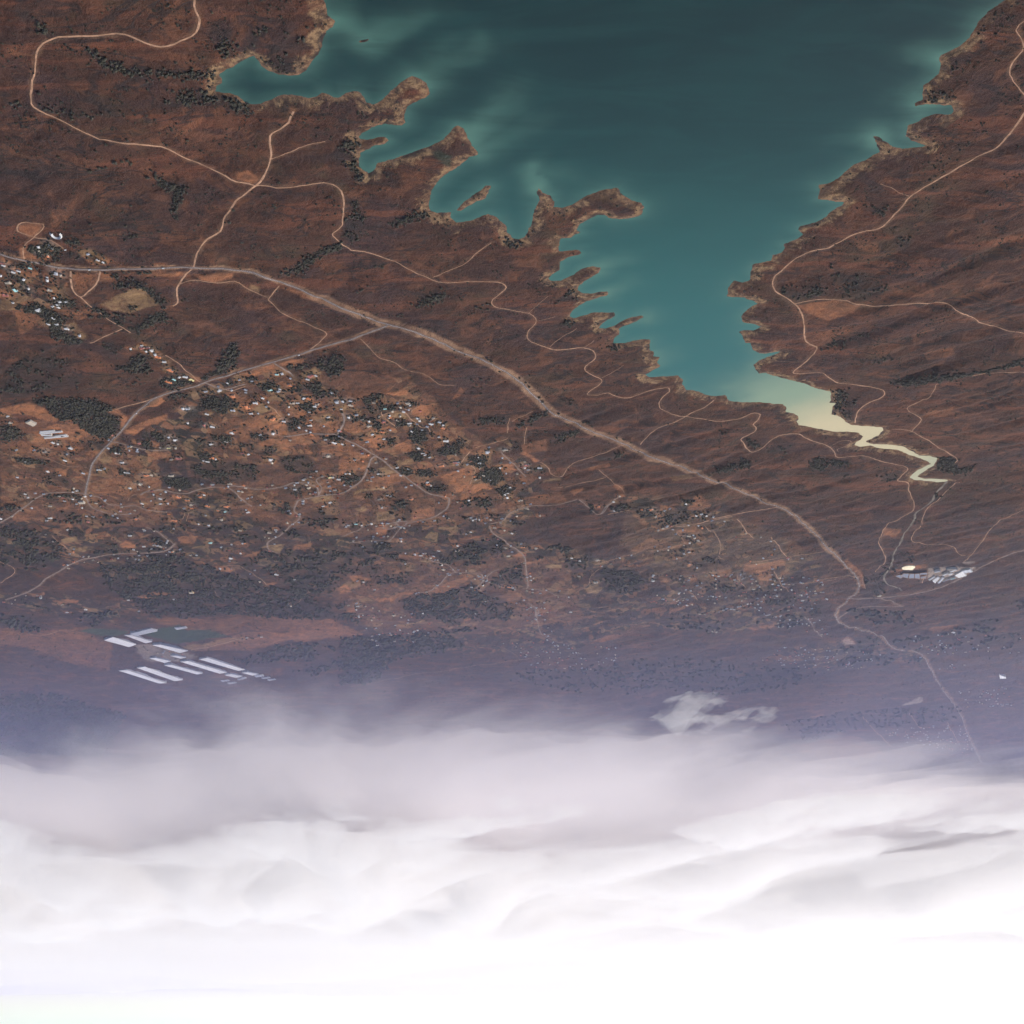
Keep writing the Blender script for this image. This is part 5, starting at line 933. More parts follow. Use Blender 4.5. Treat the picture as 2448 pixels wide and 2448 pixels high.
SMALL=[(571.9,6883,97,1.1,"W"),(1599.5,5519.5,248,0.9,"C"),(-1514.5,6219.3,171,1,"W"),(-1222.1,6930.7,272,1.1,"C"),(-1246.6,6936.8,266,1.1,"C"),(2149,6303.4,135,1,"W"),(-684.7,4898.1,57,0.8,"W"),(1629.9,7007.9,192,1.1,"W"),(146.8,6322.7,120,1,"W"),(1476.2,4914.8,219,0.8,"W"),(2522.9,6326.5,25,1,"C"),(1250.3,6371,100,1,"C"),(-126.8,4991.4,108,0.8,"C"),(187.2,4995.9,13,0.8,"W"),(1942.7,4999,150,0.8,"W"),(1915.2,5005.4,149,0.8,"W"),(1979.7,4274.8,29,0.7,"W"),(1909.9,4277.9,25,0.7,"G"),(-335.1,6450,157,1,"W"),(2135.5,5032.4,189,0.8,"W"),(1581.3,4307,180,0.7,"W"),(513,6490.5,124,1,"W"),(2559.2,6503.2,184,1,"W"),(1797.4,4329.3,41,0.7,"W"),(137.6,4339.6,79,0.7,"W"),(-1046.9,5827.7,148,0.9,"W"),(563.3,5099.2,106,0.8,"C"),(1203.3,4359.4,259,0.7,"W"),(762,5109.9,183,0.8,"W"),(638.7,4368.4,222,0.7,"W"),(-1165.4,5853.4,18,0.9,"W"),(1987.4,4385.5,10,0.7,"W"),(220.4,4390.6,21,0.7,"W"),(-1213.8,5876.6,232,0.9,"W"),(225.3,4420.4,11,0.7,"W"),(131.4,4437.6,150,0.7,"W"),(1685.1,4454.2,29,0.7,"W"),(-52.4,4462.9,123,0.7,"W"),(-67.1,4483.8,201,0.7,"W"),(156.4,6004.3,97,0.9,"W"),(1894.5,4522.2,17,0.7,"W"),(531.9,5293.7,108,0.8,"W"),(2081,4544.1,140,0.7,"W"),(-1435.5,6098.7,138,0.9,"W"),(1529.3,6960.2,5,1,"W"),(1347.5,5499.1,100,0.8,"W"),(-854.7,5508,136,0.8,"W"),(-1337,6290.7,207,0.9,"W"),(-1320.3,6316.1,94,0.9,"W"),(532.1,4768.3,228,0.7,"W"),(-1274.9,6362.3,231,0.9,"W"),(1874.5,5582.8,59,0.8,"W"),(-1016,6370.5,116,0.9,"C"),(-1245.2,6414.2,11,0.9,"W"),(-1217.5,6439.1,23,0.9,"W"),(1937.8,4852.3,166,0.7,"W"),(543.7,5673.4,244,0.8,"W"),(-704.3,4869.1,53,0.7,"W"),(582.5,4890.9,78,0.7,"W"),(2147.5,6505.9,32,0.9,"W"),(-1337.3,5714.5,238,0.8,"W"),(-950.3,5715.7,265,0.8,"W"),(1498.6,5718.9,109,0.8,"W"),(-459.8,4912,147,0.7,"W"),(883.6,6529.6,105,0.9,"W"),(113.9,4987.5,42,0.7,"W"),(165.7,5005.6,14,0.7,"W"),(150.1,5011.4,97,0.7,"W"),(179.9,5017.7,104,0.7,"W"),(355.3,5020.4,204,0.7,"W"),(-2662.6,7477.6,202,1,"W"),(1455.2,5092.5,91,0.7,"W"),(820.3,5933.2,39,0.8,"W"),(789.5,5945.4,129,0.8,"W"),(-100.5,5949,139,0.8,"W"),(-725.2,5127.8,151,0.7,"W"),(215.8,5207.8,41,0.7,"W"),(741.1,6054.3,184,0.8,"W"),(-3.8,6060.6,156,0.8,"W"),(-45.3,5343.6,221,0.7,"W"),(-1381.2,6235.1,222,0.8,"W"),(-1287.7,6351.2,252,0.8,"W"),(176.5,5487.3,135,0.7,"W"),(1568.7,5517.6,150,0.7,"W"),(-1263.5,6420.9,155,0.8,"W"),(348,4640.8,124,0.6,"W"),(1828.6,5748.9,84,0.7,"W"),(1527.9,4839.4,117,0.6,"W"),(-1188.8,5802.3,263,0.7,"W"),(-738.2,5826.6,158,0.7,"W"),(-885.7,5890.7,48,0.7,"W"),(1400.3,5003.7,176,0.6,"W"),(-2665.4,6960.3,143,0.8,"W"),(1886.3,6279.4,111,0.7,"W"),(-180.5,6294.2,224,0.7,"W"),(-25.8,6330.3,228,0.7,"W"),(1664.7,5335.6,129,0.6,"W"),(-825.5,5566.1,275,0.6,"W"),(1887.3,5572,52,0.6,"W")]
SHEDS=[[(1826.2,4116.6),(1766,4104.6)],[(1832,4132.1),(1739.8,4111.9)],[(1831.6,4144.8),(1792.5,4146.6)],[(1830.7,4173.8),(1734.2,4157.3)],[(1783.3,4159),(1733.8,4144.2)]]
GLASS=[[(2312.9,6892.8),(2152.4,6776.9),(2132.7,6841.2),(2287.8,6940.1)],[(2017.6,6790.9),(1948.6,6764.1),(1940.9,6794.9),(2013.1,6831.6)],[(2540.7,7105.2),(2463.1,7030),(2370,7202.5),(2434.4,7263.1)],[(2265.2,7192.7),(2213.7,7182.6),(2074.9,7332.7),(2142.3,7382.1)],[(2367.3,7497.5),(2324.5,7480.5),(2245.9,7569),(2305.4,7613.1)],[(2214.1,7432.1),(2178.9,7425.3),(2123.3,7474.4),(2168.5,7501.8)],[(2179.7,7546.8),(2123.3,7525.9),(1937,7836.3),(1996.8,7865.7)],[(2039.4,7479.9),(1978.8,7439.8),(1801.6,7758.9),(1853.5,7778.4)],[(2310.2,7632.2),(2259.2,7618.2),(2103.5,7848.5),(2154.5,7877)],[(2526.8,7750.6),(2464.9,7719.1),(2305.5,8092.1),(2372.9,8123.7)],[(2663.3,7799.3),(2605.7,7782.6),(2436.2,8155.5),(2492.6,8163.2)],[(1830,7810.9),(1791.2,7793),(1722.3,7847.7),(1776.1,7893.5)],[(1964.6,7880.6),(1917,7846.8),(1846.4,7911.6),(1902.7,7963.2)],[(2370.8,6954.5),(2327.7,6954.2),(2240.2,7105.9),(2291.6,7142.9)],[(1764.4,7902),(1702.3,7859.1),(1698,7911),(1758.6,7938)],[(1732.3,7985.6),(1677.3,7956.6),(1667.6,7976.5),(1722.5,8004.8)],[(1698.9,8023.6),(1646,8005.2),(1638,8020.5),(1690.1,8048.2)],[(1905.4,8015.2),(1839.3,7941.1),(1832.8,7973.2),(1894.3,8027.4)],[(2038.3,8083.7),(1984.6,8066.4),(1974.9,8084.5),(2032.1,8115.4)],[(2007.9,8150.7),(1953.1,8130.1),(1939.4,8151.3),(1997.5,8185.2)]]
FACTORY=[("W",[(-2186.5,5872.8),(-2195.7,5816.3),(-2206,5820.5),(-2197,5878.6)]),("W",[(-2210,5882.4),(-2216.8,5819.6),(-2233.3,5830.6),(-2239.1,5926.7)]),("G",[(-2249.4,5919.3),(-2243.6,5824.1),(-2256.5,5829.5),(-2261.7,5918.9)]),("G",[(-2271.3,5910.1),(-2290.4,5867.1),(-2300.8,5865.9),(-2281.3,5906.1)]),("T",[(-2302.8,5875.6),(-2313.4,5853),(-2322.3,5854.6),(-2312.9,5876)]),("W",[(-2232.5,5797.6),(-2247.7,5767.2),(-2261.1,5767.9),(-2247.5,5802.2)]),("W",[(-2261.8,5788.3),(-2270.2,5761.2),(-2281.5,5769.4),(-2276,5802.1)]),("W",[(-2299,5803.3),(-2313.8,5736.3),(-2362.3,5803.9),(-2332.5,5838.7)]),("W",[(-2175.6,5749.8),(-2196.5,5732.8),(-2206.7,5739.1),(-2185.4,5757.8)]),("W",[(-2252.8,5745.6),(-2273.2,5710.9),(-2287.1,5716),(-2266.9,5750.8)]),("G",[(-2308.5,5728.1),(-2344.9,5704.3),(-2372.5,5742),(-2335.6,5765.8)]),("C",[(-2229.1,5726.8),(-2250.9,5710),(-2274.2,5706.4),(-2254.4,5721.3)])]
PONDS=[[(-1993,5815.5),(-2012.1,5794),(-2043.6,5813.9),(-2035.7,5855.9)],[(-2022.7,5820.1),(-2026,5773.1),(-2054.2,5774.4),(-2072,5850.2)],[(-2057.3,5775.9),(-2083.1,5777.5),(-2104.7,5849.9),(-2075.6,5850.4)],[(-2085.7,5777.7),(-2106.6,5772.6),(-2139.1,5860.9),(-2108.7,5849.8)],[(-2108.9,5772.2),(-2145.8,5763),(-2169,5859.1),(-2143.2,5861)]]
TANKS=[(-2026.9,5694.6,32.4),(-2054.7,5733.5,9.5)]
TREES=[("dark round tree in the clump between highway and winding track",[(262.1,3159.1,1.2),(251.9,3171.9,1),(239.7,3152.3,1.3),(230.9,3143.9,1),(223.9,3165,1.2),(215.1,3155.5,1),(208.5,3134.5,1),(275.7,3196.3,1.1),(264.4,3193.2,0.9),(293,3205.3,0.9),(286.6,3192,0.9),(230.6,3185,1),(243.2,3166.1,1),(218.2,3111.1,0.9),(253.9,3160.2,1.1),(236,3164.5,1)]),
("dark round tree in the small row right of the bending track",[(112.3,3216.7,1.1),(98.6,3226.7,1),(92.4,3203.4,1),(78.4,3197.3,1),(76.3,3231,0.9),(67.4,3202.1,0.9)]),
("dark tree in the little group above the highway embankment",[(358.8,3256.6,0.9),(350.3,3256.1,1),(354.6,3272.9,0.8),(365.2,3265,0.8),(179.9,3295.4,1),(267.7,3332.3,0.8)]),
("dark tree lining the upper verge of the highway",[(1307.5,2999.9,0.8),(1159.9,2999.1,0.8),(1144.2,2999.6,1),(1117.1,2997.7,1),(1095.3,2995.6,1.1),(1077.7,2990.9,1.1),(1113.1,3002.3,1),(1088,2998.2,1)]),
("dark bushy tree in the roadside row under the oval grove",[(1435.9,2948.9,0.9),(1420.2,2942.3,1.1),(1408.7,2951.9,1.1),(1423.9,2957.9,0.9),(1388.2,2953.1,0.9),(1372.6,2953.7,0.9),(1363.5,2950.4,0.8)]),
("lone dark tree on the open brown slope left of the lake",[(1076.9,2516.3,1),(1069.4,2521.2,1),(1059.4,2518.5,1),(1030.3,2498.8,1.2),(1011.2,2495.9,1),(996.5,2492.7,1.1),(990.6,2503.4,1),(1104.2,2529.5,1),(939.6,2550.7,0.9),(963.8,2561.9,1.2),(1039.4,2588.2,0.9),(1042.8,2678.4,0.8),(998,2795.7,0.9),(899.2,2798,0.8),(768.3,2703.2,1),(789.4,2755.5,1.1),(776.2,2855.3,1),(1176,2748.9,1),(1081.4,2760.5,0.9),(1165.5,2469.3,0.9),(1132.7,2244.7,1),(812.8,2246.9,0.8),(620.3,2585.9,0.9),(648,2305.4,0.9),(823.8,2422.6,0.9),(1029.3,2425.3,0.8)]),
("single dark tree beside the dirt track near the junction",[(409.7,2994.4,1),(389.5,3002.6,1),(458.6,3100.9,0.9),(440.5,3083.4,0.9),(476.7,3115.8,1),(464.6,3105.2,0.9)]),
("dark tree standing along the highway verges at centre",[(212.6,3556.9,0.9),(190.1,3526.4,0.9),(193.8,3476.5,0.9),(159.3,3508.5,0.9),(136.4,3541.7,1),(81.8,3531.1,1.1),(69.9,3540.3,1),(-27.4,3677.1,0.9),(-49.7,3716.8,1),(-62.6,3742.9,1),(-99.3,3832,1.2),(-113.1,3871.9,1.1),(-111.5,3943.2,1),(-130.9,3928,1),(-174.2,3945.5,1.1),(-271,4023.5,1.2),(-287.7,4024,1.1),(-305.7,4044.9,1),(-211.8,4049.5,0.9),(-410.2,4164.8,0.9),(-439.4,4182.8,0.9),(-469.8,4210.8,0.9)]),
("dark tree beside the right-hand stretch of highway",[(-820,4490.2,1),(-869.9,4548.1,1),(-979.1,4638.2,0.9),(-1039,4692.4,1),(-1085.9,4731.7,1),(-1232.8,4862.2,0.8),(-1124.6,4716.8,0.8),(-1531.7,5338.7,1),(-1558.3,5359.4,1),(-1619,5457.3,1.1),(-1645.3,5525.9,1.2),(-1476.1,5281.4,0.8),(-1678.9,5640.4,0.9)]),
("scattered dark tree in the orchard-like slope above the suburb",[(143.2,3689.9,1),(137.6,3706.8,1),(109.5,3685.9,1.2),(91.7,3715.2,1),(126,3729.5,0.9),(107.8,3746.9,0.9),(111.9,3789.2,0.9),(143,3783.4,0.8),(78.9,3688.2,0.9),(135.8,3748.1,0.8)]),
("dark tree dotting the straw field by the round tree",[(774.9,4206.4,1.2),(730.9,4141.5,1),(671.8,4154.6,1.1),(655.6,4160.2,1),(698.3,3997,1),(633.5,3930,1.2),(847.7,3813.3,1.2),(834.6,3829,1.1),(812.9,3823,1.1),(1012.7,3931.1,1.1),(1003.5,3940.8,1),(900.8,3910.7,1.1),(1020.6,4045,1.1),(632.7,3494.6,1.2),(718.3,3534.3,1),(742.1,3669.2,1),(916.2,3642,1.1),(678,4066.1,1)]),
("dark tree on the golden field inside the long hedge",[(1184.6,3009.7,0.9),(1254.9,3235.1,1.2),(1216.4,3239.9,1.1),(1201.1,3243.9,1.1),(1221.8,3276.6,1),(1295.5,3351.9,1),(1331.7,3328.6,0.9)]),
("dark tree on the mauve slope under the diagonal tree belt",[(1344.9,3252.6,1.2),(1339.8,3254.3,1),(1349.6,3250.2,1),(1424.7,3259,0.9),(1419.1,3266.6,0.9),(1406.7,3263.1,0.9),(1368.3,3209.2,1),(1378.9,3223.8,0.9),(1331.2,3181.3,0.9)]),
("small dark tree on the purple slope above the road fork",[(1379.5,3664.9,1.1),(1371.7,3738,1.1),(1347.5,3718.4,1.2),(1334,3704.9,1.1),(1321.1,3722.6,1.2),(1312.2,3679.6,0.9),(1339.2,3593.3,0.9),(1314.1,3660.7,0.9),(1254.9,3728.8,1),(1303.6,3711.3,0.9)]),
("dark tree on the earth plots near the white sheds",[(1825.3,3943.7,1.2),(1996,4277,1),(1998.2,4220.3,1),(1691.6,4132.7,1.3),(1683.4,4138.5,1.3),(1707.9,4170.5,1),(1754.3,4154.6,1)]),
("dark tree speckling the sandy slope near the lane fork",[(64.2,4184.3,1),(-75.2,4193.2,1),(6.4,4185.2,1.1),(-0.4,4212.4,1),(-15.4,4096.7,1),(-131.1,4114.4,1.2),(-160.8,4671.4,0.9),(-224,4664.5,0.8),(-203.5,4616.3,0.9),(126.9,4691.9,0.9),(180.4,4723.5,0.9),(178.9,4509.7,0.9),(-275.6,4842.1,1),(-62.3,4867.5,0.9)]),
("tree in the far sandy field above the strip town",[(-1277.6,5805.3,1.2),(-1301.1,5788.2,1.1),(-1322.8,5786.3,1),(-1317.2,5816,1),(-1253.6,5777.8,1),(-1408.6,5811.1,1),(-1419.7,5965.4,1.2),(-1434.9,5972.1,1.2),(-1437.8,6036,1),(-1195.4,6126.2,1),(-1300.4,6082.6,1)])]
CARS=[(1251.5,2983.6,"white van driving on the left stretch of highway"),(1030.5,2982,"white car on the highway just left of the dirt-track crossing"),(1292.9,2881.2,"white panel van parked right of the oval grove"),(727.3,3517.6,"pale car on the main road above the striped field"),(1405.8,3936.3,"light car on the main road beside the dark wood")]
SETTLED=[[(534,5346),(-52,5287),(-574,5522),(-1032,5783),(-1612,5949),(-1696,6815),(-699,6877),(-338,7356),(606,7403),(984,6781)],[(2325,4968),(1602,5101),(1216,5311),(1314,6028),(1965,6022),(2560,5548)],[(879,3618),(676,3624),(558,3853),(388,3666),(226,3965),(40,4250),(-132,4476),(-87,4937),(49,5352),(-221,5527),(-186,6639),(590,7199),(934,6586),(1148,5855),(1527,5788),(1637,5379),(2172,5402),(2230,5018),(2274,4838),(1996,4150),(1769,4155),(1505,4147),(1220,3866),(1106,3715),(977,3667)],[(-464,4708),(-913,4794),(-1046,5129),(-1599,5627),(-1834,6770),(-1224,7001),(-772,6179),(-431,5870),(-670,5252)],[(1487,2893),(1378,2997),(1351,3101),(1469,3318),(1521,3170),(1621,3224)],[(2796,6136),(2463,6160),(2080,6338),(2199,6757),(2710,6523),(2849,6270)],[(-1765,7131),(-2305,7007),(-2742,7475),(-2237,7948),(-1709,7484)]]
FAR=[[(-940.7,6198.6),(-1340.9,6013.7),(-1581.7,6032.6),(-1786.7,6477.6),(-1714.6,6824.6),(-1583.1,6753.4),(-1231.9,6193.6),(-977.4,6470.8)],[(-1729,7138.4),(-2195.8,7225.4),(-2372.4,7261.3),(-2456.8,7658.5),(-2365.8,7847.5),(-1876,7807.9),(-1625.9,7515.6)],[(-1703,6552.2),(-1850.2,6644.2),(-1937.7,7002.8),(-1819.4,7048.5)],[(-2376.1,6979.8),(-3106.6,6903.1),(-3285,7349.9),(-2640.6,7392.8)],[(-2782.7,7620),(-2986.9,7573.6),(-3068.2,7793.1),(-2859.5,7846)],[(-3218.5,8361.1),(-3560.3,8253.2),(-3845,8973.7),(-3504.5,9012.8)],[(-3123.8,9907.2),(-3318.1,9723),(-3713.8,9604.8),(-4324.4,11074.5),(-3564.3,10503),(-3245.6,10218.9)],[(-1172.5,5863),(-1618.1,5793.5),(-1752.6,6217.5),(-1652.5,6334.2),(-1229,6177.8)],[(94.3,7080.3),(-662.8,7214.1),(-716.9,7870),(-158.5,7709.1)],[(946.5,6244),(475,6526.9),(518,7187),(908.4,7197.9)],[(-727.5,5831.7),(-1137.5,5767.8),(-1218.1,6229.9),(-914.4,6225)],[(-741.5,6087.4),(-913.7,6002.9),(-963.9,6369.5),(-769.8,6348.7)],[(670.5,5228.9),(559.6,5143.1),(557.4,5255.3),(681.8,5329.1)],[(2370.6,7301),(2167,7348.1),(2025.7,7423.5),(2152.5,7556.2),(2388.2,7481.7)]]
BIG=[(1845.7,4017.4),(1818.3,4001),(1806.9,4030.9),(1827.7,4050.3)]
CANOPY=[(1294.6,2813.2)]
CREAM=[(1909.7,4836.1)]
BOX=[(1749.2,6126.2)]
DOME=[(2591.3,6184.3)]
FARSHED=[(-3319.5,7863.2),(-3392.2,7934.1),(-3410.2,7972.7),(-3369,7976.7)]
FARROW=[(-4288.3,10068.4),(-4374.8,10058.7)]

# ---------------------------------------------------------------- terrain maths
_rs = np.random.RandomState(7)
_perm = np.concatenate([_rs.permutation(256)] * 2)
_ga = _rs.rand(256) * 2 * np.pi
_gx, _gy = np.cos(_ga), np.sin(_ga)

def perlin(x, y):
    xi = np.floor(x).astype(np.int64); yi = np.floor(y).astype(np.int64)
    xf = x - xi; yf = y - yi
    xi &= 255; yi &= 255
    u = xf * xf * xf * (xf * (xf * 6 - 15) + 10); v = yf * yf * yf * (yf * (yf * 6 - 15) + 10)
    def g(a, b, fx, fy):
        h = _perm[_perm[a & 255] + (b & 255)]
        return _gx[h] * fx + _gy[h] * fy
    a = g(xi, yi, xf, yf); b = g(xi + 1, yi, xf - 1, yf)
    c = g(xi, yi + 1, xf, yf - 1); d = g(xi + 1, yi + 1, xf - 1, yf - 1)
    return (a + u * (b - a) + v * ((c + u * (d - c)) - (a + u * (b - a)))) * 1.5

def fbm(x, y, octs=4, gain=0.5, ox=0.0):
    s = np.zeros_like(x, dtype=np.float64); a = 1.0; f = 1.0; n = 0.0
    for o in range(octs):
        s += a * perlin(x * f + ox + 17.3 * o, y * f + ox * 0.7 + 9.1 * o); n += a; a *= gain; f *= 2.03
    return s / n

def smooth(a, b, x):
    t = np.clip((x - a) / (b - a), 0, 1)
    return t * t * (3 - 2 * t)

def poly_sd(px, py, poly):
    """signed distance to a closed polygon, positive outside"""
    out = np.full(px.shape, 1e12); inside = np.zeros(px.shape, bool)
    n = len(poly)
    for i in range(n):
        ax, ay = poly[i]; bx, by = poly[(i + 1) % n]
        ex, ey = bx - ax, by - ay; wx, wy = px - ax, py - ay
        t = np.clip((wx * ex + wy * ey) / (ex * ex + ey * ey + 1e-9), 0, 1)
        dx = wx - ex * t; dy = wy - ey * t
        np.minimum(out, dx * dx + dy * dy, out=out)
        if ay != by:
            c = ((ay > py) != (by > py)) & (px < ex * (py - ay) / (by - ay) + ax)
            inside ^= c
    d = np.sqrt(out)
    return np.where(inside, -d, d)

def line_dist(px, py, pts):
    """distance to a polyline and the interpolated third value of its points"""
    out = np.full(px.shape, 1e12); val = np.zeros(px.shape)
    for i in range(len(pts) - 1):
        ax, ay = pts[i][:2]; bx, by = pts[i + 1][:2]
        va = pts[i][2] if len(pts[i]) > 2 else 0; vb = pts[i + 1][2] if len(pts[i + 1]) > 2 else 0
        ex, ey = bx - ax, by - ay; wx, wy = px - ax, py - ay
        t = np.clip((wx * ex + wy * ey) / (ex * ex + ey * ey + 1e-9), 0, 1)
        d = (wx - ex * t) ** 2 + (wy - ey * t) ** 2
        m = d < out
        out = np.where(m, d, out); val = np.where(m, va + (vb - va) * t, val)
    return np.sqrt(out), val

LB = (min(p[0] for p in SHORE) - 450, max(p[0] for p in SHORE) + 450, min(p[1] for p in SHORE) - 450, max(p[1] for p in SHORE) + 450)

def lake_sd(x, y):
    sd = np.full(x.shape, 450.0)
    m = (x > LB[0]) & (x < LB[1]) & (y > LB[2]) & (y < LB[3])
    if m.any():
        qx, qy = x[m], y[m]
        s = poly_sd(qx, qy, SHORE)
        for isl in ISLETS:
            s = np.maximum(s, -poly_sd(qx, qy, isl))
        s = s + 7.5 * fbm(qx / 26.0, qy / 26.0, 4, .6) * np.clip(np.abs(s) / 6 + .55, 0, 1) + 8 * fbm(qx / 70.0, qy / 70.0, 2, ox=3.0) * np.clip(np.abs(s) / 12 + .3, 0, 1)
        sd[m] = np.clip(s, -450, 450)
    return sd

def height(x, y, sd=None):
    x = np.asarray(x, dtype=np.float64); y = np.asarray(y, dtype=np.float64)
    if sd is None:
        sd = lake_sd(x, y)
    land = np.maximum(sd, 0)
    n1 = fbm(x / 260.0, y / 260.0, 3, ox=3.1)
    bank = (11 + 9 * n1) * (1 - np.exp(-land / 38.0))
    c, s = math.cos(math.radians(38)), math.sin(math.radians(38))
    u = (-x * c + -y * s * 1.0); w = (-x * -s + -y * c)
    rav = np.abs(fbm(u / 900.0, w / 190.0, 3, ox=8.0))
    ravine = 14 * np.clip(rav * 3.4, 0, 1)
    rel = 18 * fbm(x / 700.0, y / 700.0, 4, ox=1.7)
    far = smooth(4300, 6500, y) * (1 - .75 * smooth(8200, 9500, y))
    hills = far * (34 * fbm(x / 900.0, y / 900.0, 4, ox=5.5) + 10 * fbm(x / 240.0, y / 240.0, 3, ox=2.2))
    fine = 5.5 * fbm(x / 75.0, y / 75.0, 4, .55, ox=6.6)
    k = smooth(15, 420, land)
    z = bank + k * (8 + ravine * (0.35 + .65 * smooth(0, -500, x)) + rel + hills) + fine * smooth(5, 60, land)
    z = np.maximum(z, 0.035 * np.minimum(land, 60) + .0)
    water = np.maximum(sd * 0.3, -18)
    return np.where(sd < 0, water, z)


rng = np.random.RandomState(11)
random.seed(5)

# ---------------------------------------------------------------- helpers
def mesh_from(name, verts, faces, mats=(), smooth_shade=False, quads=None):
    """verts (n,3) array, faces (m,3|4) int array or python list"""
    me = bpy.data.meshes.new(name)
    if isinstance(faces, np.ndarray):
        k = faces.shape[1]
        me.vertices.add(len(verts)); me.vertices.foreach_set('co', np.asarray(verts, dtype=np.float32).ravel())
        me.loops.add(faces.size); me.loops.foreach_set('vertex_index', faces.astype(np.int32).ravel())
        me.polygons.add(len(faces)); me.polygons.foreach_set('loop_start', np.arange(0, faces.size, k, dtype=np.int32))
        me.update(calc_edges=True)
    else:
        me.from_pydata([tuple(v) for v in verts], [], faces)
        me.update()
    for m in mats:
        me.materials.append(m)
    if smooth_shade:
        me.polygons.foreach_set('use_smooth', np.ones(len(me.polygons), bool))
    return me

def link(name, data, parent=None, loc=(0, 0, 0), rotz=0.0, scale=(1, 1, 1)):
    o = bpy.data.objects.new(name, data)
    coll.objects.link(o)
    o.location = loc
    o.rotation_euler = (0, 0, rotz)
    o.scale = scale
    if parent:
        o.parent = parent
    return o

def tag(o, label=None, cat=None, group=None, kind=None):
    if label: o['label'] = label
    if cat: o['category'] = cat
    if group: o['group'] = group
    if kind: o['kind'] = kind
    return o

def color_attr(me, name, rgba):
    a = me.attributes.new(name, 'FLOAT_COLOR', 'POINT')
    a.data.foreach_set('color', np.asarray(rgba, dtype=np.float32).ravel())

def float_attr(me, name, v):
    a = me.attributes.new(name, 'FLOAT', 'POINT')
    a.data.foreach_set('value', np.asarray(v, dtype=np.float32).ravel())

class NT:
    """tiny node-tree helper"""
    def __init__(self, name):
        self.mat = bpy.data.materials.new(name)
        self.mat.use_nodes = True
        self.t = self.mat.node_tree
        self.bsdf = self.t.nodes['Principled BSDF']
        self.out = self.t.nodes['Material Output']
    def node(self, kind, **kw):
        n = self.t.nodes.new(kind)
        for k, v in kw.items():
            setattr(n, k, v)
        return n
    def link(self, a, b):
        self.t.links.new(a, b)
    def put(self, sock, v):
        if hasattr(v, 'is_linked') or isinstance(v, bpy.types.NodeSocket):
            self.link(v, sock)
        else:
            sock.default_value = v
    def pos(self):
        return self.node('ShaderNodeNewGeometry').outputs['Position']
    def mapping(self, vec, scale=(1, 1, 1), rot=(0, 0, 0)):
        m = self.node('ShaderNodeMapping')
        m.inputs['Scale'].default_value = scale
        m.inputs['Rotation'].default_value = rot
        self.link(vec, m.inputs['Vector'])
        return m.outputs[0]
    def noise(self, vec, scale, detail=4.0, rough=0.55, dist=0.0):
        n = self.node('ShaderNodeTexNoise')
        n.inputs['Scale'].default_value = scale
        n.inputs['Detail'].default_value = detail
        n.inputs['Roughness'].default_value = rough
        n.inputs['Distortion'].default_value = dist
        self.link(vec, n.inputs['Vector'])
        return n.outputs['Fac']
    def ramp(self, fac, a, b, lo=0.0, hi=1.0):
        m = self.node('ShaderNodeMapRange')
        m.clamp = True
        m.interpolation_type = 'SMOOTHSTEP'
        self.put(m.inputs[0], fac)
        m.inputs[1].default_value = a; m.inputs[2].default_value = b
        m.inputs[3].default_value = lo; m.inputs[4].default_value = hi
        return m.outputs[0]
    def math(self, op, a, b=0.0):
        m = self.node('ShaderNodeMath', operation=op)
        self.put(m.inputs[0], a); self.put(m.inputs[1], b)
        return m.outputs[0]
    def mix(self, fac, a, b):
        m = self.node('ShaderNodeMix', data_type='RGBA')
        self.put(m.inputs[0], fac)
        for s, v in ((m.inputs[6], a), (m.inputs[7], b)):
            if isinstance(v, tuple):
                s.default_value = (*v, 1)
            else:
                self.link(v, s)
        return m.outputs[2]
    def attr(self, name, out='Color'):
        return self.node('ShaderNodeAttribute', attribute_name=name).outputs[out]
    def sep(self, col):
        s = self.node('ShaderNodeSeparateColor')
        self.link(col, s.inputs[0])
        return s.outputs
    def bump(self, h, strength, dist):
        b = self.node('ShaderNodeBump')
        b.inputs['Strength'].default_value = strength
        b.inputs['Distance'].default_value = dist
        self.link(h, b.inputs['Height'])
        self.link(b.outputs[0], self.bsdf.inputs['Normal'])
    def done(self, col, rough=0.9, spec=0.2):
        self.put(self.bsdf.inputs['Base Color'], (*col, 1) if isinstance(col, tuple) else col)
        self.put(self.bsdf.inputs['Roughness'], rough)
        self.bsdf.inputs['Specular IOR Level'].default_value = spec
        return self.mat

def plain(name, col, var=0.25, scale=0.15, rough=0.85, spec=0.2):
    n = NT(name)
    f = n.noise(n.pos(), scale, 5)
    a = tuple(c * (1 - var) for c in col); b = tuple(min(.95, c * (1 + var)) for c in col)
    return n.done(n.mix(n.ramp(f, .3, .7), a, b), rough, spec)

# ---------------------------------------------------------------- ground
def half_width(y):
    return 0.5 * (0.93 * np.maximum(y, -3000) + 743) + 420 + np.where(y < 1000, (1000 - y) * 1.2, 0)

deg = np.arange(49.0, 8.0, -0.056)
ys = CAM_H / np.tan(np.radians(deg))
ys = np.concatenate([[-30000, -12000, -5000, -2000, -600, 200, 700, 1100, 1400, 1550, 1650], ys,
                     CAM_H / np.tan(np.radians(np.arange(7.9, 1.6, -0.1))), [90000, 130000, 180000]])
NC = 760
ss = np.linspace(-1, 1, NC)
HW = half_width(ys)
HW[ys < -600] = np.maximum(HW[ys < -600], -ys[ys < -600] * 1.6)
GX = ss[None, :] * HW[:, None]
GY = np.repeat(ys[:, None], NC, 1)
gx, gy = GX.ravel(), GY.ravel()
g_sd = lake_sd(gx, gy)
gz = height(gx, gy, g_sd)
GZ = gz.reshape(GX.shape)

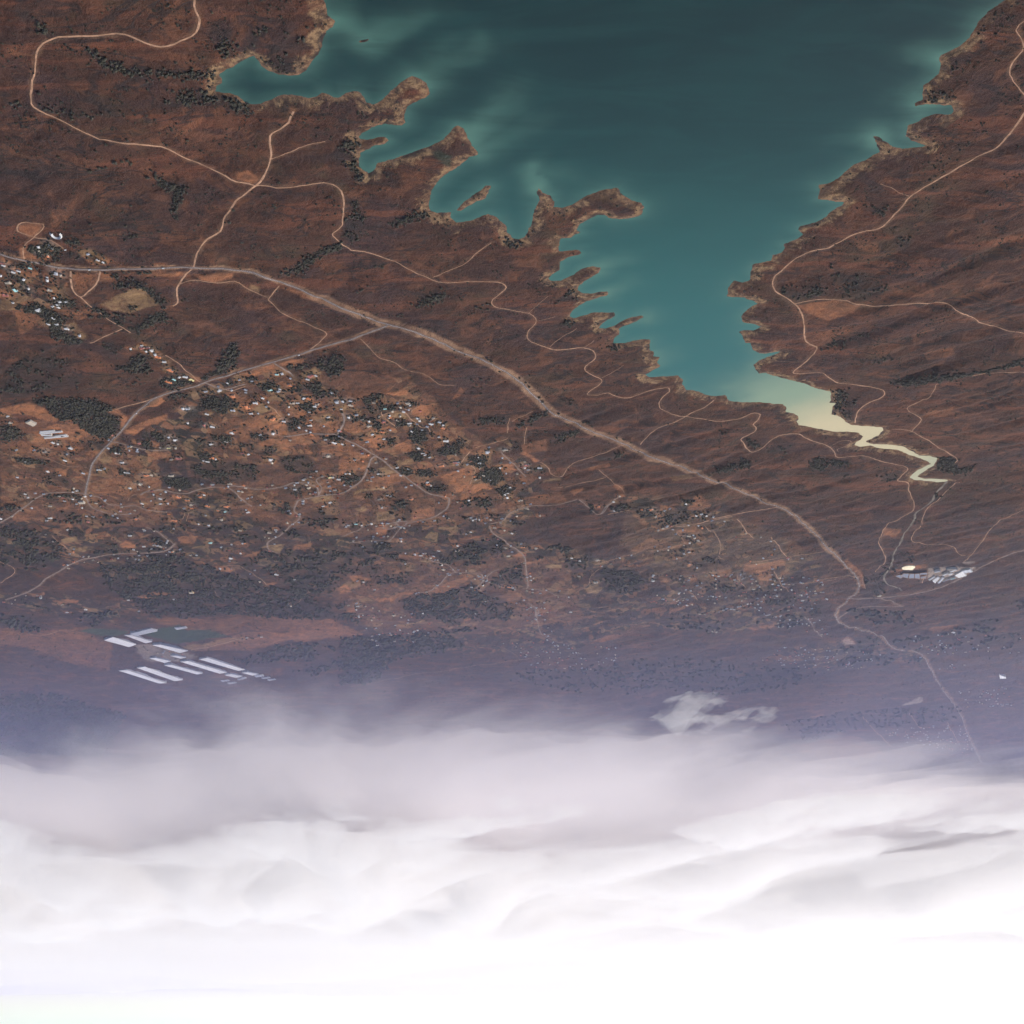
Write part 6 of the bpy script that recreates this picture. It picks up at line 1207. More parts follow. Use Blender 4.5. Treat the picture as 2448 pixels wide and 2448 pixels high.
def ground_z(x, y):
    """height of the ground sheet itself (bilinear in its own grid)"""
    x = np.atleast_1d(np.asarray(x, float)); y = np.atleast_1d(np.asarray(y, float))
    j = np.clip(np.searchsorted(ys, y) - 1, 0, len(ys) - 2)
    t = (y - ys[j]) / (ys[j + 1] - ys[j])
    hw = HW[j] + (HW[j + 1] - HW[j]) * t
    c = np.clip((x / hw + 1) / 2 * (NC - 1), 0, NC - 1.001)
    i = c.astype(int); s = c - i
    a = GZ[j, i] * (1 - s) + GZ[j, i + 1] * s
    b = GZ[j + 1, i] * (1 - s) + GZ[j + 1, i + 1] * s
    return a * (1 - t) + b * t

# what grows or lies on the ground, as masks on the sheet
scl = np.maximum(np.hypot(gy, CAM_H) / 2000.0, 1.0)
wx = gx + 11 * scl * fbm(gx / (34 * scl), gy / (34 * scl), 3, ox=2.0)
wy = gy + 14 * scl * fbm(gx / (34 * scl), gy / (34 * scl), 3, ox=7.0)
KINDS = {'s': 0, 't': 1, 'w': 2, 'p': 3, 'm': 4, 'g': 5}
masks = [np.zeros(len(gx)) for _ in range(8)]
for k, st, poly in PATCH:
    xs = [p[0] for p in poly]; yy = [p[1] for p in poly]
    mg = 40
    sel = np.where((wx > min(xs) - mg) & (wx < max(xs) + mg) & (wy > min(yy) - mg) & (wy < max(yy) + mg))[0]
    if not len(sel):
        continue
    a = 1.0 if k in 'wm' else .35
    sd = poly_sd(wx[sel] * a + gx[sel] * (1 - a), wy[sel] * a + gy[sel] * (1 - a), poly)
    soft = 14.0 if k in 'wm' else 4.0
    if k == 'w' and sum(yy) / len(yy) > 4700:
        st *= .6
    v = st * (1 - smooth(-soft, soft, sd))
    masks[KINDS[k]][sel] = np.maximum(masks[KINDS[k]][sel], v)
for poly in SETTLED:
    xs = [p[0] for p in poly]; yy = [p[1] for p in poly]
    sel = np.where((gx > min(xs) - 80) & (gx < max(xs) + 80) & (gy > min(yy) - 80) & (gy < max(yy) + 80))[0]
    sd = poly_sd(gx[sel] + 60 * fbm(gx[sel] / 150, gy[sel] / 150, 2, ox=3.0), gy[sel] + 80 * fbm(gx[sel] / 150, gy[sel] / 150, 2, ox=8.0), poly)
    masks[7][sel] = np.maximum(masks[7][sel], 1 - smooth(-40, 30, sd))
# thickets darkening the far hillsides
masks[4] = np.maximum(masks[4], .9 * smooth(4400, 5300, gy) * (1 - smooth(7900, 8600, gy)) * smooth(-.18, .16, fbm(gx / 230, gy / 400, 4, .6, ox=33.0)))
# trodden yards round the houses
for i, h in enumerate(list(HOUSES) + list(SMALL)):
    r = 13 + 9 * h[3] + 7 * ((i * 37) % 10) / 10
    sel = np.where((np.abs(gx - h[0]) < 2 * r) & (np.abs(gy - h[1]) < 2 * r))[0]
    if len(sel):
        d = np.hypot(wx[sel] * .5 + gx[sel] * .5 - h[0], wy[sel] * .5 + gy[sel] * .5 - h[1])
        k = (0, 1, 0, 3, 1)[i % 5]
        masks[k][sel] = np.maximum(masks[k][sel], (.55, .6, .8, .3, .45)[i % 5] * (1 - smooth(.5, 1.3, d / r)))
# bare graded earth beside the highway and the other roads
for kind, w, pts in ROADS:
    if kind in ('highway', 'main_road', 'side_road', 'dirt_track'):
        n = len(pts)
        if kind == 'highway':
            P3 = [(p[0], p[1], (11 if i < 14 else 24 if i < 36 else 17 if i < 44 else 9)) for i, p in enumerate(pts)]
        else:
            P3 = [(p[0], p[1], w * 0.5 + (5.0 if kind == 'main_road' else 3.0)) for p in pts]
        xs = [p[0] for p in pts]; yy = [p[1] for p in pts]
        sel = np.where((gx > min(xs) - 70) & (gx < max(xs) + 70) & (gy > min(yy) - 70) & (gy < max(yy) + 70))[0]
        if not len(sel):
            continue
        d, hwid = line_dist(wx[sel] * .6 + gx[sel] * .4, wy[sel] * .6 + gy[sel] * .4, P3)
        v = 1 - smooth(0.75, 1.15, d / np.maximum(hwid, 1))
        v = v * {'highway': 1.0, 'main_road': .6, 'side_road': .4, 'dirt_track': .22}[kind]
        if kind == 'highway':
            v = v * np.clip(.9 + 1.0 * fbm(gx[sel] / 80, gy[sel] / 80, 3, ox=4.4), .3, 1)
        masks[6][sel] = np.maximum(masks[6][sel], v)
GR, GC = GX.shape
idx = np.arange(GR * GC).reshape(GR, GC)
faces = np.stack([idx[:-1, :-1], idx[:-1, 1:], idx[1:, 1:], idx[1:, :-1]], -1).reshape(-1, 4)

def ground_material():
    n = NT('dry_savanna_ground')
    p = n.pos()
    big = n.noise(p, 1 / 520, 5, .6)
    tint = n.noise(n.mapping(p, (1, 1, 1), (.3, .2, .7)), 1 / 240, 4, .6, .5)
    mid = n.noise(p, 1 / 95, 6, .66, .8)
    mid2 = n.noise(n.mapping(p, (1, 1, 1), (.9, .1, 2.1)), 1 / 48, 6, .7, .6)
    fine = n.noise(p, 1 / 17, 5, .75)
    vfine = n.noise(p, 1 / 6, 4, .8)
    st = n.noise(n.mapping(p, (1 / 620, 1 / 80, 1 / 300), (0, 0, math.radians(-38))), 1.0, 6, .66, .5)
    c = n.mix(n.ramp(big, .36, .64), (.039, .0155, .0105), (.060, .0245, .0145))
    c = n.mix(n.ramp(tint, .50, .62, 0, .9), c, (.040, .021, .021))
    c = n.mix(n.ramp(tint, .46, .34, 0, .7), c, (.056, .037, .020))
    c = n.mix(n.ramp(mid, .50, .66, 0, .9), c, (.124, .048, .024))
    c = n.mix(n.ramp(mid2, .55, .70, 0, .8), c, (.026, .020, .018))
    c = n.mix(n.ramp(st, .53, .66, 0, .75), c, (.032, .018, .017))
    c = n.mix(n.ramp(st, .47, .36, 0, .85), c, (.128, .044, .023))
    c = n.mix(n.ramp(fine, .54, .68, 0, .7), c, (.024, .018, .014))
    c = n.mix(n.ramp(vfine, .55, .42, 0, .45), c, (.085, .046, .031))
    gul = n.noise(n.mapping(p, (1 / 330, 1 / 120, 1 / 300), (0, 0, math.radians(-38))), 1.0, 4, .55, .9)
    gl_ = n.math('ABSOLUTE', n.math('SUBTRACT', gul, .5))
    c = n.mix(n.math('MULTIPLY', n.ramp(gl_, .028, .004, 0, .8), n.ramp(big, .40, .55)), c, (.022, .017, .016))
    c = n.mix(n.ramp(n.noise(n.mapping(p, (1, 1, 1), (.5, .9, .2)), 1 / 150, 5, .6, 1.0), .58, .68, 0, .55), c, (.150, .062, .033))
    m1 = n.attr('cover_a'); s1 = n.sep(m1)
    a1 = n.attr('cover_a', 'Alpha')
    m2 = n.attr('cover_b'); s2 = n.sep(m2)
    jit = n.math('MULTIPLY', n.ramp(mid2, .35, .65, 1.15, .65), n.ramp(fine, .4, .7, 1.05, .75))
    vor = n.node('ShaderNodeTexVoronoi'); vor.inputs['Scale'].default_value = 1.0; vor.inputs['Randomness'].default_value = .85
    pm = n.mapping(p, (1 / 62, 1 / 88, 0), (0, 0, math.radians(-32)))
    n.link(pm, vor.inputs['Vector'])
    vr = n.sep(vor.outputs['Color'])
    ve = n.node('ShaderNodeTexVoronoi', feature='DISTANCE_TO_EDGE'); ve.inputs['Scale'].default_value = 1.0; ve.inputs['Randomness'].default_value = .85
    n.link(pm, ve.inputs['Vector'])
    settled = n.attr('cover_b', 'Alpha')
    plot = n.mix(n.ramp(vr[0], .38, .40), (.038, .022, .023), n.mix(n.ramp(vr[0], .60, .62), (.105, .048, .029), n.mix(n.ramp(vr[0], .80, .82), (.185, .080, .042), (.17, .105, .056))))
    plot = n.mix(n.ramp(fine, .5, .68, 0, .6), plot, (.024, .021, .018))
    plot = n.mix(n.ramp(ve.outputs['Distance'], .09, .04, 0, .8), plot, (.020, .022, .018))
    c = n.mix(n.math('MULTIPLY', settled, n.ramp(vr[1], .2, .25, .15, .85)), c, plot)
    v3 = n.node('ShaderNodeTexVoronoi'); v3.inputs['Scale'].default_value = 1.0
    n.link(n.mapping(p, (1 / 26, 1 / 40, 0), (0, 0, math.radians(20))), v3.inputs['Vector'])
    v3r = n.sep(v3.outputs['Color'])
    c = n.mix(n.math('MULTIPLY', settled, n.ramp(v3r[0], .84, .86, 0, .75)), c, n.mix(v3r[1], (.21, .125, .070), (.15, .066, .036)))
    c = n.mix(n.math('MULTIPLY', settled, n.ramp(v3r[0], .22, .20, 0, .7)), c, (.020, .021, .018))
    c = n.mix(n.math('MULTIPLY', s2[0], n.ramp(v3r[2], .3, .8, .85, .45)), c, n.mix(n.ramp(fine, .38, .62), (.040, .024, .028), (.020, .017, .020)))
    soil = n.mix(n.ramp(mid2, .35, .65), (.33, .130, .058), (.22, .098, .050))
    c = n.mix(n.math('MULTIPLY', s1[0], jit), c, soil)
    c = n.mix(n.math('MULTIPLY', s1[1], jit), c, n.mix(n.ramp(mid2, .35, .65), (.27, .165, .080), (.19, .112, .058)))
    c = n.mix(n.math('MULTIPLY', s2[2], n.ramp(mid2, .35, .65, 1.0, .8)), c, n.mix(n.ramp(mid2, .35, .65), (.29, .170, .100), (.22, .122, .073)))
    c = n.mix(n.math('MULTIPLY', s1[2], n.ramp(mid2, .42, .62, 1.0, .5)), c, n.mix(n.ramp(fine, .4, .6), (.028, .023, .022), (.016, .018, .017)))
    c = n.mix(n.math('MULTIPLY', s2[1], .9), c, (.026, .046, .030))
    c = n.mix(n.math('MULTIPLY', a1, jit), c, (.34, .27, .22))
    # the drawn-down shore: bleached rock and silt below the old waterline
    sd = n.attr('shore', 'Fac')
    sdn = n.math('ADD', sd, n.math('MULTIPLY', n.math('SUBTRACT', mid2, .5), 120.0))
    band = n.ramp(sdn, 14, 34, 1, 0)
    band = n.math('MULTIPLY', band, n.math('MULTIPLY', n.ramp(sd, 60, 34, 0, 1), n.ramp(mid, .40, .56, .12, 1.0)))
    rock = n.mix(n.ramp(fine, .42, .60), (.31, .195, .100), (.12, .072, .045))
    c = n.mix(n.math('MULTIPLY', band, .9), c, rock)
    c = n.mix(n.math('MULTIPLY', n.ramp(sd, 1, 9, .75, 0), n.ramp(mid, .42, .58, .1, 1.0)), c, (.19, .100, .062))
    c = n.mix(n.math('MULTIPLY', n.ramp(sd, 26, 6, 0, 1), n.ramp(mid, .50, .62, 0, .9)), c, (.022, .018, .017))
    h = n.math('ADD', n.math('MULTIPLY', mid2, 4.0), n.math('MULTIPLY', fine, 1.6))
    n.bump(h, 1.0, 3.6)
    return n.done(c, .95, .1)

M_GROUND = ground_material()
me = mesh_from('ground', np.stack([gx, gy, gz], -1), faces, [M_GROUND], True)
color_attr(me, 'cover_a', np.stack([masks[0], masks[1], masks[2], masks[3]], -1))
color_attr(me, 'cover_b', np.stack([masks[4], masks[5], masks[6], masks[7]], -1))
float_attr(me, 'shore', g_sd)
tag(link('ground', me), 'dry brown savanna ground around the lake', kind='structure')

# ---------------------------------------------------------------- lake
lx = np.arange(LB[0] + 300, LB[1] - 200, 11.0)
ly = np.arange(LB[2] + 300, LB[3] - 300, 11.0)
LX, LY = np.meshgrid(lx, ly)
lsd = lake_sd(LX.ravel(), LY.ravel())
qx, qy = LX.ravel(), LY.ravel()
mud = np.zeros(len(qx))
dwx = qx + 45 * fbm(qx / 160, qy / 160, 3, ox=1.0); dwy = qy + 60 * fbm(qx / 160, qy / 160, 3, ox=5.0)
d0, v0 = line_dist(dwx, dwy, MUD[0])
mud = np.maximum(mud, v0 * (1 - smooth(90, 330, d0)))
d1, v1 = line_dist(qx, qy, MUD[1])
mud = np.maximum(mud, v1 * (1 - smooth(40, 120, d1)))
plume = np.zeros(len(qx))
for pl in PLUMES:
    d, v = line_dist(dwx, dwy, pl)
    plume = np.maximum(plume, v * np.exp(-(d / 42.0) ** 2))
plume = np.clip(.8 * plume + .6 * np.exp(-np.abs(np.minimum(lsd, 0)) / 26.0), 0, 1)
keepv = lsd < 40
ii = np.arange(len(qx)).reshape(LX.shape)
fq = np.stack([ii[:-1, :-1], ii[:-1, 1:], ii[1:, 1:], ii[1:, :-1]], -1).reshape(-1, 4)
fq = fq[keepv[fq].any(1)]
used = np.unique(fq); remap = np.full(len(qx), -1); remap[used] = np.arange(len(used)); fq = remap[fq]
n = NT('lake_water')
wa = n.attr('silt'); ws = n.sep(wa)
p = n.pos()
wsn = n.noise(n.mapping(p, (1 / 420, 1 / 110, 1), (0, 0, math.radians(35))), 1.0, 4, .6, .8)
c = n.mix(n.ramp(wsn, .35, .7), (.0045, .0215, .020), (.007, .032, .029))
c = n.mix(n.ramp(ws[2], 0, 1), c, (.022, .108, .094))
c = n.mix(n.math('MULTIPLY', ws[1], n.ramp(wsn, .3, .6, .55, 1.0)), c, (.070, .155, .118))
c = n.mix(n.ramp(ws[0], .0, .45), c, (.20, .27, .17))
c = n.mix(n.ramp(ws[0], .42, .9), c, (.50, .42, .235))
wv = n.noise(p, 1 / 3.0, 3, .6)
n.bump(wv, .06, .4)
M_WATER = n.done(c, .09, .25)
me = mesh_from('lake', np.stack([qx[used], qy[used], np.zeros(len(used))], -1), fq, [M_WATER], True)
shal = smooth(1700, 3900, qy)
color_attr(me, 'silt', np.stack([mud, plume, shal, np.ones(len(qx))], -1)[used])
tag(link('lake', me), 'blue green reservoir with a muddy inflow at its narrow arm', kind='structure')

# ---------------------------------------------------------------- roads, tracks and the stream bed
def smooth_line(pts, step=14.0):
    p = np.array(pts, float)
    q = np.vstack([2 * p[0] - p[1], p, 2 * p[-1] - p[-2]])
    out = []
    for i in range(1, len(q) - 2):
        a, b, c, d = q[i - 1], q[i], q[i + 1], q[i + 2]
        k = max(2, int(np.hypot(*(c - b)) / step))
        for t in np.linspace(0, 1, k, endpoint=False):
            out.append(.5 * ((2 * b) + (c - a) * t + (2 * a - 5 * b + 4 * c - d) * t * t + (3 * b - a - 3 * c + d) * t ** 3))
    out.append(p[-1])
    return np.array(out)

def ribbon(pts, width, lift, wob=0.0, step=14.0):
    c = smooth_line(pts, step)
    if wob > .3:
        c = c + np.stack([fbm(c[:, 0] / 45, c[:, 1] / 45, 3, ox=1.0), fbm(c[:, 0] / 45, c[:, 1] / 45, 3, ox=9.0)], -1) * 5.0
    t = np.gradient(c, axis=0); t /= np.maximum(np.hypot(t[:, 0], t[:, 1])[:, None], 1e-6)
    nrm = np.stack([-t[:, 1], t[:, 0]], -1)
    w = width * .5 * (1 + wob * fbm(np.arange(len(c)) / 6.0, np.zeros(len(c)), 3, ox=float(pts[0][0]) % 50))
    rows = []
    for s in (-1, -.34, .34, 1):
        q = c + nrm * (w * s)[:, None]
        z = ground_z(q[:, 0], q[:, 1]) + lift + .00012 * q[:, 1] - (.18 if abs(s) == 1 else 0)
        rows.append(np.column_stack([q, z]))
    V = np.stack(rows, 1).reshape(-1, 3)
    k = len(c); b = (np.arange(k - 1) * 4)[:, None]
    Fq = np.concatenate([np.concatenate([b + o, b + o + 1, b + o + 5, b + o + 4], 1) for o in range(3)])
    return V, Fq

M_ASPH = plain('worn_asphalt', (.165, .128, .114), .22, .05, .95, .05)
M_ASPH2 = plain('dusty_asphalt', (.205, .150, .125), .25, .05, .95, .05)
M_DIRT = plain('pale_dirt', (.34, .195, .120), .3, .06, .95)
M_PATH = plain('trodden_earth', (.24, .140, .09), .3, .06, .95)
M_PAINT = plain('road_paint', (.7, .68, .6), .1, .3, .6)
RMAT = {'highway': M_ASPH, 'main_road': M_ASPH, 'side_road': M_ASPH2, 'dirt_track': M_DIRT, 'footpath': M_PATH}
LIFT = {'highway': 1.0, 'main_road': .9, 'side_road': .8, 'dirt_track': .6, 'footpath': .5}
RW = {'highway': .72, 'main_road': .72, 'side_road': .85, 'dirt_track': .55, 'footpath': .55}
RLAB = {'highway': 'grey highway with broad bare orange verges', 'main_road': 'grey main road branching from the highway',
        'side_road': 'grey side road through the settlement', 'dirt_track': 'pale dirt track winding over the land', 'footpath': 'thin trodden path across the land'}
for kind, w, pts in ROADS:
    V, Fq = ribbon(pts, w * RW[kind], LIFT[kind], .75 if kind in ('dirt_track', 'footpath') else .25)
    o = link(kind, mesh_from(kind, V, Fq, [RMAT[kind]], True))
    tag(o, RLAB[kind], kind='structure')
    if kind in ('highway', 'main_road'):
        V, Fq = ribbon(pts, .3, LIFT[kind] + .25)
        link('centre_line', mesh_from('centre_line', V, Fq, [M_PAINT]), o)
V, Fq = ribbon(STREAM, 9, .7, .9, 10)
tag(link('stream', mesh_from('stream', V, Fq, [plain('stream_gravel', (.16, .135, .11), .35, .03, .95, .05)], True)), 'pale shallow stream running into the reservoir', kind='structure')

# ---------------------------------------------------------------- vegetation masses
ICO_V = []
_g = (1 + 5 ** .5) / 2
for a, b in ((-1, _g), (1, _g), (-1, -_g), (1, -_g)):
    ICO_V += [(a, b, 0), (0, a, b), (b, 0, a)]
ICO_V = np.array(ICO_V, float); ICO_V /= np.linalg.norm(ICO_V[0])
from itertools import combinations
_d = np.linalg.norm(ICO_V[:, None] - ICO_V[None], axis=-1)
_e = _d[_d > .01].min() * 1.05
ICO_F = []
for t in combinations(range(12), 3):
    if all(_d[i, j] < _e for i, j in combinations(t, 2)):
        v = ICO_V[list(t)]
        if np.dot(np.cross(v[1] - v[0], v[2] - v[0]), v.sum(0)) < 0:
            t = (t[0], t[2], t[1])
        ICO_F.append(t)
ICO_F = np.array(ICO_F)

OCT_V = np.array([(1, 0, 0), (0, 1, 0), (-1, 0, 0), (0, -1, 0), (0, 0, 1), (.55, .55, .55), (-.55, -.5, .6)], float)
OCT_F = np.array([(0, 5, 4), (0, 1, 5), (1, 4, 5), (1, 2, 4), (2, 6, 4), (2, 3, 6), (3, 4, 6), (3, 0, 4)])

def crowns(x, y, r, squash=.8, seed=1, lift=.55, BV=None, BF=None):
    BV = ICO_V if BV is None else BV; BF = ICO_F if BF is None else BF; nb = len(BV)
    """one lumpy faceted crown per point, all in one mesh"""
    rs = np.random.RandomState(seed)
    k = len(x)
    z = ground_z(x, y)
    ang = rs.rand(k) * 6.28
    jit = 1 + .34 * (rs.rand(k, nb) - .5) * 2
    ca, sa = np.cos(ang), np.sin(ang)
    vx = BV[None, :, 0] * jit; vy = BV[None, :, 1] * jit; vz = BV[None, :, 2] * jit
    X = (vx * ca[:, None] - vy * sa[:, None]) * r[:, None] + x[:, None]
    Y = (vx * sa[:, None] + vy * ca[:, None]) * r[:, None] + y[:, None]
    Z = vz * (r * squash)[:, None] + (z + r * lift)[:, None]
    V = np.stack([X, Y, Z], -1).reshape(-1, 3)
    F_ = (BF[None] + (np.arange(k) * nb)[:, None, None]).reshape(-1, 3)
    return V, F_, np.repeat(rs.rand(k), nb)

def foliage(name, lo, hi):
    n = NT(name)
    t = n.attr('tint', 'Fac')
    f = n.noise(n.pos(), .35, 4, .7)
    c = n.mix(t, lo, hi)
    c = n.mix(n.ramp(f, .45, .7), c, tuple(v * .55 for v in lo))
    n.bump(f, .6, 1.0)
    return n.done(c, .9, .15)
M_LEAF = foliage('tree_foliage', (.032, .034, .025), (.072, .064, .042))
M_BUSH = foliage('scrub_foliage', (.018, .019, .015), (.045, .040, .027))

def inside(px, py, poly):
    r = np.zeros(px.shape, bool)
    for i in range(len(poly)):
        ax, ay = poly[i]; bx, by = poly[(i + 1) % len(poly)]
        if ay != by:
            r ^= ((ay > py) != (by > py)) & (px < (bx - ax) * (py - ay) / (by - ay) + ax)
    return r

road_pts = np.concatenate([smooth_line(p, 25) for k, w, p in ROADS if k != 'footpath'])
_cell = 26.0
_rc = set(map(tuple, np.floor(road_pts / _cell).astype(int)))
def off_road(x, y):
    c = np.floor(np.stack([x, y], -1) / _cell).astype(int)
    return np.array([tuple(q) not in _rc for q in c])

PX, PY, PR = [], [], []
for k, st, poly in PATCH:
    if k not in ('w',):
        continue
    xs = [p[0] for p in poly]; yy = [p[1] for p in poly]
    cy = sum(yy) / len(yy)
    sp = (5.8 if cy < 3500 else 7.0 if cy < 4800 else 10.5 if cy < 6500 else 16.0)
    if cy > 4700:
        st = min(st, .8) * .86
    nn = int((max(xs) - min(xs)) * (max(yy) - min(yy)) / (sp * sp))
    ax = min(xs) + rng.rand(nn) * (max(xs) - min(xs)); ay = min(yy) + rng.rand(nn) * (max(yy) - min(yy))
    m = inside(ax, ay, poly)
    den = 1.3 * fbm(ax / 75, ay / 75, 4, .6, ox=9.0)
    m &= (den + (st - .74) * 1.3) > rng.rand(nn) * .45 - .34 * (st >= .8) - .16
    ax, ay = ax[m] + rng.randn(m.sum()) * sp * 1.1, ay[m] + rng.randn(m.sum()) * sp * 1.5
    PX.append(ax); PY.append(ay); PR.append(sp * (.36 + .5 * rng.rand(len(ax)) ** 1.5))
for h in list(HOUSES) + list(SMALL):                 # garden trees round the houses
    k = rng.randint(4, 11)
    a = rng.rand(k) * 6.283; d = 11 + 22 * rng.rand(k) ** .7
    f = max(1.0, math.hypot(h[1], CAM_H) / 5200)
    PX.append(h[0] + np.cos(a) * d * f); PY.append(h[1] + np.sin(a) * d * f); PR.append((2.0 + 2.6 * rng.rand(k)) * f)
PX, PY, PR = map(np.concatenate, (PX, PY, PR))
ok = (lake_sd(PX, PY) > 8) & off_road(PX, PY)
PX, PY, PR = PX[ok], PY[ok], PR[ok]
print('woodland crowns', len(PX))
V, F_, tint = crowns(PX, PY, PR, .85, 2)
me = mesh_from('woodland', V, F_, [M_LEAF]); float_attr(me, 'tint', tint)
tag(link('woodland', me), 'dark green groves and woods spread over the settled slopes', 'trees', kind='stuff')

NB = 150000
bd = np.radians(46.5 - 34 * rng.rand(NB) ** .9)
by = CAM_H / np.tan(bd)
bx = (rng.rand(NB) * 2 - 1) * half_width(by) * .95
den = fbm(bx / 130, by / 130, 4, ox=12.0) + .5 * fbm(bx / 35, by / 35, 2, ox=3.0)
ok = (den > rng.rand(NB) * .6 - .1) & (lake_sd(bx, by) > 10) & off_road(bx, by)
bx, by = bx[ok], by[ok]
sel = masks  # open fields stay clear of scrub
clear = np.zeros(len(bx), bool)
for k, st, poly in PATCH:
    if k in 'stpg' and st > .55:
        xs = [p[0] for p in poly]; yy = [p[1] for p in poly]
        q = np.where((bx > min(xs)) & (bx < max(xs)) & (by > min(yy)) & (by < max(yy)))[0]
        if len(q):
            clear[q] |= inside(bx[q], by[q], poly)
bx, by = bx[~clear], by[~clear]
br = (1.5 + 3.2 * rng.rand(len(bx)) ** 3) * np.maximum(1, np.hypot(by, CAM_H) / 4300)
V, F_, tint = crowns(bx, by, br, 1.1, 3, -.1, OCT_V, OCT_F)
print('scrub', len(bx))
me = mesh_from('scrub', V, F_, [M_BUSH]); float_attr(me, 'tint', tint)
tag(link('scrub', me), 'low dark thorn scrub speckling the dry slopes', 'scrub', kind='stuff')

# ---------------------------------------------------------------- single trees
def lobed_crown(seed, lobes=7):
    rs = np.random.RandomState(seed)
    Vs, Fs = [], []
    for i in range(lobes):
        r = .42 + .25 * rs.rand()
        a = 6.283 * i / lobes + rs.rand()
        d = .0 if i == 0 else .5 + .15 * rs.rand()
        c = np.array([math.cos(a) * d, math.sin(a) * d, .62 + (.28 if i == 0 else .2 * rs.rand())])
        v = ICO_V * (1 + .3 * (rs.rand(12, 1) - .5)) * r * np.array([1, 1, .8]) + c
        Vs.append(v); Fs.append(ICO_F + 12 * i)
    me = mesh_from('crown', np.concatenate(Vs), np.concatenate(Fs), [M_LEAF])
    float_attr(me, 'tint', np.repeat(rs.rand(lobes), 12))
    return me
CROWN = [lobed_crown(40 + i) for i in range(6)]
def taper(name, r0, r1, h, mat, seg=6):
    vs = [(math.cos(6.2832 * i / seg) * r, math.sin(6.2832 * i / seg) * r, z) for r, z in ((r0, 0), (r1, h)) for i in range(seg)]
    fs = [(i, (i + 1) % seg, seg + (i + 1) % seg, seg + i) for i in range(seg)] + [tuple(range(seg, 2 * seg))]
    return mesh_from(name, vs, fs, [mat])
M_BARK = plain('bark', (.10, .07, .05), .3, .8, .95)
TRUNK = taper('trunk', .13, .07, .75, M_BARK)
ORD = 'leftmost,second,third,fourth,fifth,sixth,seventh,eighth,ninth,tenth,eleventh,twelfth,thirteenth,fourteenth,fifteenth,sixteenth,seventeenth,eighteenth,nineteenth,twentieth,twenty-first,twenty-second,twenty-third,twenty-fourth,twenty-fifth,twenty-sixth'.split(',')
for lab, pts in TREES:
    for k, (x, y, s) in enumerate(sorted(pts, key=lambda q: -q[0] / (q[1] + 900))):
        r = 4.9 * s * (.85 + .3 * random.random())
        t = link('savanna_tree', None, loc=(x, y, float(ground_z(x, y)[0]) - .2), rotz=random.random() * 6.28, scale=(r, r, r * .95))
        tag(t, lab + (', leftmost of them' if k == 0 else ', rightmost of them' if k == len(pts) - 1 else ', %s from left' % ORD[k]), 'tree', lab.replace('dark ', '').replace('tree', 'trees', 1))
        link('trunk', TRUNK, t)
        link('crown', random.choice(CROWN), t)

# ---------------------------------------------------------------- houses
ROOFC = {'W': (.52, .51, .50), 'O': (.56, .19, .075), 'G': (.36, .37, .40), 'C': (.42, .35, .27), 'R': (.36, .12, .095), 'T': (.34, .60, .58), 'Y': (.70, .60, .28)}
ROOFM = {k: plain('roof_' + {'W': 'white', 'O': 'orange_tile', 'G': 'grey', 'C': 'cream', 'R': 'dull_red', 'T': 'turquoise', 'Y': 'yellow'}[k], v, .14, .4, .7) for k, v in ROOFC.items()}
M_WALL = [plain('wall_plaster', (.56, .50, .43), .12, .3), plain('wall_ochre', (.44, .33, .24), .12, .3)]
M_BRICK = plain('chimney_brick', (.26, .14, .10), .2, 1.0)
def box_mesh(name, mat):
    v = [(x, y, z) for z in (0, 1) for x, y in ((-.5, -.5), (.5, -.5), (.5, .5), (-.5, .5))]
    f = [(0, 1, 5, 4), (1, 2, 6, 5), (2, 3, 7, 6), (3, 0, 4, 7), (4, 5, 6, 7)]
    return mesh_from(name, v, f, [mat])
def gable_mesh(name, mat, hip=0.0):
    e = .56; t = -.06
    v = [(-e, -e, 0), (e, -e, 0), (e, e, 0), (-e, e, 0), (-e + hip, 0, 1), (e - hip, 0, 1),
         (-e, -e, t), (e, -e, t), (e, e, t), (-e, e, t)]
    f = [(0, 1, 5, 4), (2, 3, 4, 5), (1, 2, 5), (3, 0, 4), (6, 7, 1, 0), (7, 8, 2, 1), (8, 9, 3, 2), (9, 6, 0, 3), (9, 8, 7, 6)]
    return mesh_from(name, v, f, [mat])
WALLS = [box_mesh('wall', m) for m in M_WALL]
CHIM = box_mesh('chimney', M_BRICK)
GABLE = {k: gable_mesh('roof', m) for k, m in ROOFM.items()}
HIP = {k: gable_mesh('roof', m, .3) for k, m in ROOFM.items()}
DARKDOOR = box_mesh('door', plain('door_dark', (.07, .05, .045), .2, 1))
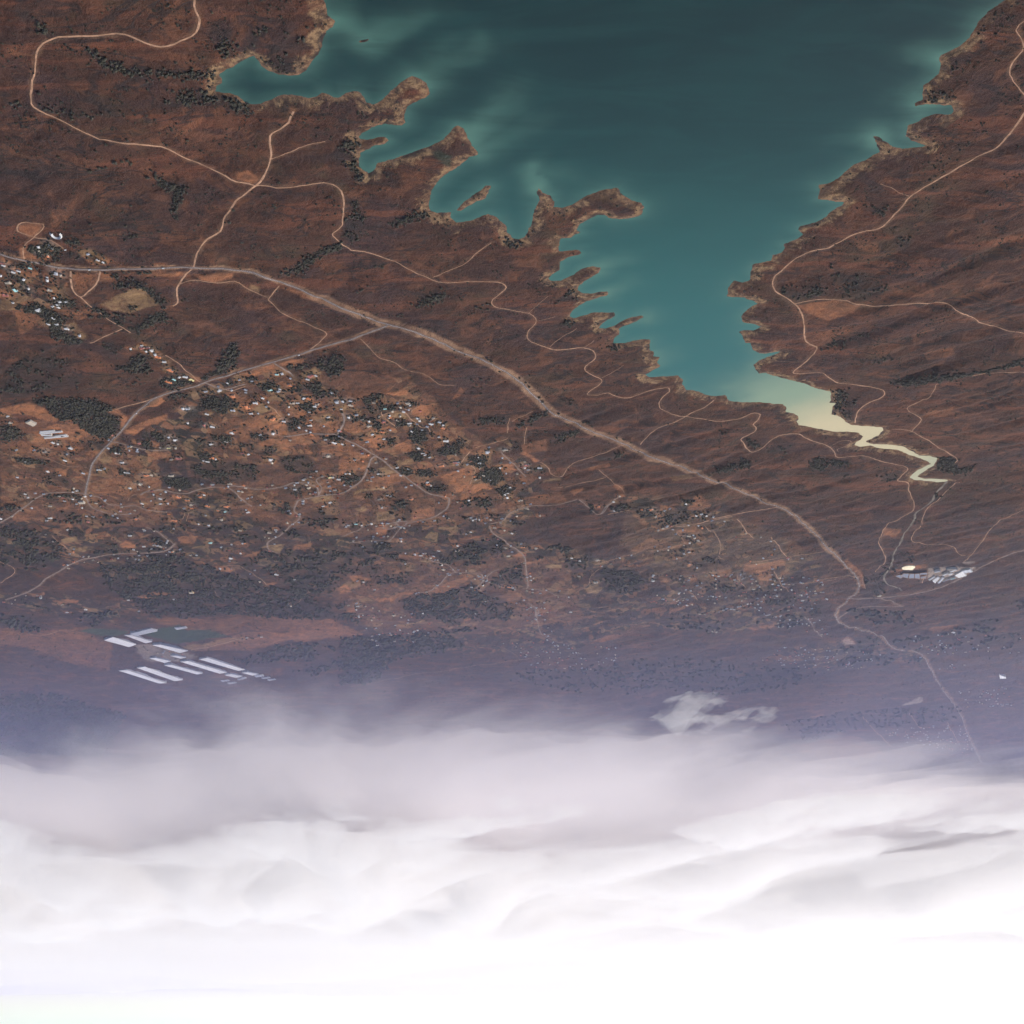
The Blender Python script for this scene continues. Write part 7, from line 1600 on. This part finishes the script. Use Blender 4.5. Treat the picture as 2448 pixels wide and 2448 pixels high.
for i, (x, y, rot, s, c, lab) in enumerate(HOUSES):
    dk = min(1.0, (math.hypot(y, CAM_H) / 4900) ** .9)
    L = 14.0 * s * dk * (.92 + .16 * random.random()); Wd = 8.8 * dk * min(s, 1.5) ** .75 * (.9 + .2 * random.random())
    a = math.radians(rot)
    cx = [x + math.cos(a) * sx * L / 2 - math.sin(a) * sy * Wd / 2 for sx in (-1, 1) for sy in (-1, 1)]
    cy = [y + math.sin(a) * sx * L / 2 + math.cos(a) * sy * Wd / 2 for sx in (-1, 1) for sy in (-1, 1)]
    z0 = float(ground_z(cx, cy).min()) - .5
    h = 3.6 + float(ground_z(cx, cy).max()) - z0 - .3
    t = link('house', None, loc=(x, y, z0), rotz=a)
    tag(t, lab, 'house', 'houses of the hillside suburbs')
    wl = random.choice(WALLS)
    link('wall', wl, t, scale=(L, Wd, h))
    hip = c == 'O' or random.random() < .35
    rf = link('roof', (HIP if hip else GABLE)[c], t, loc=(0, 0, h), scale=(L, Wd, 2.4 if c in 'ORC' else 1.5))
    link('door', DARKDOOR, t, loc=(L * .12, -Wd / 2 - .05, .3), scale=(1.6, .3, h - 1.0))
    if s >= 1.15:                                    # a wing at right angles
        sgn = random.choice((-1, 1))
        link('wall', wl, t, loc=(L * .26 * sgn, Wd * .55, 0), rotz=math.pi / 2, scale=(Wd * .9, L * .4, h * .96))
        link('roof', (HIP if hip else GABLE)[c], t, loc=(L * .26 * sgn, Wd * .55, h * .96), rotz=math.pi / 2, scale=(Wd * .9, L * .4, 2.0 if c in 'ORC' else 1.3))
    if c in 'OR' and s >= 1.0:
        link('chimney', CHIM, rf, loc=(.28, .14, .2), scale=(1.1 / L, 1.1 / Wd, 1.25))

# the many smaller houses farther off
def mass_houses(items):
    Vs, Fs, Cs = [], [], []
    base_v = np.array([(x, y, z) for z in (0, 1) for x, y in ((-.5, -.5), (.5, -.5), (.5, .5), (-.5, .5))] + [(-.5, 0, 1.5), (.5, 0, 1.5)], float)
    base_f = [(0, 1, 5, 4), (2, 3, 7, 6), (4, 5, 9, 8), (6, 7, 8, 9), (1, 2, 6), (1, 6, 5), (5, 6, 9), (3, 0, 4), (3, 4, 7), (7, 4, 8)]
    k = 0
    for x, y, rot, s, c in items:
        L, Wd = 14.5 * s, 9.5 * s ** .7
        a = math.radians(rot); z = float(ground_z(x, y)[0]) - 1
        v = base_v * np.array([L, Wd, 4.6])
        v = np.column_stack([v[:, 0] * math.cos(a) - v[:, 1] * math.sin(a) + x, v[:, 0] * math.sin(a) + v[:, 1] * math.cos(a) + y, v[:, 2] + z])
        Vs.append(v); Fs += [tuple(i + 10 * k for i in f) for f in base_f]
        Cs += [(*ROOFC[c], 1)] * 10
        k += 1
    n = NT('distant_roofs')
    M = n.done(n.attr('roof_tone'), .8)
    me = mesh_from('distant_houses', np.concatenate(Vs), Fs, [M])
    color_attr(me, 'roof_tone', Cs)
    return me
items = list(SMALL)
for poly in FAR:
    xs = [p[0] for p in poly]; yy = [p[1] for p in poly]
    area = (max(xs) - min(xs)) * (max(yy) - min(yy))
    for _ in range(int(min(300, area / 5200))):
        x = random.uniform(min(xs), max(xs)); y = random.uniform(min(yy), max(yy))
        if inside(np.array([x]), np.array([y]), poly)[0]:
            items.append((x, y, random.choice((20, 110)) + random.gauss(0, 8), random.uniform(.5, 1.0), random.choice('WCCCGGGRR')))
lanes = [smooth_line(q, 38) for k, w, q in ROADS if k in ('side_road', 'dirt_track') and min(v[1] for v in q) > 3500]
settled_sd = lambda x, y: any(inside(np.array([x]), np.array([y]), q)[0] for q in SETTLED)
for ln in lanes:
    for (x, y) in ln:
        if random.random() < .75:
            a = random.random() * 6.283; d = random.uniform(18, 75)
            x2, y2 = x + math.cos(a) * d, y + math.sin(a) * d
            if settled_sd(x2, y2) and all((x2 - h[0]) ** 2 + (y2 - h[1]) ** 2 > 500 for h in HOUSES):
                items.append((x2, y2, random.random() * 180, random.uniform(.5, .95), random.choice('WWCCCGGGRO')))
tag(link('distant_houses', mass_houses(items)), 'countless tiny pale roofs of the farther towns and hamlets', 'houses', kind='stuff')

# ---------------------------------------------------------------- sheds, works and glasshouses
def quad_building(name, q, h, rise, spans, wall_mat, roof_mat, label, cat, group=None, arched=False):
    """rectangular building over four surveyed corners; ridges run along its longer side"""
    p = [np.array(c, float) for c in q]
    if np.linalg.norm(p[1] - p[0]) + np.linalg.norm(p[2] - p[3]) < np.linalg.norm(p[2] - p[1]) + np.linalg.norm(p[3] - p[0]):
        p = [p[1], p[2], p[3], p[0]]
    cen = sum(p) / 4
    zs = [float(ground_z(c[0], c[1])[0]) for c in p]
    z0 = min(zs) - .5; top = max(zs) + h - z0
    p = [c - cen for c in p]
    t = tag(link(name, None, loc=(cen[0], cen[1], z0)), label, cat, group)
    vs = [(c[0], c[1], 0) for c in p] + [(c[0], c[1], top) for c in p]
    link('wall', mesh_from('wall', vs, [(0, 1, 5, 4), (1, 2, 6, 5), (2, 3, 7, 6), (3, 0, 4, 7)], [wall_mat]), t)
    wid = (np.linalg.norm(p[3] - p[0]) + np.linalg.norm(p[2] - p[1])) / 2
    ns = max(1, int(round(wid / spans)))
    prof = [(0, 0), (.2, .62), (.5, 1), (.8, .62), (1, 0)] if arched else [(0, 0), (.5, 1), (1, 0)]
    rv, rf = [], []
    for s in range(ns):
        b = len(rv)
        for f, hh in prof:
            u = (s + f) / ns
            A = p[0] * (1 - u) + p[3] * u; B = p[1] * (1 - u) + p[2] * u
            rv += [(A[0], A[1], top + hh * rise), (B[0], B[1], top + hh * rise)]
        for k in range(len(prof) - 1):
            rf.append((b + 2 * k, b + 2 * k + 1, b + 2 * k + 3, b + 2 * k + 2))
        rf.append(tuple(b + 2 * k for k in range(len(prof)))); rf.append(tuple(b + 2 * k + 1 for k in reversed(range(len(prof)))))
    link('roof', mesh_from('roof', rv, rf, [roof_mat]), t)
    return t
M_FILM = plain('greenhouse_film', (.50, .48, .49), .06, .03, .45, .4)
M_SHEET = plain('sheet_metal_white', (.5, .49, .48), .1, .06, .55, .3)
gl = ['white glasshouse at the upper left of the farm', 'short white glasshouse jutting above the dark crop field', 'white glasshouse between the two dark left fields', 'broad white glasshouse under the dark green field', 'short white glasshouse beside the farm sheds', 'small pale glasshouse right of the farm sheds', 'longest white glasshouse in the middle of the lower rows', 'long white glasshouse nearest the dark right slope', 'white glasshouse third from the left in the lower rows', 'second glasshouse from the left in the lower rows', 'leftmost glasshouse of the lower rows', 'pale glasshouse extending the row nearest the slope', 'pale glasshouse extending the longest middle one', 'dull grey glasshouse beside the dark crop field',
      'first small cloche strip past the right row', 'second small cloche strip past the right row', 'last small cloche strip past the right row', 'small cloche strip past the middle row', 'faint cloche strip at the lower left of the group', 'faint cloche strip lowest of the group']
for q, lab in zip(GLASS, gl):
    quad_building('glasshouse', q, 4.0, 2.0, 9.6, M_FILM, M_FILM if 'grey' not in lab else plain('shade_net', (.42, .40, .42), .1, .03), lab, 'glasshouse', 'glasshouses of the farm', True)
sl = ['uppermost long white poultry shed of the five', 'second long white poultry shed, the longest thin one', 'short middle poultry shed of the five', 'lowest long white poultry shed of the five', 'short poultry shed at the right of the lowest']
for q, lab in zip(SHEDS, sl):
    a, b = np.array(q[0], float), np.array(q[1], float)
    d = (b - a) / np.linalg.norm(b - a); nn = np.array([-d[1], d[0]]) * 6.0
    quad_building('poultry_shed', [a - nn, b - nn, b + nn, a + nn], 3.2, 2.0, 12, M_WALL[0], M_SHEET, lab, 'shed', 'long poultry sheds')
fl_ = ['leftmost slanting white hall of the works', 'second slanting white hall of the works', 'first grey slanting hall of the works', 'second grey slanting hall of the works', 'turquoise roofed hall of the works', 'white hall in the middle of the works', 'small white hall right of the middle one', 'largest white hall on the right of the works', 'white hall at the upper left of the works', 'white hall on the upper side of the works', 'grey hall at the right tip of the works', 'cream hall along the upper edge of the works']
for (c, q), lab in zip(FACTORY, fl_):
    quad_building('factory_hall', q, 7.0, 2.5, 22, M_WALL[0], ROOFM[c], lab, 'hall', 'halls of the works')
M_LINER = plain('pond_liner', (.12, .14, .19), .1, .02, .6, .15)
for k, q in enumerate(PONDS):
    p = [np.array(c, float) for c in q]; cen = sum(p) / 4
    z = max(float(ground_z(c[0], c[1])[0]) for c in p) + 1.2
    t = tag(link('settling_pond', None, loc=(cen[0], cen[1], z)), ['first', 'second', 'third', 'fourth', 'fifth'][k] + ' blue grey settling pond from the left beside the works', 'pond', 'settling ponds of the works')
    o = [c - cen for c in p]; i = [c * .93 for c in o]
    vs = [(c[0], c[1], -4) for c in o] + [(c[0] * .985, c[1] * .985, .8) for c in o] + [(c[0], c[1], .8) for c in i] + [(c[0], c[1], -.3) for c in i]
    fs = [(a + r * 4, (a + 1) % 4 + r * 4, (a + 1) % 4 + r * 4 + 4, a + r * 4 + 4) for r in range(3) for a in range(4)]
    link('bank', mesh_from('bank', vs, fs, [M_DIRT]), t)
    link('water', mesh_from('water', [(c[0], c[1], 0) for c in i], [(0, 1, 2, 3)], [M_LINER]), t)
M_TANK = plain('tank_cream', (.78, .66, .42), .08, .2, .5)
for k, (x, y, r) in enumerate(TANKS):
    t = tag(link('storage_tank', None, loc=(x, y, float(ground_z(x, y)[0]) - 1)), ['large round cream tank on bare ground by the works', 'small round cream tank beside the large one'][k], 'tank', 'tanks of the works')
    link('tank_shell', taper('tank_shell', r, r, 7, M_TANK, 24), t)
    link('tank_roof', taper('tank_roof', r * 1.02, r * .1, 2.0, M_TANK, 24), t, loc=(0, 0, 7.003))
quad_building('farm_hall', BIG, 5.0, 2.0, 30, M_WALL[0], ROOFM['C'], 'big cream roofed hall on the far left farm', 'hall')
def around(c, w, d, rot):
    a = math.radians(rot)
    return [(c[0] + math.cos(a) * sx * w / 2 - math.sin(a) * sy * d / 2, c[1] + math.sin(a) * sx * w / 2 + math.cos(a) * sy * d / 2) for sx, sy in ((-1, -1), (1, -1), (1, 1), (-1, 1))]
quad_building('villa', around(CREAM[0], 24, 20, 10), 7.0, 2.5, 30, M_WALL[0], ROOFM['C'], 'bright cream cubic villa just under the left crossroads', 'villa')
quad_building('villa', around(BOX[0], 24, 22, 5), 8.0, 1.0, 30, plain('wall_gold', (.60, .42, .20), .1, .2), ROOFM['C'], 'cream square villa alone in the dark forest', 'villa')
quad_building('farm_hall', FARSHED, 6.0, 2.0, 16, M_WALL[0], M_SHEET, 'white ribbed shed on the misty plain at far right', 'hall')
# marquee with a curved white skin above the oval grove
mx, my = CANOPY[0]
t = tag(link('marquee', None, loc=(mx, my, float(ground_z(mx, my)[0]) - .3)), 'curved white marquee on open ground above the oval grove', 'marquee')
vs, fs = [], []
for i in range(13):
    a = math.radians(-40 + 250 * i / 12)
    for r, z in ((9, 2.5), (13, 6.5), (18, 2.2)):
        vs.append((math.cos(a) * r, math.sin(a) * r * 1.2, z))
for i in range(12):
    for k in range(2):
        fs.append((3 * i + k, 3 * i + k + 1, 3 * i + k + 4, 3 * i + k + 3))
link('canopy', mesh_from('canopy', vs, fs, [M_SHEET]), t)
pole = taper('pole', .2, .2, 2.4, M_SHEET)
for i in range(0, 13, 3):
    a = math.radians(-40 + 250 * i / 12)
    for r in (9, 18):
        link('pole', pole, t, loc=(math.cos(a) * r, math.sin(a) * r * 1.2, 0))
# white domed water tower in the lower left fields
dx, dy = DOME[0]
t = tag(link('water_tower', None, loc=(dx, dy, float(ground_z(dx, dy)[0]) - .5)), 'white domed round tower in the lower left fields', 'tower')
link('shaft', taper('shaft', 6, 5, 10, M_WALL[0], 14), t)
vs, fs = [], []
for k in range(6):
    e = math.radians(-20 + 22 * k)
    for i in range(16):
        vs.append((math.cos(6.2832 * i / 16) * math.cos(e) * 8, math.sin(6.2832 * i / 16) * math.cos(e) * 8, 12 + math.sin(e) * 7))
for k in range(5):
    for i in range(16):
        fs.append((16 * k + i, 16 * k + (i + 1) % 16, 16 * k + 16 + (i + 1) % 16, 16 * k + 16 + i))
fs.append(tuple(range(80, 96)))
link('dome', mesh_from('dome', vs, fs, [M_SHEET]), t)

# ---------------------------------------------------------------- vehicles
M_CAR = plain('car_paint', (.78, .78, .77), .03, 1, .3, .5)
M_TYRE = plain('tyre', (.03, .03, .03), .1, 1, .9)
M_GLASS = plain('car_glass', (.03, .04, .05), .1, 1, .1, .6)
body = mesh_from('body', [(x, y, z) for x, z in ((-2.6, .5), (-2.6, 1.9), (-2.3, 2.3), (1.3, 2.3), (2.0, 1.45), (2.7, 1.2), (2.7, .5)) for y in (-1, 1)],
                 [(0, 2, 3, 1), (2, 4, 5, 3), (4, 6, 7, 5), (6, 8, 9, 7), (8, 10, 11, 9), (10, 12, 13, 11), (12, 0, 1, 13), (0, 12, 10, 8, 6, 4, 2), (1, 3, 5, 7, 9, 11, 13)], [M_CAR])
wind = mesh_from('windscreen', [(1.36, -.85, 2.25), (1.36, .85, 2.25), (1.98, .9, 1.52), (1.98, -.9, 1.52)], [(0, 1, 2, 3)], [M_GLASS])
wheel = mesh_from('wheel', [(math.cos(i * .5236) * .38, y, math.sin(i * .5236) * .38) for y in (-.13, .13) for i in range(12)], [(i, (i + 1) % 12, 12 + (i + 1) % 12, 12 + i) for i in range(12)] + [tuple(range(12)), tuple(range(23, 11, -1))], [M_TYRE])
allroads = [smooth_line(p, 8) for k, w, p in ROADS if k in ('highway', 'main_road')]
for x, y, lab in CARS:
    best = min(((np.hypot(*(r - (x, y)).T).min(), r) for r in allroads), key=lambda q: q[0])
    zz = float(ground_z(x, y)[0]); a = .3
    if best[0] < 40:
        r = best[1]; j = min(int(np.hypot(*(r - (x, y)).T).argmin()), len(r) - 2)
        d = r[j + 1] - r[j]; a = math.atan2(d[1], d[0])
        x, y = r[j] + np.array([-math.sin(a), math.cos(a)]) * 2.2
        zz = float(ground_z(x, y)[0]) + 1.0 + .00012 * y
    t = tag(link('van' if 'van' in lab else 'car', None, loc=(x, y, zz), rotz=a, scale=(1.25, 1.25, 1.25)), lab, 'van' if 'van' in lab else 'car')
    link('body', body, t); link('windscreen', wind, t, loc=(.03, 0, .03))
    for wx_ in (-1.7, 1.8):
        for wy_ in (-.95, .95):
            link('wheel', wheel, t, loc=(wx_, wy_, .38))

# ---------------------------------------------------------------- haze and clouds
def volume_mat(name, color, density, aniso):
    m = bpy.data.materials.new(name); m.use_nodes = True
    nt = m.node_tree; nt.nodes.clear()
    o = nt.nodes.new('ShaderNodeOutputMaterial'); v = nt.nodes.new('ShaderNodeVolumePrincipled')
    v.inputs['Color'].default_value = (*color, 1); v.inputs['Density'].default_value = density
    v.inputs['Anisotropy'].default_value = aniso
    nt.links.new(v.outputs[0], o.inputs['Volume'])
    return m
hz = [(x, y, z) for z in (-40.0, 3200.0) for x, y in ((-250000, -60000), (250000, -60000), (250000, 250000), (-250000, 250000))]
me = mesh_from('haze', hz, [(0, 3, 2, 1), (4, 5, 6, 7), (0, 1, 5, 4), (1, 2, 6, 5), (2, 3, 7, 6), (3, 0, 4, 7)], [volume_mat('haze_air', HAZE_COL, HAZE_DEN, HAZE_G)])
tag(link('haze', me), 'pale lilac haze thickening towards the horizon', 'haze', kind='stuff')

def cloud_mesh(name, X, Y, T, mid, up, mat):
    T = T.copy()
    mx = T.copy()                                   # drop stray specks of vapour
    for a in range(-3, 4):
        for b in range(-3, 4):
            mx = np.maximum(mx, np.roll(np.roll(T, a, 0), b, 1))
    T[mx < 12] = -1
    T[0, :] = T[-1, :] = -1; T[:, 0] = T[:, -1] = -1
    k = X.size
    pos_ = T.ravel() > 0
    th = np.maximum(T.ravel(), 5.0)
    top = np.stack([X.ravel(), Y.ravel(), mid.ravel() + th * up], -1)
    bot = np.stack([X.ravel(), Y.ravel(), mid.ravel() - th * (1 - up)], -1)
    ii = np.arange(k).reshape(X.shape)
    q = np.stack([ii[:-1, :-1], ii[:-1, 1:], ii[1:, 1:], ii[1:, :-1]], -1).reshape(-1, 4)
    q = q[pos_[q].any(1)]
    e = np.concatenate([q[:, [a, (a + 1) % 4]] for a in range(4)])
    key = np.minimum(e[:, 0], e[:, 1]) * k + np.maximum(e[:, 0], e[:, 1])
    _, inv, cnt = np.unique(key, return_inverse=True, return_counts=True)
    rim = e[cnt[inv] == 1]
    walls = np.stack([rim[:, 1], rim[:, 0], rim[:, 0] + k, rim[:, 1] + k], -1)
    allf = np.concatenate([q, q[:, ::-1] + k, walls])
    V = np.concatenate([top, bot])
    used = np.unique(allf); rm = np.full(2 * k, -1); rm[used] = np.arange(len(used))
    return mesh_from(name, V[used], rm[allf], [mat])

M_CLOUD = volume_mat('cloud_droplets', (.998, .975, .955), CLOUD_DEN, .22)
cy_ = 1180.0 / np.tan(np.radians(np.concatenate([np.arange(16.0, 3.0, -.05), np.arange(3.0, .4, -.06)])))
cs_ = np.linspace(-1, 1, 300)
CX = cs_[None] * (.62 * cy_[:, None] + 900); CY = np.repeat(cy_[:, None], len(cs_), 1)
lateral = -CX / (CY * .45 + 300)                    # +1 at the right of the photograph
warp = 700 * fbm(CX / 1700, CY / 1900, 4, ox=14.0)
fk = smooth(13000, 24000, CY)
near = 1 - smooth(8600, 12500, CY)
billow = lambda sx, sy, o: .5 - np.abs(fbm((CX + .5 * warp) / sx, (CY + .5 * warp) / sy, 3, .55, ox=o)) * 2.2
den = 1.15 * fbm((CX + warp - .22 * CY) / 1700, (CY + 3 * warp) / 6800, 4, .48, ox=21.0) * (1 - fk) + .9 * fk * fbm(CX / 15000, CY / 26000, 2, .5, ox=11.0)
den += near * (.30 * billow(520, 2500, 27.0) + .15 * billow(180, 900, 4.0) + .11 * fbm((CX + warp) / 80, (CY + warp) / 380, 3, .6, ox=2.0))
bias = -.50 + .46 * smooth(6200, 10000, CY) + .80 * smooth(8800, 15500, CY) + .22 * smooth(.3, .9, lateral) * smooth(7800, 9400, CY) + .20 * smooth(.6, 1.0, -lateral) * smooth(7000, 8400, CY)
bias = bias - .30 * (1 - smooth(7000, 8800, CY)) * smooth(-.85, -.6, lateral)
T = 430 * np.sign(den + bias) * np.abs(den + bias) ** 1.3
T = np.where(T > 0, T * (1 + .8 * smooth(10500, 17000, CY) + .8 * smooth(16000, 40000, CY)), T)
mid = 800 + 70 * fbm(CX / 1300, CY / 1300, 4, ox=2.0) * near + 420 * smooth(15000, 60000, CY) + 700 * smooth(40000, 110000, CY) + 380 * smooth(26000, 60000, CY) * fbm(CX / 18000, CY / 22000, 3, .5, ox=6.0)
me = cloud_mesh('cloud_deck', CX, CY, T, mid, .74, M_CLOUD)
tag(link('cloud_deck', me), 'broken white cloud layer closing towards the horizon', 'clouds', kind='stuff')
# blue-violet vapour lying low over the far plain, and a thin white veil above it before the deck
MT = 300 * smooth(4000, 9600, CY) * (.9 + .3 * fbm(CX / 2600, CY / 3000, 3, .5, ox=51.0)) + 2 * smooth(4150, 4250, CY)
me = cloud_mesh('mist', CX, CY, MT, 130 + 0 * CX, .6, volume_mat('mist_air', (.50, .57, .98), MIST_DEN, .3))
tag(link('mist', me), 'blue violet mist lying low over the far plain', 'mist', kind='stuff')
vd = fbm((CX - .15 * CY + .6 * warp) / 1300, (CY + 2 * warp) / 5200, 5, .58, ox=41.0)
ons = CY + 1500 * np.exp(-((lateral + .30) / .42) ** 2) - 500 * smooth(.55, 1.0, -lateral) - 700 * smooth(.35, .9, lateral) + 2600 * vd
VT = 330 * (smooth(6600, 11800, ons) ** 1.3 + .3 * smooth(9000, 13000, CY)) - 4
me = cloud_mesh('cloud_veil', CX, CY, VT, 480 + 0 * CX, .4, volume_mat('veil_droplets', (.99, .945, .955), VEIL_DEN, .35))
tag(link('cloud_veil', me), 'thin pale cloud veil drawn before the cloud layer', 'clouds', kind='stuff')
# the single ragged cloud floating in front of the deck
cx0, cy0 = -900.0, 5800.0
AX, AY = np.meshgrid(np.linspace(-480, 480, 170), np.linspace(-820, 820, 200))
rad = np.hypot(AX / 390, AY / 560)
T = 170 * (.46 - rad * .85 + 1.25 * fbm((AX - .22 * AY) / 210, AY / 700, 6, .58, ox=52.0))
me = cloud_mesh('cloud', AX + cx0, AY + cy0, T, 770 + 40 * fbm(AX / 200, AY / 200, 3, ox=1.0), .6, volume_mat('wisp_droplets', (.998, .975, .955), CLOUD_DEN * 1.2, .22))
tag(link('cloud', me), 'small ragged white cloud floating alone before the cloud layer', 'cloud')
